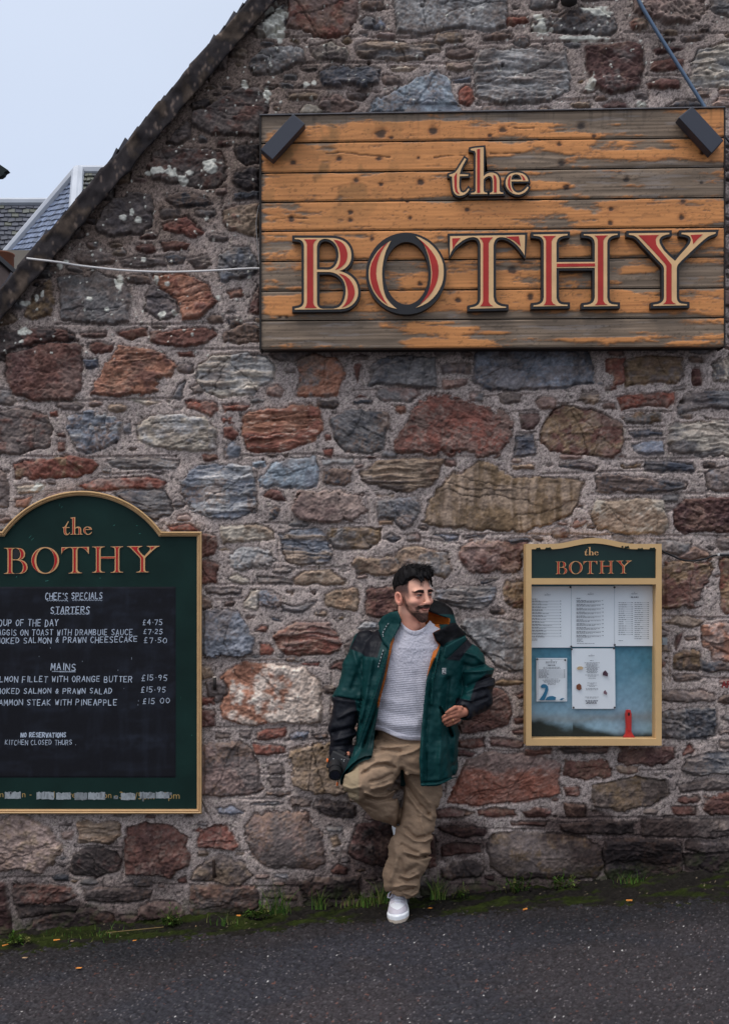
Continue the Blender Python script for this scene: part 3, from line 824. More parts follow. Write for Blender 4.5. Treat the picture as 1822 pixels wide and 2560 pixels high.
# ------------------------------------------------------------------ lettering shared by the three boards
def sm(pts, n=2):                              # round a traced outline (corner cutting), keeps closed
    for _ in range(n):
        q = []
        for k in range(len(pts)):
            a, b = pts[k], pts[(k + 1) % len(pts)]
            if math.hypot(b[0] - a[0], b[1] - a[1]) < 14: q.append(a if not q or q[-1] != a else b); continue
            q += [(a[0] * .8 + b[0] * .2, a[1] * .8 + b[1] * .2), (a[0] * .2 + b[0] * .8, a[1] * .2 + b[1] * .8)]
        pts = q
    return pts
def eps(s): return [tuple(map(float, q.split(','))) for q in s.split()]
EX = 1575.3
def shift(p): return [(x + EX, y) for x, y in p]
def ell(cx, cy, rx, ry, n=48): return [(cx + rx * math.cos(k / n * 6.28318), cy + ry * math.sin(k / n * 6.28318)) for k in range(n)]
L = {}
L['B'] = dict(face=[eps('262,906 500,906 530,908 560,914 585,923 605,935 622,953 635,975 642,997 645,1020 644,1042 640,1060 630,1082 615,1100 597,1115 575,1125 560,1129 590,1138 617,1150 640,1165 660,1184 675,1205 685,1229 690,1255 691,1278 688,1300 679,1324 665,1345 647,1362 625,1375 598,1384 570,1388 262,1391 262,1384 290,1379 310,1370 320,1356 325,1340 325,955 320,938 310,924 292,916 262,913'),
   eps('412,1120 412,965 418,943 430,925 446,915 465,911 484,913 500,918 519,929 535,945 547,965 555,990 558,1010 558,1035 554,1056 546,1077 535,1096 520,1110 505,1118 490,1122'),
   eps('412,1136 500,1136 523,1141 545,1150 567,1165 585,1185 597,1208 605,1235 607,1262 605,1290 599,1316 590,1340 577,1360 560,1375 542,1382 520,1386 450,1386 432,1381 420,1370 414,1356 412,1340')],
   red=[eps('325,916 412,916 396,930 387,950 387,1345 395,1365 412,1380 330,1380 340,1365 345,1345 345,950 339,930'),
        eps('525,918 552,922 575,932 592,947 605,967 614,990 618,1012 617,1037 611,1062 598,1083 580,1101 559,1114 535,1122 552,1104 563,1083 569,1058 570,1030 567,1002 560,975 545,944'),
        eps('560,1146 587,1154 610,1166 630,1183 646,1205 660,1231 667,1260 667,1286 660,1311 648,1333 630,1352 607,1367 580,1377 597,1360 609,1341 618,1316 621,1290 620,1262 615,1235 606,1206 592,1178')])
OL = eps('912,925 880,945 850,967 823,994 800,1027 780,1062 768,1098 763,1125 762,1152 764,1181 770,1210 783,1246 800,1280 823,1312 850,1340 874,1358 900,1372 925,1380 952,1386 928,1366 908,1347 893,1329 880,1310 869,1282 861,1250 855,1200 852,1150 854,1108 860,1068 868,1029 880,990 894,962')
OR = eps('1080,894 1112,905 1141,920 1169,938 1195,961 1219,988 1240,1020 1255,1051 1265,1085 1269,1122 1268,1160 1264,1190 1255,1222 1240,1254 1221,1285 1195,1315 1165,1341 1124,1363 1080,1379 1108,1361 1131,1339 1148,1315 1161,1288 1171,1253 1179,1215 1183,1178 1184,1140 1180,1099 1173,1060 1163,1022 1150,985 1137,956 1120,930')
OLr = eps('893,934 865,955 840,981 816,1011 796,1046 781,1078 773,1111 771,1146 773,1182 780,1214 791,1246 809,1277 831,1306 859,1334 890,1359 867,1325 849,1289 835,1255 825,1219 816,1185 812,1150 814,1112 820,1074 830,1040 845,1004 867,966')
ORr = eps('1105,915 1134,938 1162,966 1188,997 1210,1031 1224,1062 1232,1096 1234,1128 1232,1161 1225,1193 1214,1226 1195,1263 1170,1299 1140,1330 1108,1355 1134,1323 1155,1289 1170,1253 1182,1214 1188,1177 1190,1140 1186,1099 1178,1060 1166,1017 1150,976 1129,943')
L['O'] = dict(face2=[[OL], [OR]], face=[ell(1015, 1140, 254, 250), ell(1018, 1142, 168, 234)], red=[OLr, ORr], back=[ell(1015, 1147, 272, 277), ell(1018, 1145, 148, 212)])
L['T'] = dict(face=[eps('1312,894 1310,1026 1318,1004 1330,984 1348,962 1370,944 1394,925 1420,911 1443,903 1465,900 1484,902 1500,910 1511,926 1518,950 1518,1320 1513,1340 1504,1355 1490,1366 1472,1373 1446,1378 1446,1385 1690,1379 1690,1372 1660,1368 1640,1361 1624,1350 1612,1335 1605,1305 1605,960 1609,937 1617,919 1630,907 1646,901 1668,900 1690,905 1716,917 1742,935 1766,956 1787,981 1803,1003 1815,1024 1818,886')],
   red=[eps('1326,909 1382,907 1354,940 1330,982'), eps('1510,904 1602,902 1584,918 1572,942 1572,1338 1582,1355 1602,1368 1514,1369 1528,1353 1535,1335 1535,940 1526,920'), eps('1690,898 1776,895 1788,962 1742,922')])
L['H'] = dict(face=[shift(eps('300,883 530,879 530,888 505,891 487,897 471,906 461,919 455,940 455,1070 715,1068 715,940 709,918 699,904 682,894 662,889 640,888 640,881 868,877 868,885 843,889 827,895 812,905 803,919 798,940 798,1310 803,1332 812,1346 827,1354 845,1357 868,1358 868,1366 640,1370 640,1362 665,1359 685,1353 702,1342 710,1328 715,1308 715,1108 455,1110 455,1310 461,1330 470,1345 486,1354 505,1357 530,1358 530,1366 300,1370 300,1362 325,1359 343,1353 358,1342 366,1328 370,1308 370,940 366,920 356,905 342,896 322,892 300,890'))],
   red=[shift(eps('364,893 452,892 434,907 422,928 422,1332 433,1350 452,1361 368,1361 380,1348 385,1330 385,925 378,907')), shift(eps('714,890 802,889 784,903 772,924 772,1332 783,1349 800,1358 715,1360 729,1347 735,1330 735,920 728,903')), shift(eps('458,1080 716,1078 716,1098 458,1102'))])
L['Y'] = dict(face=[shift(eps('945,875 1218,871 1218,880 1192,886 1172,893 1157,905 1150,921 1152,940 1163,962 1180,990 1215,1026 1257,1062 1300,1010 1342,964 1358,942 1365,922 1361,904 1350,892 1328,884 1302,880 1302,871 1532,867 1530,877 1504,886 1480,897 1450,920 1420,947 1374,989 1330,1032 1300,1060 1278,1085 1270,1100 1268,1115 1268,1310 1273,1330 1283,1344 1300,1351 1338,1355 1338,1362 1110,1366 1110,1358 1140,1354 1160,1346 1174,1334 1181,1320 1183,1305 1183,1110 1178,1096 1168,1083 1130,1043 1090,1000 1048,955 1012,915 996,900 978,890 945,884'))],
   red=[shift(eps('1010,888 1147,886 1132,900 1125,918 1130,950 1142,972 1180,1020 1233,1086 1233,1328 1243,1343 1264,1353 1176,1354 1191,1343 1198,1328 1198,1095 1186,1075 1085,965')), shift(eps('1362,886 1444,882 1408,915 1380,947 1375,915'))])
L['t'] = dict(face=[eps('1410,366 1421,374 1402,408 1386,440 1376,475 1434,477 1434,486 1376,488 1373,530 1374,565 1382,592 1400,600 1418,593 1436,570 1442,578 1428,598 1410,612 1393,619 1375,621 1358,617 1344,606 1334,588 1329,560 1325,490 1306,488 1306,478 1328,472 1346,463 1362,443 1377,418')],
   red=[eps('1339,492 1357,462 1357,560 1362,590 1378,610 1362,605 1348,592 1341,560')])
L['h'] = dict(face=[eps('1451,303 1480,297 1538,292 1538,490 1552,476 1568,468 1584,464 1602,465 1618,470 1632,480 1641,496 1646,518 1646,588 1654,597 1671,600 1671,607 1580,609 1580,602 1595,597 1600,586 1600,522 1597,503 1590,491 1579,486 1566,487 1551,496 1538,510 1538,590 1546,598 1562,601 1562,608 1453,610 1453,602 1475,598 1485,588 1485,332 1479,318 1451,312')],
   red=[eps('1494,306 1514,303 1514,600 1494,600'), eps('1604,478 1617,486 1624,500 1626,520 1626,598 1608,598 1608,515')])
L['e'] = dict(face=[shift(eps('186,464 206,465 226,470 243,481 256,496 263,510 265,523 150,523 150,545 154,564 162,580 173,592 187,599 201,600 219,595 236,584 250,570 260,558 267,565 256,584 241,598 222,608 201,613 179,611 159,604 141,592 126,575 116,556 112,535 114,513 122,495 134,480 150,470 168,466')), shift(eps('150,512 152,497 158,485 166,478 177,475 189,475 200,479 210,487 217,499 220,512'))],
   red=[shift(eps('137,490 148,484 143,503 141,522 142,548 148,574 160,596 144,583 132,565 127,545 128,515')), shift(eps('212,477 226,484 239,499 246,515 230,515 224,494'))])
BIG = lambda p: (640 + p[0] * .36946, 260 + p[1] * .36946)

def lettering(word, xf, parent, d, th, mats, r_back=0, inlay=True, ring=False, piece=True, backd=None):
    """backing slab, cream face and red inlay for each letter of the word"""
    for ch in word:
        g = L[ch]; faces = g.get('face2', [g['face']]) if (not ring) else [g['face']]
        cap = 'small_letter' if ch.islower() else 'capital_letter'
        top = None
        if r_back:
            mb = MB()
            loops = [[xf(p) for p in lp] for lp in g['back']] if 'back' in g and not ring else [offset_loop([xf(p) for p in g['face'][0]], r_back)] + [offset_loop([xf(p) for p in h], -r_back) for h in g['face'][1:]]
            prism(mb, loops, d, d + th); top = mb.build(cap, mats[0], parent)
        mb = MB()
        for fl in faces: prism(mb, [[xf(p) for p in lp] for lp in fl], d + th - .002, d + th + .0035)
        f = mb.build('letter_face' if top else cap, mats[1], top or parent)
        if inlay:
            mb = MB()
            for lp in g['red']: prism(mb, [[xf(p) for p in lp]], d + th + .002, d + th + .0052)
            mb.build('red_inlay', mats[2], top or f)

m_black = mat('black_letter_edge', alb((30, 29, 33)), .45, spec=.4, bump=(90, .002, .3))
m_cream = mat('cream_paint', alb((222, 184, 140)), .45, var=(14, .12), bump=(120, .001, .3))
m_red = mat('red_paint', alb((172, 46, 42)), .45, var=(14, .14))

# ------------------------------------------------------------------ the big wooden sign
sign = empty('wooden_sign', P(1230, 868, .05), 'large weathered orange plank sign with raised capital letters high on the wall', 'sign')
lb = [287, 357, 432, 505, 578, 653, 727, 801, 872]; rb = [267.5, 342, 416, 492, 567, 641, 718.5, 793, 866]
X0, X1 = 654, 1808
GREY = [(760,300,150,24,1),(930,290,200,16,1),(1260,288,160,20,1),(1560,300,230,34,1),(1650,325,150,30,.9),(670,305,40,40,1),(1480,288,120,24,.8),
 (1370,385,85,16,1),(1310,402,110,20,1),(1270,350,60,10,.7),(1500,362,60,14,.9),(1650,408,150,11,1),(1620,362,60,14,.7),(800,365,60,12,.5),(950,368,50,8,.5),(780,410,70,10,.5),
 (1450,445,210,34,1),(1700,450,170,40,1),(1280,480,120,10,.8),(1100,495,160,9,.9),(690,455,40,10,.4),(1620,480,200,14,1),(1150,437,90,7,.7),
 (1445,508,55,14,.9),(1370,545,70,14,.8),(725,522,60,14,.8),(1395,562,50,12,.8),(1490,530,30,10,.6),(660,545,20,12,.6),(1790,560,40,8,.6),
 (690,610,55,17,.9),(1115,612,70,16,.9),(1440,602,60,16,.8),(1250,625,50,12,.7),(1560,585,120,7,.8),(1750,625,60,12,.5),(880,590,90,8,.5),
 (710,692,90,36,1),(1010,668,130,18,1),(980,700,50,10,.7),(1570,692,150,34,1),(1730,682,130,40,1),(1270,668,90,14,.9),(1320,705,50,12,.8),(880,715,120,10,.8),(1420,660,120,16,1),
 (690,733,50,9,.7),(1090,787,170,14,1),(1290,790,80,14,.9),(660,785,20,14,.6),(1590,790,160,11,1),(1700,740,90,8,.6),(1420,785,60,10,.6),
 (700,835,120,40,1.2),(860,830,140,45,1.2),(1240,815,160,20,1.1),(1360,850,200,30,1.1),(1620,830,240,40,1.2),(980,850,120,25,1.0),(1450,812,140,20,1.1)]
ORANGE = [(1340,464,70,11,1),(1580,463,40,7,.7),(1080,824,90,9,1),(1110,856,110,12,1),(1470,850,170,9,1),(1240,832,40,6,.8),(1600,832,60,6,.7),(1480,822,60,6,.6),(1180,820,40,5,.7),
 (1600,678,60,10,1),(1570,310,60,10,.8),(1420,365,60,30,.6),(1770,300,40,16,.7)]
KNOT = [(952,333,13),(978,344,5),(1082,325,10),(1224,339,5),(848,398,7),(947,396,7),(733,405,7),(890,451,7),(952,462,6),(1052,455,8),(1018,503,4),(876,531,6),(876,550,6),(1167,524,6),(1025,545,5),(728,547,8),
 (1256,325,9),(1453,315,11),(1484,340,5),(1397,360,6),(1404,407,9),(1566,448,7),(1527,523,6),(1706,503,7),(1703,543,7),(1525,558,6),(930,597,5),(798,599,5),(700,793,4),(717,793,4),(1144,750,7),(1325,742,8),(1755,382,6),(1415,468,7),(1753,457,4),(1046,394,4),(1050,710,6),(1280,675,9)]
CRACKS = [[(815,384),(845,381),(880,384),(920,389),(975,392)],[(1085,394),(1120,390),(1165,387)],[(690,548),(730,545),(770,546)],[(1270,317),(1300,322),(1335,320)],[(1225,383),(1300,382)],[(1290,655),(1330,660)],[(1375,655),(1560,650)]]
def plank(k):
    n, mrows = 462, 30
    u = np.linspace(0, 1, n); v = np.linspace(0, 1, mrows)
    U, W = np.meshgrid(u, v)
    px = X0 + U * (X1 - X0); yt = lb[k] + U * (rb[k] - lb[k]) + 1.3; yb = lb[k + 1] + U * (rb[k + 1] - lb[k + 1]) - 1.3
    py = yt + W * (yb - yt)
    yy = py - (px - X0) * (-19.5 / 1154)                 # along the board
    a = fbm(px / 120, yy / 9, 5, 60 + k); b = fbm(px / 22, yy / 4, 3, 80 + k); c = fbm(px / 40, yy / 18, 4, 100 + k)
    wear = np.full(px.shape, -.02) + (a - .5) * .7
    for (cx, cy, rx, ry, w) in GREY: wear += w * .55 * np.exp(-(((px - cx) / rx) ** 2 + ((py - cy) / ry) ** 2) * 1.1)
    for (cx, cy, rx, ry, w) in ORANGE: wear -= w * .75 * np.exp(-(((px - cx) / rx) ** 2 + ((py - cy) / ry) ** 2) * 1.1)
    wear += (c - .5) * .5 + (b - .5) * .25
    wear += .25 * np.exp(-(W / .06) ** 2) + .15 * np.exp(-((1 - W) / .05) ** 2) + .25 * np.exp(-((px - X0) / 9) ** 2)
    wear += (fbm(px / 7, yy / 2.2, 3, 200 + k) - .5) * .26 - .035
    w = sstep(.12, .36, wear)
    # grain: rings swept round the knots
    gy = yy.copy()
    for (cx, cy, r) in KNOT:
        dx, dy = (px - cx) / (r * 5), (py - cy) / (r * 1.6)
        gy += np.sign(py - cy + .01) * r * .9 * np.exp(-(dx * dx + dy * dy)) + 0
    gr = fbm(px / 260 + k * 3.1, gy / 3.4, 3, 120 + k)
    wav = .5 + .5 * np.sin(gy * .55 + 9 * fbm(px / 170, gy / 30, 3, 140 + k))
    org = alb((204, 140, 86)) * (.70 + .42 * gr + .16 * wav)[..., None] * (.82 + .36 * fbm(px / 200, yy / 30, 3, 160 + k))[..., None]
    dk = sstep(.64, .76, gr) * .35; org = org * (1 - dk[..., None]) + alb((120, 62, 34)) * dk[..., None]
    stn = sstep(.5, .68, fbm(px / 45, py / 60, 4, 171)) * sstep(330, 60, np.abs(px - 780)) * sstep(520, 330, np.abs(py - 300) + 200) * .55
    org = org * (1 - stn[..., None]) + alb((96, 80, 48)) * stn[..., None]
    gre = alb((124, 108, 94)) * (.45 + 1.1 * gr)[..., None] * (.7 + .6 * fbm(px / 60, yy / 14, 3, 180 + k))[..., None]
    sil = sstep(.62, .75, fbm(px / 70, yy / 7, 4, 190 + k)); gre = gre * (1 - .6 * sil[..., None]) + alb((138, 130, 128)) * (.6 * sil)[..., None]
    col = org * (1 - w[..., None]) + gre * w[..., None]
    rim = np.exp(-((wear - .22) / .07) ** 2) * .35; col = col * (1 - rim[..., None] * np.array([.55, .62, .65]))
    hgt = -(w * .0035) + (gr - .5) * .003 * (.4 + w)
    for (cx, cy, r) in KNOT:
        q = np.hypot((px - cx) / (r * 1.15), (py - cy) / r) + (b - .5) * .9
        kw = sstep(1.25, .55, q) * .9; rg = np.exp(-((q - 1.25) / .22) ** 2) * .45
        col = col * (1 - kw[..., None]) + alb((40, 28, 24)) * kw[..., None]; col = col * (1 - rg[..., None] * np.array([.3, .45, .55])); hgt -= kw * .003
    for cr in CRACKS:
        for p0, p1 in zip(cr[:-1], cr[1:]):
            ex, ey = p1[0] - p0[0], p1[1] - p0[1]; t = np.clip(((px - p0[0]) * ex + (py - p0[1]) * ey) / (ex * ex + ey * ey), 0, 1)
            q = np.hypot(px - p0[0] - t * ex, py - p0[1] - t * ey + (b - .5) * 6); kw = sstep(2.6, .8, q) * .8
            col = col * (1 - kw[..., None] * .8); hgt -= kw * .004
    dsp = sstep(.66, .78, fbm(px / 7, yy / 3.2, 3, 198)) * .42 * sstep(.3, .6, fbm(px / 150, yy / 25, 3, 197)); col = col * (1 - dsp[..., None])
    drip = sstep(.58, .75, fbm(px / 9, py / 120, 3, 196)) * .35 * np.exp(-(py - 265) / 60.); col = col * (1 - np.clip(drip, 0, .6)[..., None])
    lic = sstep(.74, .8, fbm(px / 30, py / 12, 4, 199)) * .35
    col = col * (1 - lic[..., None] * .8)
    bev = np.minimum(np.minimum(W, 1 - W) / .035, 1); dz = .154 + hgt - .006 * (1 - np.sqrt(np.clip(bev, 0, 1)))
    col = np.clip(col, .008, .85)
    Vv = []
    f = (D - .154) / D
    Vv = np.stack([(px - 911) / 500 * f, -dz, CAMZ + (1450 - py) / 500 * f], -1).reshape(-1, 3)
    me_f = grid_faces(mrows, n)
    # edges and back: one extra ring of vertices
    ring = np.concatenate([np.arange(n), np.arange(1, mrows) * n + n - 1, (mrows - 1) * n + np.arange(n - 2, -1, -1), np.arange(mrows - 2, 0, -1) * n])
    bv = Vv[ring].copy(); bv[:, 1] = -.106
    n0 = len(Vv); r2 = np.roll(ring, -1); i = np.arange(len(ring)); i2 = np.roll(i, -1)
    side = np.stack([ring, n0 + i, n0 + i2, r2], -1)
    cc = np.concatenate([col.reshape(-1, 3), np.tile(alb((70, 58, 50)), (len(ring), 1))])
    obj('plank', np_mesh('plank', np.concatenate([Vv, bv]), np.concatenate([me_f[:, ::-1], side]), cc), m_plank, sign)
m_plank = mat('varnished_pine', attr=True, rough=.55, spec=.35, bump=(140, .0015, .4))
for k in range(8): plank(k)
m_dark = mat('dark_timber', alb((44, 40, 40)), .8, var=(12, .3))
mb = MB()
prism(mb, [[(651, 285), (1811, 265.5), (1811, 867), (651, 873)]], .02, .104); mb.build('backing_board', m_dark, sign)
mb = MB()
prism(mb, [[(649, 285), (1812, 265.5), (1812, 268), (649, 287.5)]], .05, .164); mb.build('top_strip', mat('lead_grey_strip', alb((104, 104, 112)), .7, var=(20, .3)), sign)
for q in ([(648.5, 286), (653.5, 286), (653.5, 873), (648.5, 873)], [(1808.5, 268), (1812.5, 268), (1812.5, 867), (1808.5, 867)]):
    mb = MB(); prism(mb, [q], .05, .158); mb.build('side_strip', m_dark, sign)
lettering('BOTHY', BIG, sign, .155, .034, (m_black, m_cream, m_red), r_back=6.3)
lettering('the', BIG, sign, .155, .026, (m_black, m_cream, m_red), r_back=4.6)

# black spotlight boxes hooked over the corners of the sign
def lamp_box(q, label):
    e_ = empty('sign_light', P(*q[0], .17), label, 'light', 'spotlights on the corners of the wooden sign')
    mb = MB(); prism(mb, [q], .162, .225)
    o = mb.build('lamp_housing', m_lamp, e_)
    b = o.modifiers.new('bevel', 'BEVEL'); b.width = .004; b.segments = 2
    mb = MB(); c = [(sum(p[0] for p in q) / 4 * .25 + p[0] * .75, sum(p[1] for p in q) / 4 * .25 + p[1] * .75) for p in q]
    prism(mb, [c], .14, .163); mb.build('lens', mat('smoked_glass', (.02, .02, .02), .2), e_)
m_lamp = mat('black_coated_metal', alb((50, 54, 68)), .5, spec=.5, bump=(700, .0006, .5))
lamp_box([(733, 284), (763, 309), (681, 399), (651, 373)], 'black oblong spotlight tilted over the top left corner of the sign')
lamp_box([(1729, 265), (1808, 351), (1778, 383), (1695, 293)], 'black oblong spotlight tilted over the top right corner of the sign')

# ------------------------------------------------------------------ single-stroke hand lettering (chalk, tiny print)
G = {'A': '0,1 .5,0 1,1|.2,.65 .8,.65', 'B': '0,0 0,1 .7,1 .9,.75 .6,.5 0,.5|0,0 .6,0 .8,.25 .6,.5', 'C': '.95,.15 .6,0 .2,.1 0,.5 .2,.9 .6,1 .95,.85', 'D': '0,0 0,1 .5,.95 .9,.6 .85,.3 .5,.03 0,0',
 'E': '.9,0 0,0 0,1 .9,1|0,.5 .7,.5', 'F': '.9,0 0,0 0,1|0,.5 .7,.5', 'G': '.95,.15 .6,0 .2,.1 0,.5 .2,.9 .6,1 .95,.85 .95,.55 .6,.55', 'H': '0,0 0,1|1,0 1,1|0,.5 1,.5', 'I': '.5,0 .5,1', 'J': '.8,0 .8,.8 .5,1 .1,.85',
 'K': '0,0 0,1|.9,0 0,.55 .9,1', 'L': '0,0 0,1 .9,1', 'M': '0,1 .1,0 .5,.7 .9,0 1,1', 'N': '0,1 0,0 1,1 1,0', 'O': '.5,0 .12,.2 0,.5 .15,.85 .5,1 .85,.85 1,.5 .88,.2 .5,0', 'P': '0,1 0,0 .7,0 .9,.25 .7,.5 0,.5',
 'R': '0,1 0,0 .7,0 .9,.25 .7,.48 0,.5|.4,.5 .95,1', 'S': '.9,.12 .5,0 .1,.15 .2,.42 .75,.58 .9,.85 .5,1 .05,.88', 'T': '0,0 1,0|.5,0 .5,1', 'U': '0,0 0,.75 .3,1 .7,1 1,.75 1,0', 'V': '0,0 .5,1 1,0', 'W': '0,0 .25,1 .5,.3 .75,1 1,0',
 'Y': '0,0 .5,.5 1,0|.5,.5 .5,1', 'X': '0,0 1,1|1,0 0,1', '0': '.5,0 .1,.2 0,.5 .15,.85 .5,1 .85,.85 1,.5 .88,.2 .5,0', '1': '.5,0 .5,1', '2': '.05,.2 .4,0 .85,.15 .8,.4 0,1 .95,1', '4': '.7,1 .7,0 0,.65 1,.65', '5': '.9,0 .15,0 .1,.45 .6,.4 .95,.7 .6,1 .05,.92',
 '7': '0,0 .95,0 .4,1', '9': '.9,.3 .6,.5 .15,.4 .15,.1 .6,0 .9,.15 .85,.6 .6,1', '£': '.9,.1 .6,0 .35,.15 .35,1|.05,1 .9,1|.1,.55 .7,.55', '.': '.4,.92 .5,1', '·': '.4,.5 .55,.58', "'": '.5,0 .45,.22', '&': '.9,1 .3,.3 .5,.05 .7,.2 .1,.65 .3,1 .9,.5'}
def strokes(mb, text, x, y, h, adv, d, wpx, slant=0, jit=.05, cw=.62, col=(1, 1, 1), tilt=0):
    """chalk line: flat ribbons; x,y is the top left in photo pixels"""
    for i, ch in enumerate(text):
        if ch in G:
            jy = rr.uniform(-jit, jit) * h; jh = h * rr.uniform(1 - jit, 1 + jit); w = adv * cw * (.45 if ch in "I1.·'" else 1)
            for st in G[ch].split('|'):
                pts = [(x + float(a.split(',')[0]) * w + slant * (1 - float(a.split(',')[1])) * h + rr.uniform(-jit, jit) * w, y + tilt * (x) + jy + float(a.split(',')[1]) * jh) for a in st.split()]
                for k in range(3 if len(pts) > 3 else 0):
                    pass
                for p0, p1 in zip(pts[:-1], pts[1:]):
                    dx, dy = p1[0] - p0[0], p1[1] - p0[1]; l = math.hypot(dx, dy) or 1
                    nx_, ny_ = -dy / l * wpx / 2, dx / l * wpx / 2; ox, oy = dx / l * wpx * .3, dy / l * wpx * .3
                    q = [(p0[0] - ox + nx_, p0[1] - oy + ny_), (p1[0] + ox + nx_, p1[1] + oy + ny_), (p1[0] + ox - nx_, p1[1] + oy - ny_), (p0[0] - ox - nx_, p0[1] - oy - ny_)]
                    vs_ = [P(a, b, d + rr.uniform(0, .0006)) for a, b in q]
                    c_ = np.array(col) * rr.uniform(.72, 1.1)
                    mb.add(vs_, [(0, 1, 2, 3)], c_)
        x += adv * (.5 if ch in "I1.·'" else .62 if ch == ' ' else 1)
    return x

# ------------------------------------------------------------------ the arched green blackboard
cb = empty('specials_board', P(230, 2030, .03), 'green arched board with gold moulding and a chalked specials menu on its black panel', 'sign')
c3 = lambda x, y: (x * .3202, 1200 + y * .3202)
def board_outline(o):                           # o: inset in photo pixels
    cx, cy, R = 205, 1473, 246 - o             # arch centre (photo px)
    pts = []
    yS = 1329 + o                              # shoulder height
    xs_ = 505 - o
    a1 = math.asin((cy - yS) / R); x_at = cx + R * math.cos(a1)
    pts += [(xs_, 2035 - o), (xs_, yS), (x_at, yS)]
    for k in range(1, 40):
        a = a1 + (math.pi - 2 * a1) * k / 40; pts.append((cx + R * math.cos(a), cy - R * math.sin(a)))
    pts += [(2 * cx - x_at, yS), (2 * cx - xs_, yS), (2 * cx - xs_, 2035 - o)]
    return pts
m_green = mat('dark_green_paint', alb((18, 42, 40)), .55, var=(5, .25), bump=(40, .002, .2), spec=.15)
m_gold = mat('gold_moulding', alb((190, 158, 118)), .42, var=(25, .1), bump=(200, .001, .3), spec=.4)
mb = MB(); prism(mb, [board_outline(9)], .02, .036); mb.build('green_panel', m_green, cb)
fr = MB()
rings = [(0, .015), (0, .055), (2.5, .062), (5, .060), (6, .052), (7.5, .058), (9.5, .056), (10.5, .046), (12, .046), (12.5, .037)]
loops = [board_outline(o) for o, _ in rings]; n = len(loops[0])
vsx = [P(x, y, dd) for (o, dd), lp in zip(rings, loops) for (x, y) in lp]
fr.add(vsx, [(k * n + i, k * n + (i + 1) % n, (k + 1) * n + (i + 1) % n, (k + 1) * n + i) for k in range(len(rings) - 1) for i in range(n)])
fr.build('gold_frame', m_gold, cb)
m_chalkb = mat('blackboard_black', attr=True, rough=.6, bump=(30, .002, .15), spec=.15)
qx = np.linspace(-26, 444, 150); qy = np.linspace(1463, 1948, 150); QX, QY = np.meshgrid(qx, qy)
sm1 = sstep(.50, .80, fbm(QX / 16, QY / 90, 4, 620)); sm2 = sstep(.52, .8, fbm(QX / 90 + QY / 160, QY / 26, 4, 621)); rowm = np.zeros_like(QX)
for yy_ in (1490, 1525, 1560, 1582, 1604, 1670, 1700, 1730, 1758, 1838, 1858): rowm = np.maximum(rowm, np.exp(-((QY - yy_ - 9) / 13) ** 2))
smr = np.clip(.25 * sm1 + .35 * sm2 + rowm * sstep(.42, .75, fbm(QX / 22, QY / 20, 4, 622)) * .45, 0, .8)[..., None]
kc = alb((22, 23, 30)) * (1 - smr * .25) + alb((66, 76, 98)) * smr * .25
kc = kc * (.92 + .16 * RNG.random(QX.shape))[..., None]
ed = np.minimum(np.minimum(QX + 26, 444 - QX), np.minimum(QY - 1463, 1948 - QY)) < 3.3
kd = np.where(ed, .0352, .0385)
kv = np.stack([(QX - 911) / 500 * (D - kd) / D, -kd, CAMZ + (1450 - QY) / 500 * (D - kd) / D], -1).reshape(-1, 3)
obj('black_panel', np_mesh('black_panel', kv, grid_faces(150, 150)[:, ::-1], kc.reshape(-1, 3)), m_chalkb, cb)
SM = lambda sc, ox, oy: (lambda p: (ox + p[0] * sc, oy + p[1] * sc))
kx = (1245 - 35) * .3202 / (3105 - 262); ky = (735 - 518) * .3202 / (1390 - 868)
XF1 = lambda p: (35 * .3202 + (p[0] - 262) * kx, 1200 + 518 * .3202 + (p[1] - 868 - 8) * ky)
kt = (720 - 490) * .3202 / (1842 - 1306)
XF2 = lambda p: (490 * .3202 + (p[0] - 1306) * kt, 1200 + 290 * .3202 + (p[1] - 292) * kt)
m_crm2 = mat('cream_sign_paint', alb((206, 162, 116)), .5); m_red2 = mat('red_sign_paint', alb((168, 24, 30)), .5)
lettering('BOTHY', XF1, cb, .0355, .002, (m_black, m_crm2, m_red2), r_back=1.7, ring=True)
lettering('the', XF2, cb, .0355, .002, (m_black, m_crm2, m_red2), r_back=1.1, ring=True)
m_chalk = mat('chalk', attr=True, rough=.95, spec=.1)
CH = alb((178, 192, 216))
def chalk(t, x0, x1, y0, y1, w=2.6, name='chalk_line', tilt=0):
    """text spanning x0..x1 (px), caps from y0 to y1"""
    u = sum(.5 if c in "I1.·'" else .62 if c == ' ' else 1 for c in t) - .35
    mb = MB(); strokes(mb, t, x0, y0 - tilt * x0, y1 - y0, (x1 - x0) / u, .0392, w * .72, slant=.06, jit=.07, cw=.68, col=CH, tilt=tilt); mb.build(name, m_chalk, cb, attr=True)
def cc(x, y): return c3(x, y)
chalk("CHEF'S SPECIALS", 114, 256, 1482, 1498, 2.8); chalk('STARTERS', 127, 224, 1517, 1533, 3.0)
chalk('SOUP OF THE DAY', -14, 145, 1549, 1565, 2.6); chalk('£4·75', 357, 406, 1549, 1562, 2.1)
chalk('HAGGIS ON TOAST WITH DRAMBUIE SAUCE', -16, 331, 1574, 1588, 2.3); chalk('£7·25', 359, 406, 1573, 1585, 2.1)
chalk('SMOKED SALMON & PRAWN CHEESECAKE', -20, 343, 1595, 1609, 2.5, tilt=-.012); chalk('£7·50', 360, 417, 1594, 1607, 2.1)
chalk('MAINS', 128, 189, 1659, 1676, 3.0)
chalk('SALMON FILLET WITH ORANGE BUTTER', -24, 330, 1691, 1705, 2.5); chalk('£15·95', 354, 418, 1687, 1701, 2.1)
chalk('SMOKED SALMON & PRAWN SALAD', -18, 280, 1721, 1734, 2.5); chalk('£15·95', 353, 414, 1717, 1730, 2.1)
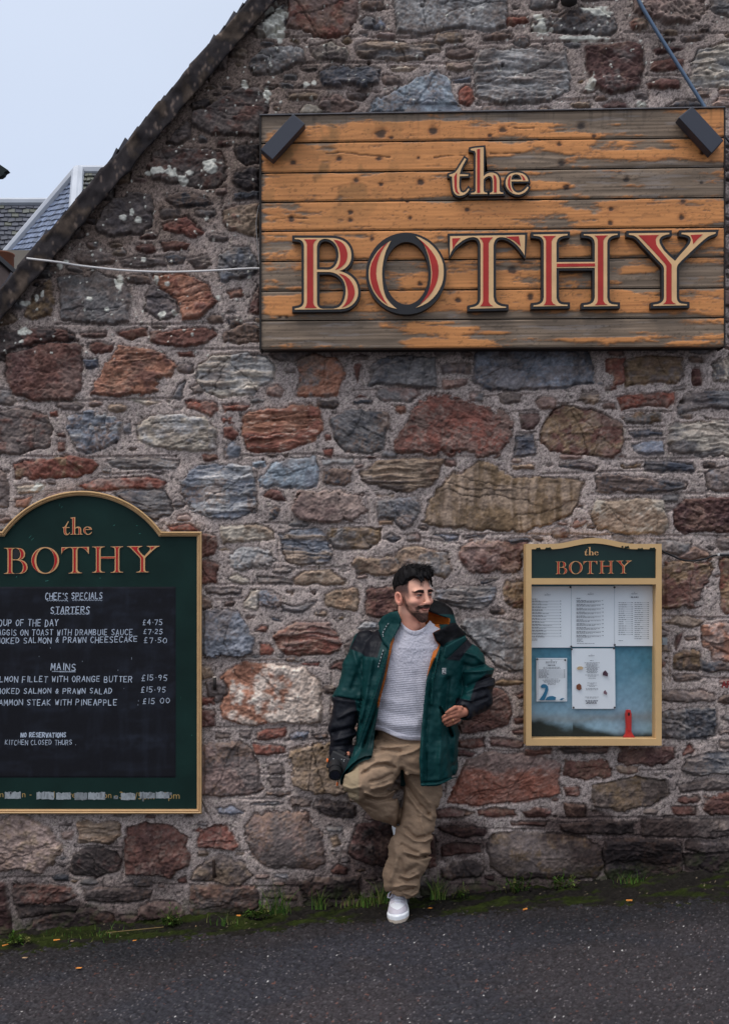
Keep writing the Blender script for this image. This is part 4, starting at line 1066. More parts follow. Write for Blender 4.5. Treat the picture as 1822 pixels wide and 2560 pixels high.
chalk('GAMMON STEAK WITH PINEAPPLE', -14, 292, 1749, 1763, 2.5); chalk('£15 00', 357, 424, 1746, 1759, 2.1)
chalk('NO RESERVATIONS', 53, 165, 1832, 1843, 3.4); chalk('KITCHEN CLOSED THURS .', 14, 190, 1850, 1862, 1.8)
def wiggle(x0, x1, y, w, amp=1.2, per=7):
    mb = MB(); pts = [(x, y + amp * math.sin(x / per * 6.28)) for x in np.arange(x0, x1, 1.8)]
    for p0, p1 in zip(pts[:-1], pts[1:]): mb.add([P(p0[0], p0[1] - w / 2, .0393), P(p1[0] + .4, p1[1] - w / 2, .0393), P(p1[0] + .4, p1[1] + w / 2, .0393), P(p0[0], p0[1] + w / 2, .0393)], [(0, 1, 2, 3)], CH * rr.uniform(.6, 1))
    mb.build('chalk_underline', m_chalk, cb, attr=True)
wiggle(118, 171, 1501.5, 1.8); wiggle(182, 256, 1500.5, 1.8); wiggle(136, 225, 1535, 1.9, 1, 9); wiggle(131, 189, 1678.5, 2, .8, 5); wiggle(150, 190, 1680, 1.2, .5, 5)
mb = MB()
for (x, y, h) in [(126, 1618, 4), (329, 1643, 6), (346, 1750, 4), (345, 1760, 4), (98, 1640, 2), (295, 1674, 3), (310, 1720, 2), (206, 1652, 3)]:
    mb.add([P(x, y, .0393), P(x + 1.2, y, .0393), P(x + 1.2, y + h, .0393), P(x, y + h, .0393)], [(0, 1, 2, 3)], CH * .5)
mb.build('chalk_specks', m_chalk, cb, attr=True)
# painted-out opening hours along the bottom
m_gtext = mat('faded_gold_lettering', alb((150, 128, 84)), .6, var=(60, .3))
fnt = MB()
def text_mesh(t, x, y, h, d, m, parent, name, sx=1.0):
    cu = bpy.data.curves.new(name, 'FONT'); cu.body = t; cu.size = 1; cu.resolution_u = 3; cu.extrude = .0
    o = bpy.data.objects.new(name, cu); C.objects.link(o)
    bpy.context.view_layer.update()
    me = bpy.data.meshes.new_from_object(o.evaluated_get(bpy.context.evaluated_depsgraph_get()))
    bpy.data.objects.remove(o)
    s_ = h / .70
    for v in me.vertices:
        v.co = P(x + v.co.x * s_ * sx, y - v.co.y * s_, d)
    return obj(name, me, m, parent)
for t, x, y, h in [('n', 0, 1993, 15), ('n', 55, 1993, 15), ('-', 74, 1992, 14), ('d', 127, 1994, 16), ('ve', 171, 1994, 15), ('on', 258, 1995, 15), ('-', 288, 1994, 14), ('3', 298, 1996, 17), ('/5pm', 338, 1998, 17), ('9pm', 408, 1997, 17)]:
    text_mesh(t, x, y, h, .0372, m_gtext, cb, 'painted_hours')
for (x0, x1, y0, y1, s_) in [(13, 53, 1980, 1997, 1), (92, 136, 1980, 1998, 1), (141, 178, 1982, 1999, 1), (187, 219, 1981, 2000, .7), (221, 264, 1981, 1999, 1), (285, 296, 1990, 1998, .6), (303, 339, 1983, 2000, 1), (350, 388, 1981, 1996, .8), (390, 424, 1980, 1996, 1), (356, 360, 1996, 2003, .7), (26, 30, 1979, 1985, .8), (422, 430, 1981, 1988, .7)]:
    nx2, ny2 = max(6, int(x1 - x0)), 12; mb = MB()   # brushed white patch over the old hours, ragged at its ends
    xg = np.linspace(x0, x1, nx2); yg = np.linspace(y0, y1, ny2); QX, QY = np.meshgrid(xg, yg)
    wn = fbm(QX / 7, QY / 14, 3, 600)[..., None]; cw = alb((158, 168, 180)) * s_ * (.35 + 1.0 * wn) * (1 - .55 * sstep(.55, .7, wn))
    top_j = (vnoise(xg / 4, xg * 0, 601) - .5) * 4; bot_j = (vnoise(xg / 5, xg * 0, 602) - .5) * 3
    QY = QY + top_j[None] * (1 - (QY - y0) / (y1 - y0)) + bot_j[None] * ((QY - y0) / (y1 - y0))
    vq = np.array([tuple(P(a, b, .0378)) for a, b in zip(QX.ravel(), QY.ravel())])
    obj('white_patch', np_mesh('white_patch', vq, grid_faces(ny2, nx2)[:, ::-1], cw.reshape(-1, 3)), m_chalk, cb)
mb = MB()
for (x, y, l, a) in [(150, 1262, 8, 1.2), (155, 1268, 6, .9), (76, 1342, 9, .8), (82, 1348, 8, .7), (286, 1313, 5, .5), (343, 1314, 3, 0), (350, 1334, 4, .1), (251, 1445, 3, 0), (118, 1452, 8, .2), (42, 1442, 5, .9), (480, 1838, 2, 0), (452, 1745, 8, 1.4), (36, 1315, 6, .8)]:
    dx, dy = math.cos(a) * l / 2, -math.sin(a) * l / 2
    mb.add([P(x - dx, y - dy - .5, .0365), P(x + dx, y + dy - .5, .0365), P(x + dx, y + dy + .6, .0365), P(x - dx, y - dy + .6, .0365)], [(0, 1, 2, 3)], alb((70, 130, 125)))
mb.build('scratches', m_chalk, cb, attr=True)

# ------------------------------------------------------------------ the menu case
mc = empty('menu_case', P(1483, 1860, .05), 'glazed menu case with a tan frame and green arched header beside the man', 'display case')
m_tan = mat('tan_painted_wood', alb((200, 168, 124)), .5, var=(10, .06), bump=(160, .001, .3))
def top_curve(o, n=40, x0=1314, x1=1653):       # y of the shaped top edge, inset o
    pts = []
    for k in range(n + 1):
        x = x0 + (x1 - x0) * k / n; u = (x - 1483) / 170
        y = 1359.5 - 14.5 * (.5 + .5 * math.cos(math.pi * min(1, abs(u) / .62))) + o
        pts.append((x, y))
    return pts
outer = top_curve(0) + [(1653, 1864), (1314, 1864)]
inn = lambda y0, y1: [(1328, y0), (1639, y0), (1639, y1), (1328, y1)]
hole1 = top_curve(13.5, x0=1328, x1=1639); hole1 = hole1 + [(1639, 1445.5), (1328, 1445.5)]
mb = MB(); prism(mb, [outer, hole1, inn(1461, 1847)], .02, .105); o = mb.build('case_frame', m_tan, mc)
b = o.modifiers.new('bevel', 'BEVEL'); b.width = .002; b.segments = 1; b.limit_method = 'ANGLE'
mb = MB(); pbox(mb, 1320, 1375, 1646, 1452, .012, .085)
hp = MB(); prism(hp, [top_curve(9, x0=1325, x1=1641) + [(1641, 1449), (1325, 1449)]], .06, .094); hp.build('header_panel', mat('header_green', alb((12, 42, 40)), .45, var=(6, .2), spec=.4), mc)
mb2 = MB()
for (x, y, w, h) in [(1345, 1371, 14, 3), (1370, 1370.5, 18, 3), (1566, 1368, 14, 4), (1600, 1372, 18, 2.5), (1630, 1371.5, 18, 3.5), (1555, 1366, 6, 2)]:
    prism(mb2, [[(x - w / 2, y + 3), (x - w * .3, y - h * .7), (x, y - h * .4), (x + w * .25, y - h), (x + w / 2, y + 3)]], .10, .1062)
mb2.build('peeled_paint', mat('peel_dark_green', alb((20, 34, 24)), .7), mc)
kx3 = (1170 - 398) * .2463 / (3105 - 262); ky3 = (470 - 333) * .2463 / (1390 - 868)
XF3 = lambda p: (1290 + 398 * .2463 + (p[0] - 262) * kx3, 1320 + 333 * .2463 + (p[1] - 876) * ky3)
kt3 = (833 - 690) * .2463 / (1842 - 1306)
XF4 = lambda p: (1290 + 690 * .2463 + (p[0] - 1306) * kt3, 1320 + 192 * .2463 + (p[1] - 292) * kt3)
lettering('BOTHY', XF3, mc, .0935, .001, (m_black, m_crm2, m_red2), ring=True); lettering('the', XF4, mc, .0935, .001, (m_black, m_crm2, m_red2), ring=True, inlay=False)
# faded blue backing photograph with a dark horizon at its foot
nx_, ny_ = 130, 160
bx = np.linspace(1322, 1645, nx_); by = np.linspace(1455, 1853, ny_); BX, BY = np.meshgrid(bx, by)
n1 = fbm(BX / 60, BY / 40, 5, 210); n2 = fbm(BX / 8, BY / 8, 3, 211)
hor = BY - 1800 + 26 * (n1 - .5) * 2 - 18 * np.exp(-((BX - 1345) / 22) ** 2) * -1
top_ = alb((62, 106, 128)); mid = alb((112, 140, 162)); sand = alb((104, 98, 92)); dk = alb((26, 32, 28))
w1 = sstep(1640, 1790, BY + (n1 - .5) * 80)[..., None]; colb = top_ * (1 - w1) + mid * w1
gl = sstep(.35, .75, n1)[..., None] * .25; colb = colb * (1 - gl) + alb((90, 130, 150)) * gl
w2 = (np.exp(-((BY - 1795 - (n1 - .5) * 20) / 12) ** 2) * .5)[..., None]; colb = colb * (1 - w2) + sand * w2
edge_ = sstep(0, 1, (BY - 1806 + np.where(BX < 1430, 14 * np.cos((BX - 1340) / 40), 0) - np.clip((BX - 1430) / 9, 0, 22) + (n1 - .5) * 34) / 22)[..., None]
colb = colb * (1 - edge_) + dk * edge_; colb = np.clip(colb * 1.55, 0, .8) * (.8 + .4 * n2)[..., None]
Vb = np.stack([(BX - 911) / 500 * (D - .028) / D, BX * 0 - .028, CAMZ + (1450 - BY) / 500 * (D - .028) / D], -1).reshape(-1, 3)
m_backp = mat('faded_print', attr=True, rough=.7)
obj('backing_print', np_mesh('backing_print', Vb, grid_faces(ny_, nx_)[:, ::-1], colb.reshape(-1, 3)), m_backp, mc)
# glass: transparent pane with a Fresnel sheen
gm = bpy.data.materials.new('case_glass'); gm.use_nodes = True; N = gm.node_tree; N.nodes.clear()
go = N.nodes.new('ShaderNodeOutputMaterial'); tr = N.nodes.new('ShaderNodeBsdfTransparent'); gl_ = N.nodes.new('ShaderNodeBsdfGlossy'); gl_.inputs['Roughness'].default_value = .03
tr.inputs[0].default_value = (.93, .95, .96, 1)
fr_ = N.nodes.new('ShaderNodeFresnel'); fr_.inputs[0].default_value = 1.45; mx = N.nodes.new('ShaderNodeMixShader')
N.links.new(fr_.outputs[0], mx.inputs[0]); N.links.new(tr.outputs[0], mx.inputs[1]); N.links.new(gl_.outputs[0], mx.inputs[2]); N.links.new(mx.outputs[0], go.inputs[0])
mb = MB(); mb.add([P(1326, 1459, .078), P(1641, 1459, .078), P(1641, 1849, .078), P(1326, 1849, .078)], [(0, 1, 2, 3)]); mb.build('glass_pane', gm, mc)
m_latch = mat('zinc', alb((150, 156, 164)), .35, metal=.8)
mb = MB(); pbox(mb, 1654, 1594, 1667, 1612, .0, .05); pbox(mb, 1655, 1599, 1664, 1606, .05, .062); mb.build('latch', m_latch, mc)
# sheets of paper pinned inside
m_paper = mat('white_paper', alb((206, 212, 230), .70), .8); m_ink = mat('black_print', alb((70, 74, 92)), .8); m_pin = mat('steel_pin', alb((70, 72, 78)), .4, metal=.4)
def sheet(x0, y0, x1, y1, d, label, skew=0):
    n_, m_ = 9, 9; V_ = []
    for j in range(m_):
        for i in range(n_):
            u, v = i / (n_ - 1), j / (m_ - 1)
            V_.append(P(x0 + (x1 - x0) * u + skew * v, y0 + (y1 - y0) * v, d + .002 * math.sin(u * 3 + v * 2) ** 2 + .003 * (v ** 3) * (.5 + .5 * math.sin(5 * u))))
    e_ = empty('menu_sheet', P((x0 + x1) / 2, y1, d), label, 'menu', 'paper menus pinned in the glass case')
    me = np_mesh('paper', np.array([tuple(v) for v in V_]), grid_faces(m_, n_)[:, ::-1]); obj('paper', me, m_paper, e_)
    return e_
def ink(e_, rows, d, name='print'):
    mb = MB()
    for (x0, x1, y, h, kind) in rows:
        x = x0
        while x < x1 - .5:
            w = rr.uniform(2.5, 8) if kind == 'w' else (x1 - x0)
            w = min(w, x1 - x)
            mb.add([P(x, y, d), P(x + w, y, d), P(x + w, y + h, d), P(x, y + h, d)], [(0, 1, 2, 3)]); x += w + rr.uniform(.9, 1.6)
    return mb.build(name, m_ink, e_)
def mini_head(e_, cx, y, wpx, d):
    k3 = wpx / (3105 - 262)
    mb = MB()
    for ch in 'BOTHY': prism(mb, [[(cx - wpx / 2 + (p[0] - 262) * k3, y + (p[1] - 868) * k3) for p in lp] for lp in L[ch]['face']], d - .0006, d)
    k4 = k3 * .9
    for ch in 'the': prism(mb, [[(cx + (p[0] - 1575) * k4, y - 320 * k4 - 1.5 + (p[1] - 292) * k4) for p in lp] for lp in L[ch]['face']], d - .0006, d)
    mb.build('menu_heading', m_ink, e_)
def pins(e_, pts, d):
    for (x, y) in pts:
        bm = bmesh.new(); bmesh.ops.create_uvsphere(bm, u_segments=10, v_segments=6, radius=.0052); me = bpy.data.meshes.new('pin')
        for v in bm.verts: v.co = Vector((v.co.x, v.co.y * .6, v.co.z)) + P(x, y, d)
        bm.to_mesh(me); bm.free(); obj('pin', me, m_pin, e_)
dS = .036
s1 = sheet(1321, 1466, 1427, 1619, dS, 'long typed menu sheet at the upper left of the case'); mini_head(s1, 1368, 1486, 15, dS + .006)
rows = [(1329, 1342, 1497, 1.4, 'w')]
for k, y in enumerate(np.arange(1502, 1593, 7.3)):
    rows += [(1329, 1345 + rr.uniform(0, 14), y, 1.3, 'w'), (1345, 1396, y + .6, .45, 'l'), (1398, 1402, y, 1.2, 'w'), (1329, 1350 + rr.uniform(0, 30), y + 2.4, .9, 'w')]
ink(s1, rows + [(1329, 1343, 1597, 1.1, 'w'), (1329, 1342, 1600, 1.1, 'w')], dS + .0075)
s2 = sheet(1427.5, 1465, 1535, 1617, dS + .001, 'typed menu sheet in the upper middle of the case'); mini_head(s2, 1476, 1484, 15, dS + .007)
rows = [(1440, 1451, 1495, 1.5, 'w')]
for y in np.arange(1500.5, 1592, 9.7):
    rows += [(1440, 1456 + rr.uniform(0, 8), y, 1.3, 'w'), (1458, 1502, y + .6, .45, 'l'), (1504, 1508, y, 1.2, 'w'), (1440, 1500, y + 2.6, .9, 'w'), (1440, 1478 + rr.uniform(-8, 15), y + 4.6, .9, 'w')]
ink(s2, rows + [(1441, 1455, 1597, 1, 'w'), (1441, 1452, 1600, 1, 'w'), (1441, 1457, 1603, 1, 'w'), (1441, 1485, 1608, .9, 'w')], dS + .0085)
s3 = sheet(1535.5, 1464, 1645, 1615, dS + .002, 'two column drinks sheet at the upper right of the case'); mini_head(s3, 1585, 1483, 15, dS + .008)
rows = [(1576, 1595, 1491.5, 2.2, 'w')]
for y in np.arange(1506, 1586, 5.3): rows += [(1545, 1562 + rr.uniform(-4, 4), y, 1.1, 'w'), (1562, 1576, y + .5, .4, 'l'), (1577, 1581, y, 1.1, 'w')]
for y in np.arange(1506, 1600, 5.0): rows += [(1585, 1602 + rr.uniform(-4, 6), y, 1.1, 'w'), (1603, 1616, y + .5, .4, 'l'), (1617, 1621, y, 1.1, 'w')]
ink(s3, rows + [(1545, 1557, 1601, 1, 'w')], dS + .0095)
pins(s2, [(1425, 1468), (1427, 1616)], dS + .008); pins(s3, [(1535, 1468.5), (1535.5, 1612)], dS + .009)
s4 = sheet(1428, 1621, 1536, 1772, dS + .001, 'dessert menu sheet with small cake pictures in the lower middle of the case', 1.5); mini_head(s4, 1478, 1638, 15, dS + .009)
rows = [(1474, 1482, 1651, 1.2, 'w')]
for y in np.arange(1656.5, 1684, 2.75): q = rr.uniform(10, 19); rows.append((1479 - q, 1479 + q, y, 1.0, 'w'))
for y in [1687, 1690, 1695, 1707, 1709.5, 1712.5, 1715.5, 1721, 1724, 1742, 1744.5]: q = rr.uniform(4, 18); rows.append((1479 - q, 1479 + q, y, .9, 'w'))
for y in [1750.5, 1753, 1755.5, 1757.5]: q = rr.uniform(10, 18); rows.append((1478 - q, 1478 + q, y, 1.4, 'w'))
ink(s4, rows, dS + .010)
pins(s4, [(1428, 1623), (1533.5, 1621), (1433, 1769), (1535.5, 1769)], dS + .009)
def blob(e_, name, pts, d, c_):
    mb = MB(); prism(mb, [pts], d - .0008, d); mb.build(name, mat('print_' + name, alb(c_, .78), .8, var=(300, .35)), e_)
blob(s4, 'cake_picture', eps('1441,1670 1446,1666 1453,1666 1457,1669 1456,1673 1449,1674 1443,1674'), dS + .010, (186, 160, 126))
blob(s4, 'cake_picture', eps('1506,1682 1511,1676 1514,1677 1519,1684 1518,1691 1506,1688'), dS + .010, (70, 48, 62))
blob(s4, 'cake_picture', eps('1440,1713 1447,1709 1452,1713 1453,1722 1447,1726 1440,1722'), dS + .010, (112, 66, 48))
blob(s4, 'cake_picture', eps('1508,1729 1512,1725 1517,1733 1515,1737 1508,1734'), dS + .010, (118, 92, 104))
s5 = sheet(1340, 1645, 1416.5, 1753.5, dS, 'smallest sheet in the case with a blue long-necked animal drawn on it'); mini_head(s5, 1378, 1653, 29, dS + .008)
rows = [(1369, 1387, 1662, 2, 'w'), (1357, 1400, 1667.5, 1, 'w'), (1357, 1400, 1670.5, 1, 'w')]
for y in np.arange(1674, 1694, 2.8): rows += [(1346, 1365 + rr.uniform(0, 10), y, 1, 'w'), (1366, 1407, y + .8, .35, 'l'), (1408, 1412, y, 1, 'w')]
for y in [1697, 1700, 1702.5, 1705, 1708, 1711]: q = rr.uniform(16, 26) if y < 1706 else 10; rows.append((1378 - q, 1378 + q, y, .9, 'w'))
ink(s5, rows + [(1343, 1414, 1648, .5, 'l'), (1343, 1414, 1750, .5, 'l')], dS + .009)
mb = MB(); mb.add([P(1343, 1648, dS + .009), P(1343.6, 1648, dS + .009), P(1343.6, 1750, dS + .009), P(1343, 1750, dS + .009)], [(0, 1, 2, 3)]); mb.add([P(1413.5, 1648, dS + .009), P(1414, 1648, dS + .009), P(1414, 1750, dS + .009), P(1413.5, 1750, dS + .009)], [(0, 1, 2, 3)]); mb.build('print_border', m_ink, s5)
mb = MB()
prism(mb, [sm(eps('1347,1750 1354,1741 1361,1728 1363,1720 1359,1719.5 1353,1720 1351,1716 1353,1712 1358,1710 1364,1711 1369,1716 1370,1724 1367,1734 1363,1744 1360,1750'), 1)], dS + .008, dS + .009)
prism(mb, [sm(eps('1362,1750 1366,1744 1373,1740.5 1381,1740 1389,1743 1394,1750'), 1)], dS + .008, dS + .009)
prism(mb, [sm(eps('1398,1750 1402,1746 1407,1745 1411,1747 1407,1747.5 1404,1750'), 1)], dS + .008, dS + .009)
mb.build('animal_drawing', mat('blue_print', alb((44, 104, 140), .78), .7), s5)
pins(s5, [(1342.5, 1648), (1412, 1650)], dS + .009)
# the red scraper left standing in the case
sc_ = empty('red_scraper', P(1571, 1846, .05), 'red plastic scraper standing handle up in the bottom of the menu case', 'scraper')
m_redp = mat('red_plastic', alb((196, 48, 44)), .35, spec=.5)
mb = MB()
prism(mb, [sm(eps('1562.5,1775 1578,1775 1577.5,1829 1580,1835 1590,1848 1555,1848 1563,1835 1565.5,1829'), 1)], .040, .060)
prism(mb, [eps('1565,1778 1575.5,1778 1575,1826 1567.5,1826')], .060, .066)
mb.build('handle', m_redp, sc_)
mb = MB(); prism(mb, [ell(1571, 1785.5, 2.6, 4.5, 16)], .06, .0668); mb.build('hanging_hole', mat('hole_dark', alb((50, 16, 18)), .8), sc_)
# ------------------------------------------------------------------ the sloping road
EXPO = .95
def geom(a, b, n): return np.sign(a) * np.geomspace(abs(a), abs(b), n)
gx = np.concatenate([geom(-90, -2.75, 24), np.arange(-2.7, 2.7, .0052), geom(2.75, 90, 24)])
gy = np.concatenate([geom(-90, -1.75, 24), np.arange(-1.7, .04, .0052), geom(.06, 90, 22)])
GX, GY = np.meshgrid(gx, gy)
n1 = fbm(GX / .9, GY / .5, 4, 300); n2 = vnoise(GX / .011, GY / .011, 301); n3 = vnoise(GX / .02, GY / .02, 302); gr_ = RNG.random(GX.shape)
near = ((np.abs(GX) < 2.72) & (GY > -1.72) & (GY < .05))
GZ = gz(GX) + np.where(near, (n2 - .5) * .009 + (n3 - .5) * .008 + (gr_ - .5) * .004, 0) + (fbm(GX / .7, GY / .7, 3, 303) - .5) * .015 * near
base = alb((39, 39, 47)) * (.58 + .7 * n1)[..., None]
br = sstep(.45, .65, fbm(GX / .5, GY / .3, 4, 304))[..., None] * .5; base = base * (1 - br) + alb((48, 42, 44)) * br * (.7 + .6 * n1)[..., None]
base = base * np.where(near, .12 + 1.0 * n2 * .8 + .95 * gr_, 1.0)[..., None]
chip = ((gr_ > .984) & near) | ((vnoise(GX / .008, GY / .008, 305) > .93) & (gr_ > .35) & near)
cc_ = alb((112, 108, 114)) * (.35 + .8 * RNG.random(GX.shape))[..., None]
base = np.where(chip[..., None], cc_, base)
redc = (vnoise(GX / .012, GY / .012, 306) > .94) & near; base = np.where(redc[..., None], alb((98, 66, 60)) * (.6 + .6 * gr_)[..., None], base)
wht = near & (RNG.random(GX.shape) > .99945); base = np.where(wht[..., None], alb((205, 205, 210)), base)
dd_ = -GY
wall_dark = sstep(.75, .25, dd_ + (n1 - .5) * .5) * near * .5; base = base * (1 - wall_dark[..., None] * .8)  # road gets darker towards the wall, with a ragged edge
road = obj('road', np_mesh('road', np.stack([GX, GY, GZ], -1).reshape(-1, 3), grid_faces(len(gy), len(gx)), np.clip(base, .006, .8).reshape(-1, 3)), mat('asphalt', attr=True, rough=.62, spec=.35, bump=(330, .003, .6)))
tag(road, kind='structure')

# moss and soil along the foot of the wall
mx_ = np.arange(-2.7, 2.7, .0065); mv = np.linspace(0, 1, 90); MX, MV = np.meshgrid(mx_, mv)
wid = .24 + .16 * fbm(mx_ / .5, mx_ * 0, 4, 310) + .08 * np.clip(mx_, 0, 2) + .05 * vnoise(mx_ / .03, mx_ * 0, 311)
MY = .03 - MV * wid[None, :]
a1 = fbm(MX / .09, MY / .06, 5, 312); a2 = vnoise(MX / .013, MY / .013, 313); a3 = RNG.random(MX.shape)
hump = (1 - MV) ** 1.3 * (.010 + .022 * fbm(MX / .3, MY / .3, 3, 314)) + (a1 - .38) * .045 * (1 - MV ** 2) + (a2 - .5) * .010
edge_ = sstep(1, .55, MV + (a1 - .5) * .9)
MZ = gz(MX) - .006 + hump * edge_ + edge_ * .008
green = sstep(.46, .66, fbm(MX / .12, MY / .05, 4, 315) - np.abs(MV - .5) * .12 + .13 * sstep(.2, -1.2, MX))
mc_ = alb((30, 28, 27)) * (1 - green[..., None]) + (alb((38, 46, 18)) * (.4 + .9 * a1)[..., None]) * green[..., None]
mc_ = mc_ * (.45 + .7 * a2 + .4 * a3)[..., None]
bits = (a3 > .995); mc_ = np.where(bits[..., None], alb((120, 110, 96)), mc_)
tag(obj('moss', np_mesh('moss', np.stack([MX, MY, MZ], -1).reshape(-1, 3), grid_faces(len(mv), len(mx_))[:, ::-1], np.clip(mc_, .004, .8).reshape(-1, 3)), mat('moss_and_soil', attr=True, rough=.95, spec=.1, bump=(240, .004, .6))),
    'strip of dark moss and soil along the foot of the wall', 'moss', kind='stuff')

def on_ground(px, py):                          # point of the road plane seen at a pixel
    d = 0.1
    for _ in range(30):
        p = P(px, py, d); g = gz(p.x); f = (CAMZ - g) / ((py - 1450) / 500); d = D * (1 - f)
    p = P(px, py, d); p.z = gz(p.x); return p

m_blade = mat('grass_blade', attr=True, rough=.6, spec=.2)
def tuft(px, d, n, h, label, spread=.05, name='grass_tuft', cat='grass', leafy=False):
    x = (px - 911) / 500 * (D - d) / D; z = gz(x) + .022; mb = MB(); R_ = random.Random(int(px))
    o = None
    for k in range(n):
        a = R_.uniform(0, 6.28); r = R_.uniform(0, spread); b = Vector((x + math.cos(a) * r * 1.4, -d + math.sin(a) * r * .5, z))
        L_ = h * 1.25 * R_.uniform(.4, 1.05); lean = Vector((R_.uniform(-.6, .6), R_.uniform(-.5, .2), 0)); w = R_.uniform(.0016, .003)
        c = np.array(alb(R_.choice([(78, 112, 44), (60, 92, 34), (100, 120, 58), (46, 74, 30), (110, 110, 66)]))) * R_.uniform(.7, 1.15)
        if leafy:
            tip = b + Vector((lean.x * L_ * .8, lean.y * L_ * .6, L_ * R_.uniform(.3, 1)))
            mb.tube([b, (b + tip) / 2 + Vector((0, 0, L_ * .1)), tip], .0009, 4, c)
            for q in range(5):
                cq = b.lerp(tip, .3 + .16 * q); da = Vector((R_.uniform(-1, 1), R_.uniform(-.6, .3), R_.uniform(-.2, .6))).normalized(); s_ = R_.uniform(.007, .014)
                sd_ = da.cross(Vector((0, .3, 1))).normalized() * s_ * .55
                mb.add([cq, cq + da * s_ + sd_, cq + da * s_ * 2.1, cq + da * s_ - sd_], [(0, 1, 2, 3)], c * R_.uniform(.7, 1.3))
            continue
        pts = []
        for q in range(5):
            t = q / 4; pts.append(b + Vector((lean.x * L_ * t * t, lean.y * L_ * t * t, L_ * (t - .25 * t * t * abs(lean.x)))))
        vs_ = []; sx = Vector((1, R_.uniform(-.6, .6), 0)).normalized()
        for q, p in enumerate(pts): ww = w * (1 - q / 4.2); vs_ += [p - sx * ww, p + sx * ww]
        mb.add(vs_, [(2 * q, 2 * q + 1, 2 * q + 3, 2 * q + 2) for q in range(4)], c)
    o = mb.build(name, m_blade, None, attr=True); tag(o, label, cat, 'weeds growing along the foot of the wall'); return o
tuft(690, .06, 46, .15, 'tallest grass tuft with long stems under the round grey stone', .075)
tuft(797, .05, 34, .11, 'narrow upright grass tuft midway between the tallest tuft and the shoe', .03)
tuft(905, .06, 60, .075, 'low wide grass patch left of the white shoe', .10)
tuft(957, .05, 34, .12, 'grass tuft close behind the heel of the white shoe', .035)
tuft(1090, .05, 46, .12, 'bright grass tuft just right of the white shoe', .035)
tuft(640, .10, 26, .06, 'low leafy weed left of the tallest grass tuft', .05, 'weed', 'weed', True)
tuft(430, .09, 30, .085, 'feathery weed below the dark red stone', .045, 'weed', 'weed', True)
tuft(1150, .06, 16, .07, 'small green weed between the grass tuft and the yellowing weed', .03, 'weed', 'weed', True)
tuft(1285, .05, 26, .10, 'yellowing leafy weed below the long brown stone', .05, 'weed', 'weed', True)
tuft(1400, .05, 24, .09, 'dark leafy weed under the right end of the long brown stone', .05, 'weed', 'weed', True)
tuft(1570, .06, 40, .06, 'low grass patch at the foot of the blackened stones', .055)
tuft(50, .16, 22, .05, 'small weed at the far left foot of the wall', .05, 'weed', 'weed', True)
tuft(560, .16, 30, .045, 'short grass beside an orange stub left of the tallest tuft', .08)
tuft(250, .18, 46, .035, 'very short grass in the moss below the arched board', .22)

m_leaf = mat('orange_litter', alb((206, 132, 60)), .7, var=(60, .3)); m_pale = mat('pale_litter', alb((170, 140, 110)), .7, var=(60, .3))
def litter(px, py, w, h, ang, label, m, name, cat, lift=.012):
    p = on_ground(px, py); c, s_ = math.cos(ang), math.sin(ang); mb = MB()
    if name == 'cigarette_end':
        mb.tube([p + Vector((-w * c, -w * s_, lift)), p + Vector((w * c, w * s_, lift + .003))], .004, 8)
    else:
        pts = [(-1, 0, 0), (-.4, .5, .35), (.4, .55, .2), (1, .05, .5), (.5, -.5, .2), (-.4, -.45, .05)]
        mb.add([p + Vector(((x * c - y * s_) * w, (x * s_ + y * c) * w * .9, lift + z * h)) for x, y, z in pts] + [p + Vector((0, 0, lift + .002))], [(k, (k + 1) % 6, 6) for k in range(6)])
    tag(mb.build(name, m, None), label, cat, 'litter dropped along the foot of the wall')
litter(14, 2370, .014, .008, .5, 'orange stub at the left edge of the moss', m_leaf, 'cigarette_end', 'cigarette end')
litter(128, 2351, .013, .01, .7, 'upright orange stub of a close pair in the moss below the arched board', m_leaf, 'cigarette_end', 'cigarette end')
litter(143, 2357, .016, .01, -.1, 'flat orange stub of a close pair in the moss below the arched board', m_leaf, 'cigarette_end', 'cigarette end')
litter(597, 2305, .012, .01, -.5, 'orange stub left of the tallest grass tuft', m_leaf, 'cigarette_end', 'cigarette end', .03)
litter(1572, 2258, .014, .01, -.35, 'orange stub on the road edge below the blackened stones', m_leaf, 'cigarette_end', 'cigarette end')
litter(1312, 2280, .010, .006, .3, 'small orange stub on the road below the menu case', m_leaf, 'cigarette_end', 'cigarette end')
litter(63, 2401, .015, .006, .0, 'ochre leaf on the road at the left, nearest the moss', m_pale, 'leaf', 'leaf')
litter(198, 2427, .016, .006, .1, 'orange leaf alone out on the dark road', m_leaf, 'leaf', 'leaf')
litter(337, 2358, .011, .008, .2, 'small orange leaf on the moss edge under the arched board', m_leaf, 'leaf', 'leaf')
litter(388, 2325, .014, .008, .4, 'ochre leaf against the wall foot left of the feathery weed', m_leaf, 'leaf', 'leaf')
litter(488, 2322, .009, .006, .3, 'pale leaf scrap right of the feathery weed', m_pale, 'leaf', 'leaf')
litter(945, 2268, .018, .022, .6, 'curled tan leaf standing just left of the white shoe', m_pale, 'leaf', 'leaf', .02)
litter(1075, 2277, .014, .008, -.3, 'orange leaf on the moss right of the white shoe', m_leaf, 'leaf', 'leaf')
litter(181, 2359, .010, .004, .2, 'pale leaf scrap right of the pair of stubs', m_pale, 'leaf', 'leaf')
# a dry stalk lying on the moss
mb = MB(); q = [on_ground(270, 2347) + Vector((0, 0, .03)), on_ground(330, 2343) + Vector((0, 0, .034)), on_ground(410, 2333) + Vector((0, 0, .03))]
mb.tube(q, .0022, 6); tag(mb.build('dry_stalk', mat('straw', alb((112, 96, 62)), .8)), 'dry straw stalk lying along the moss under the arched board', 'stalk')

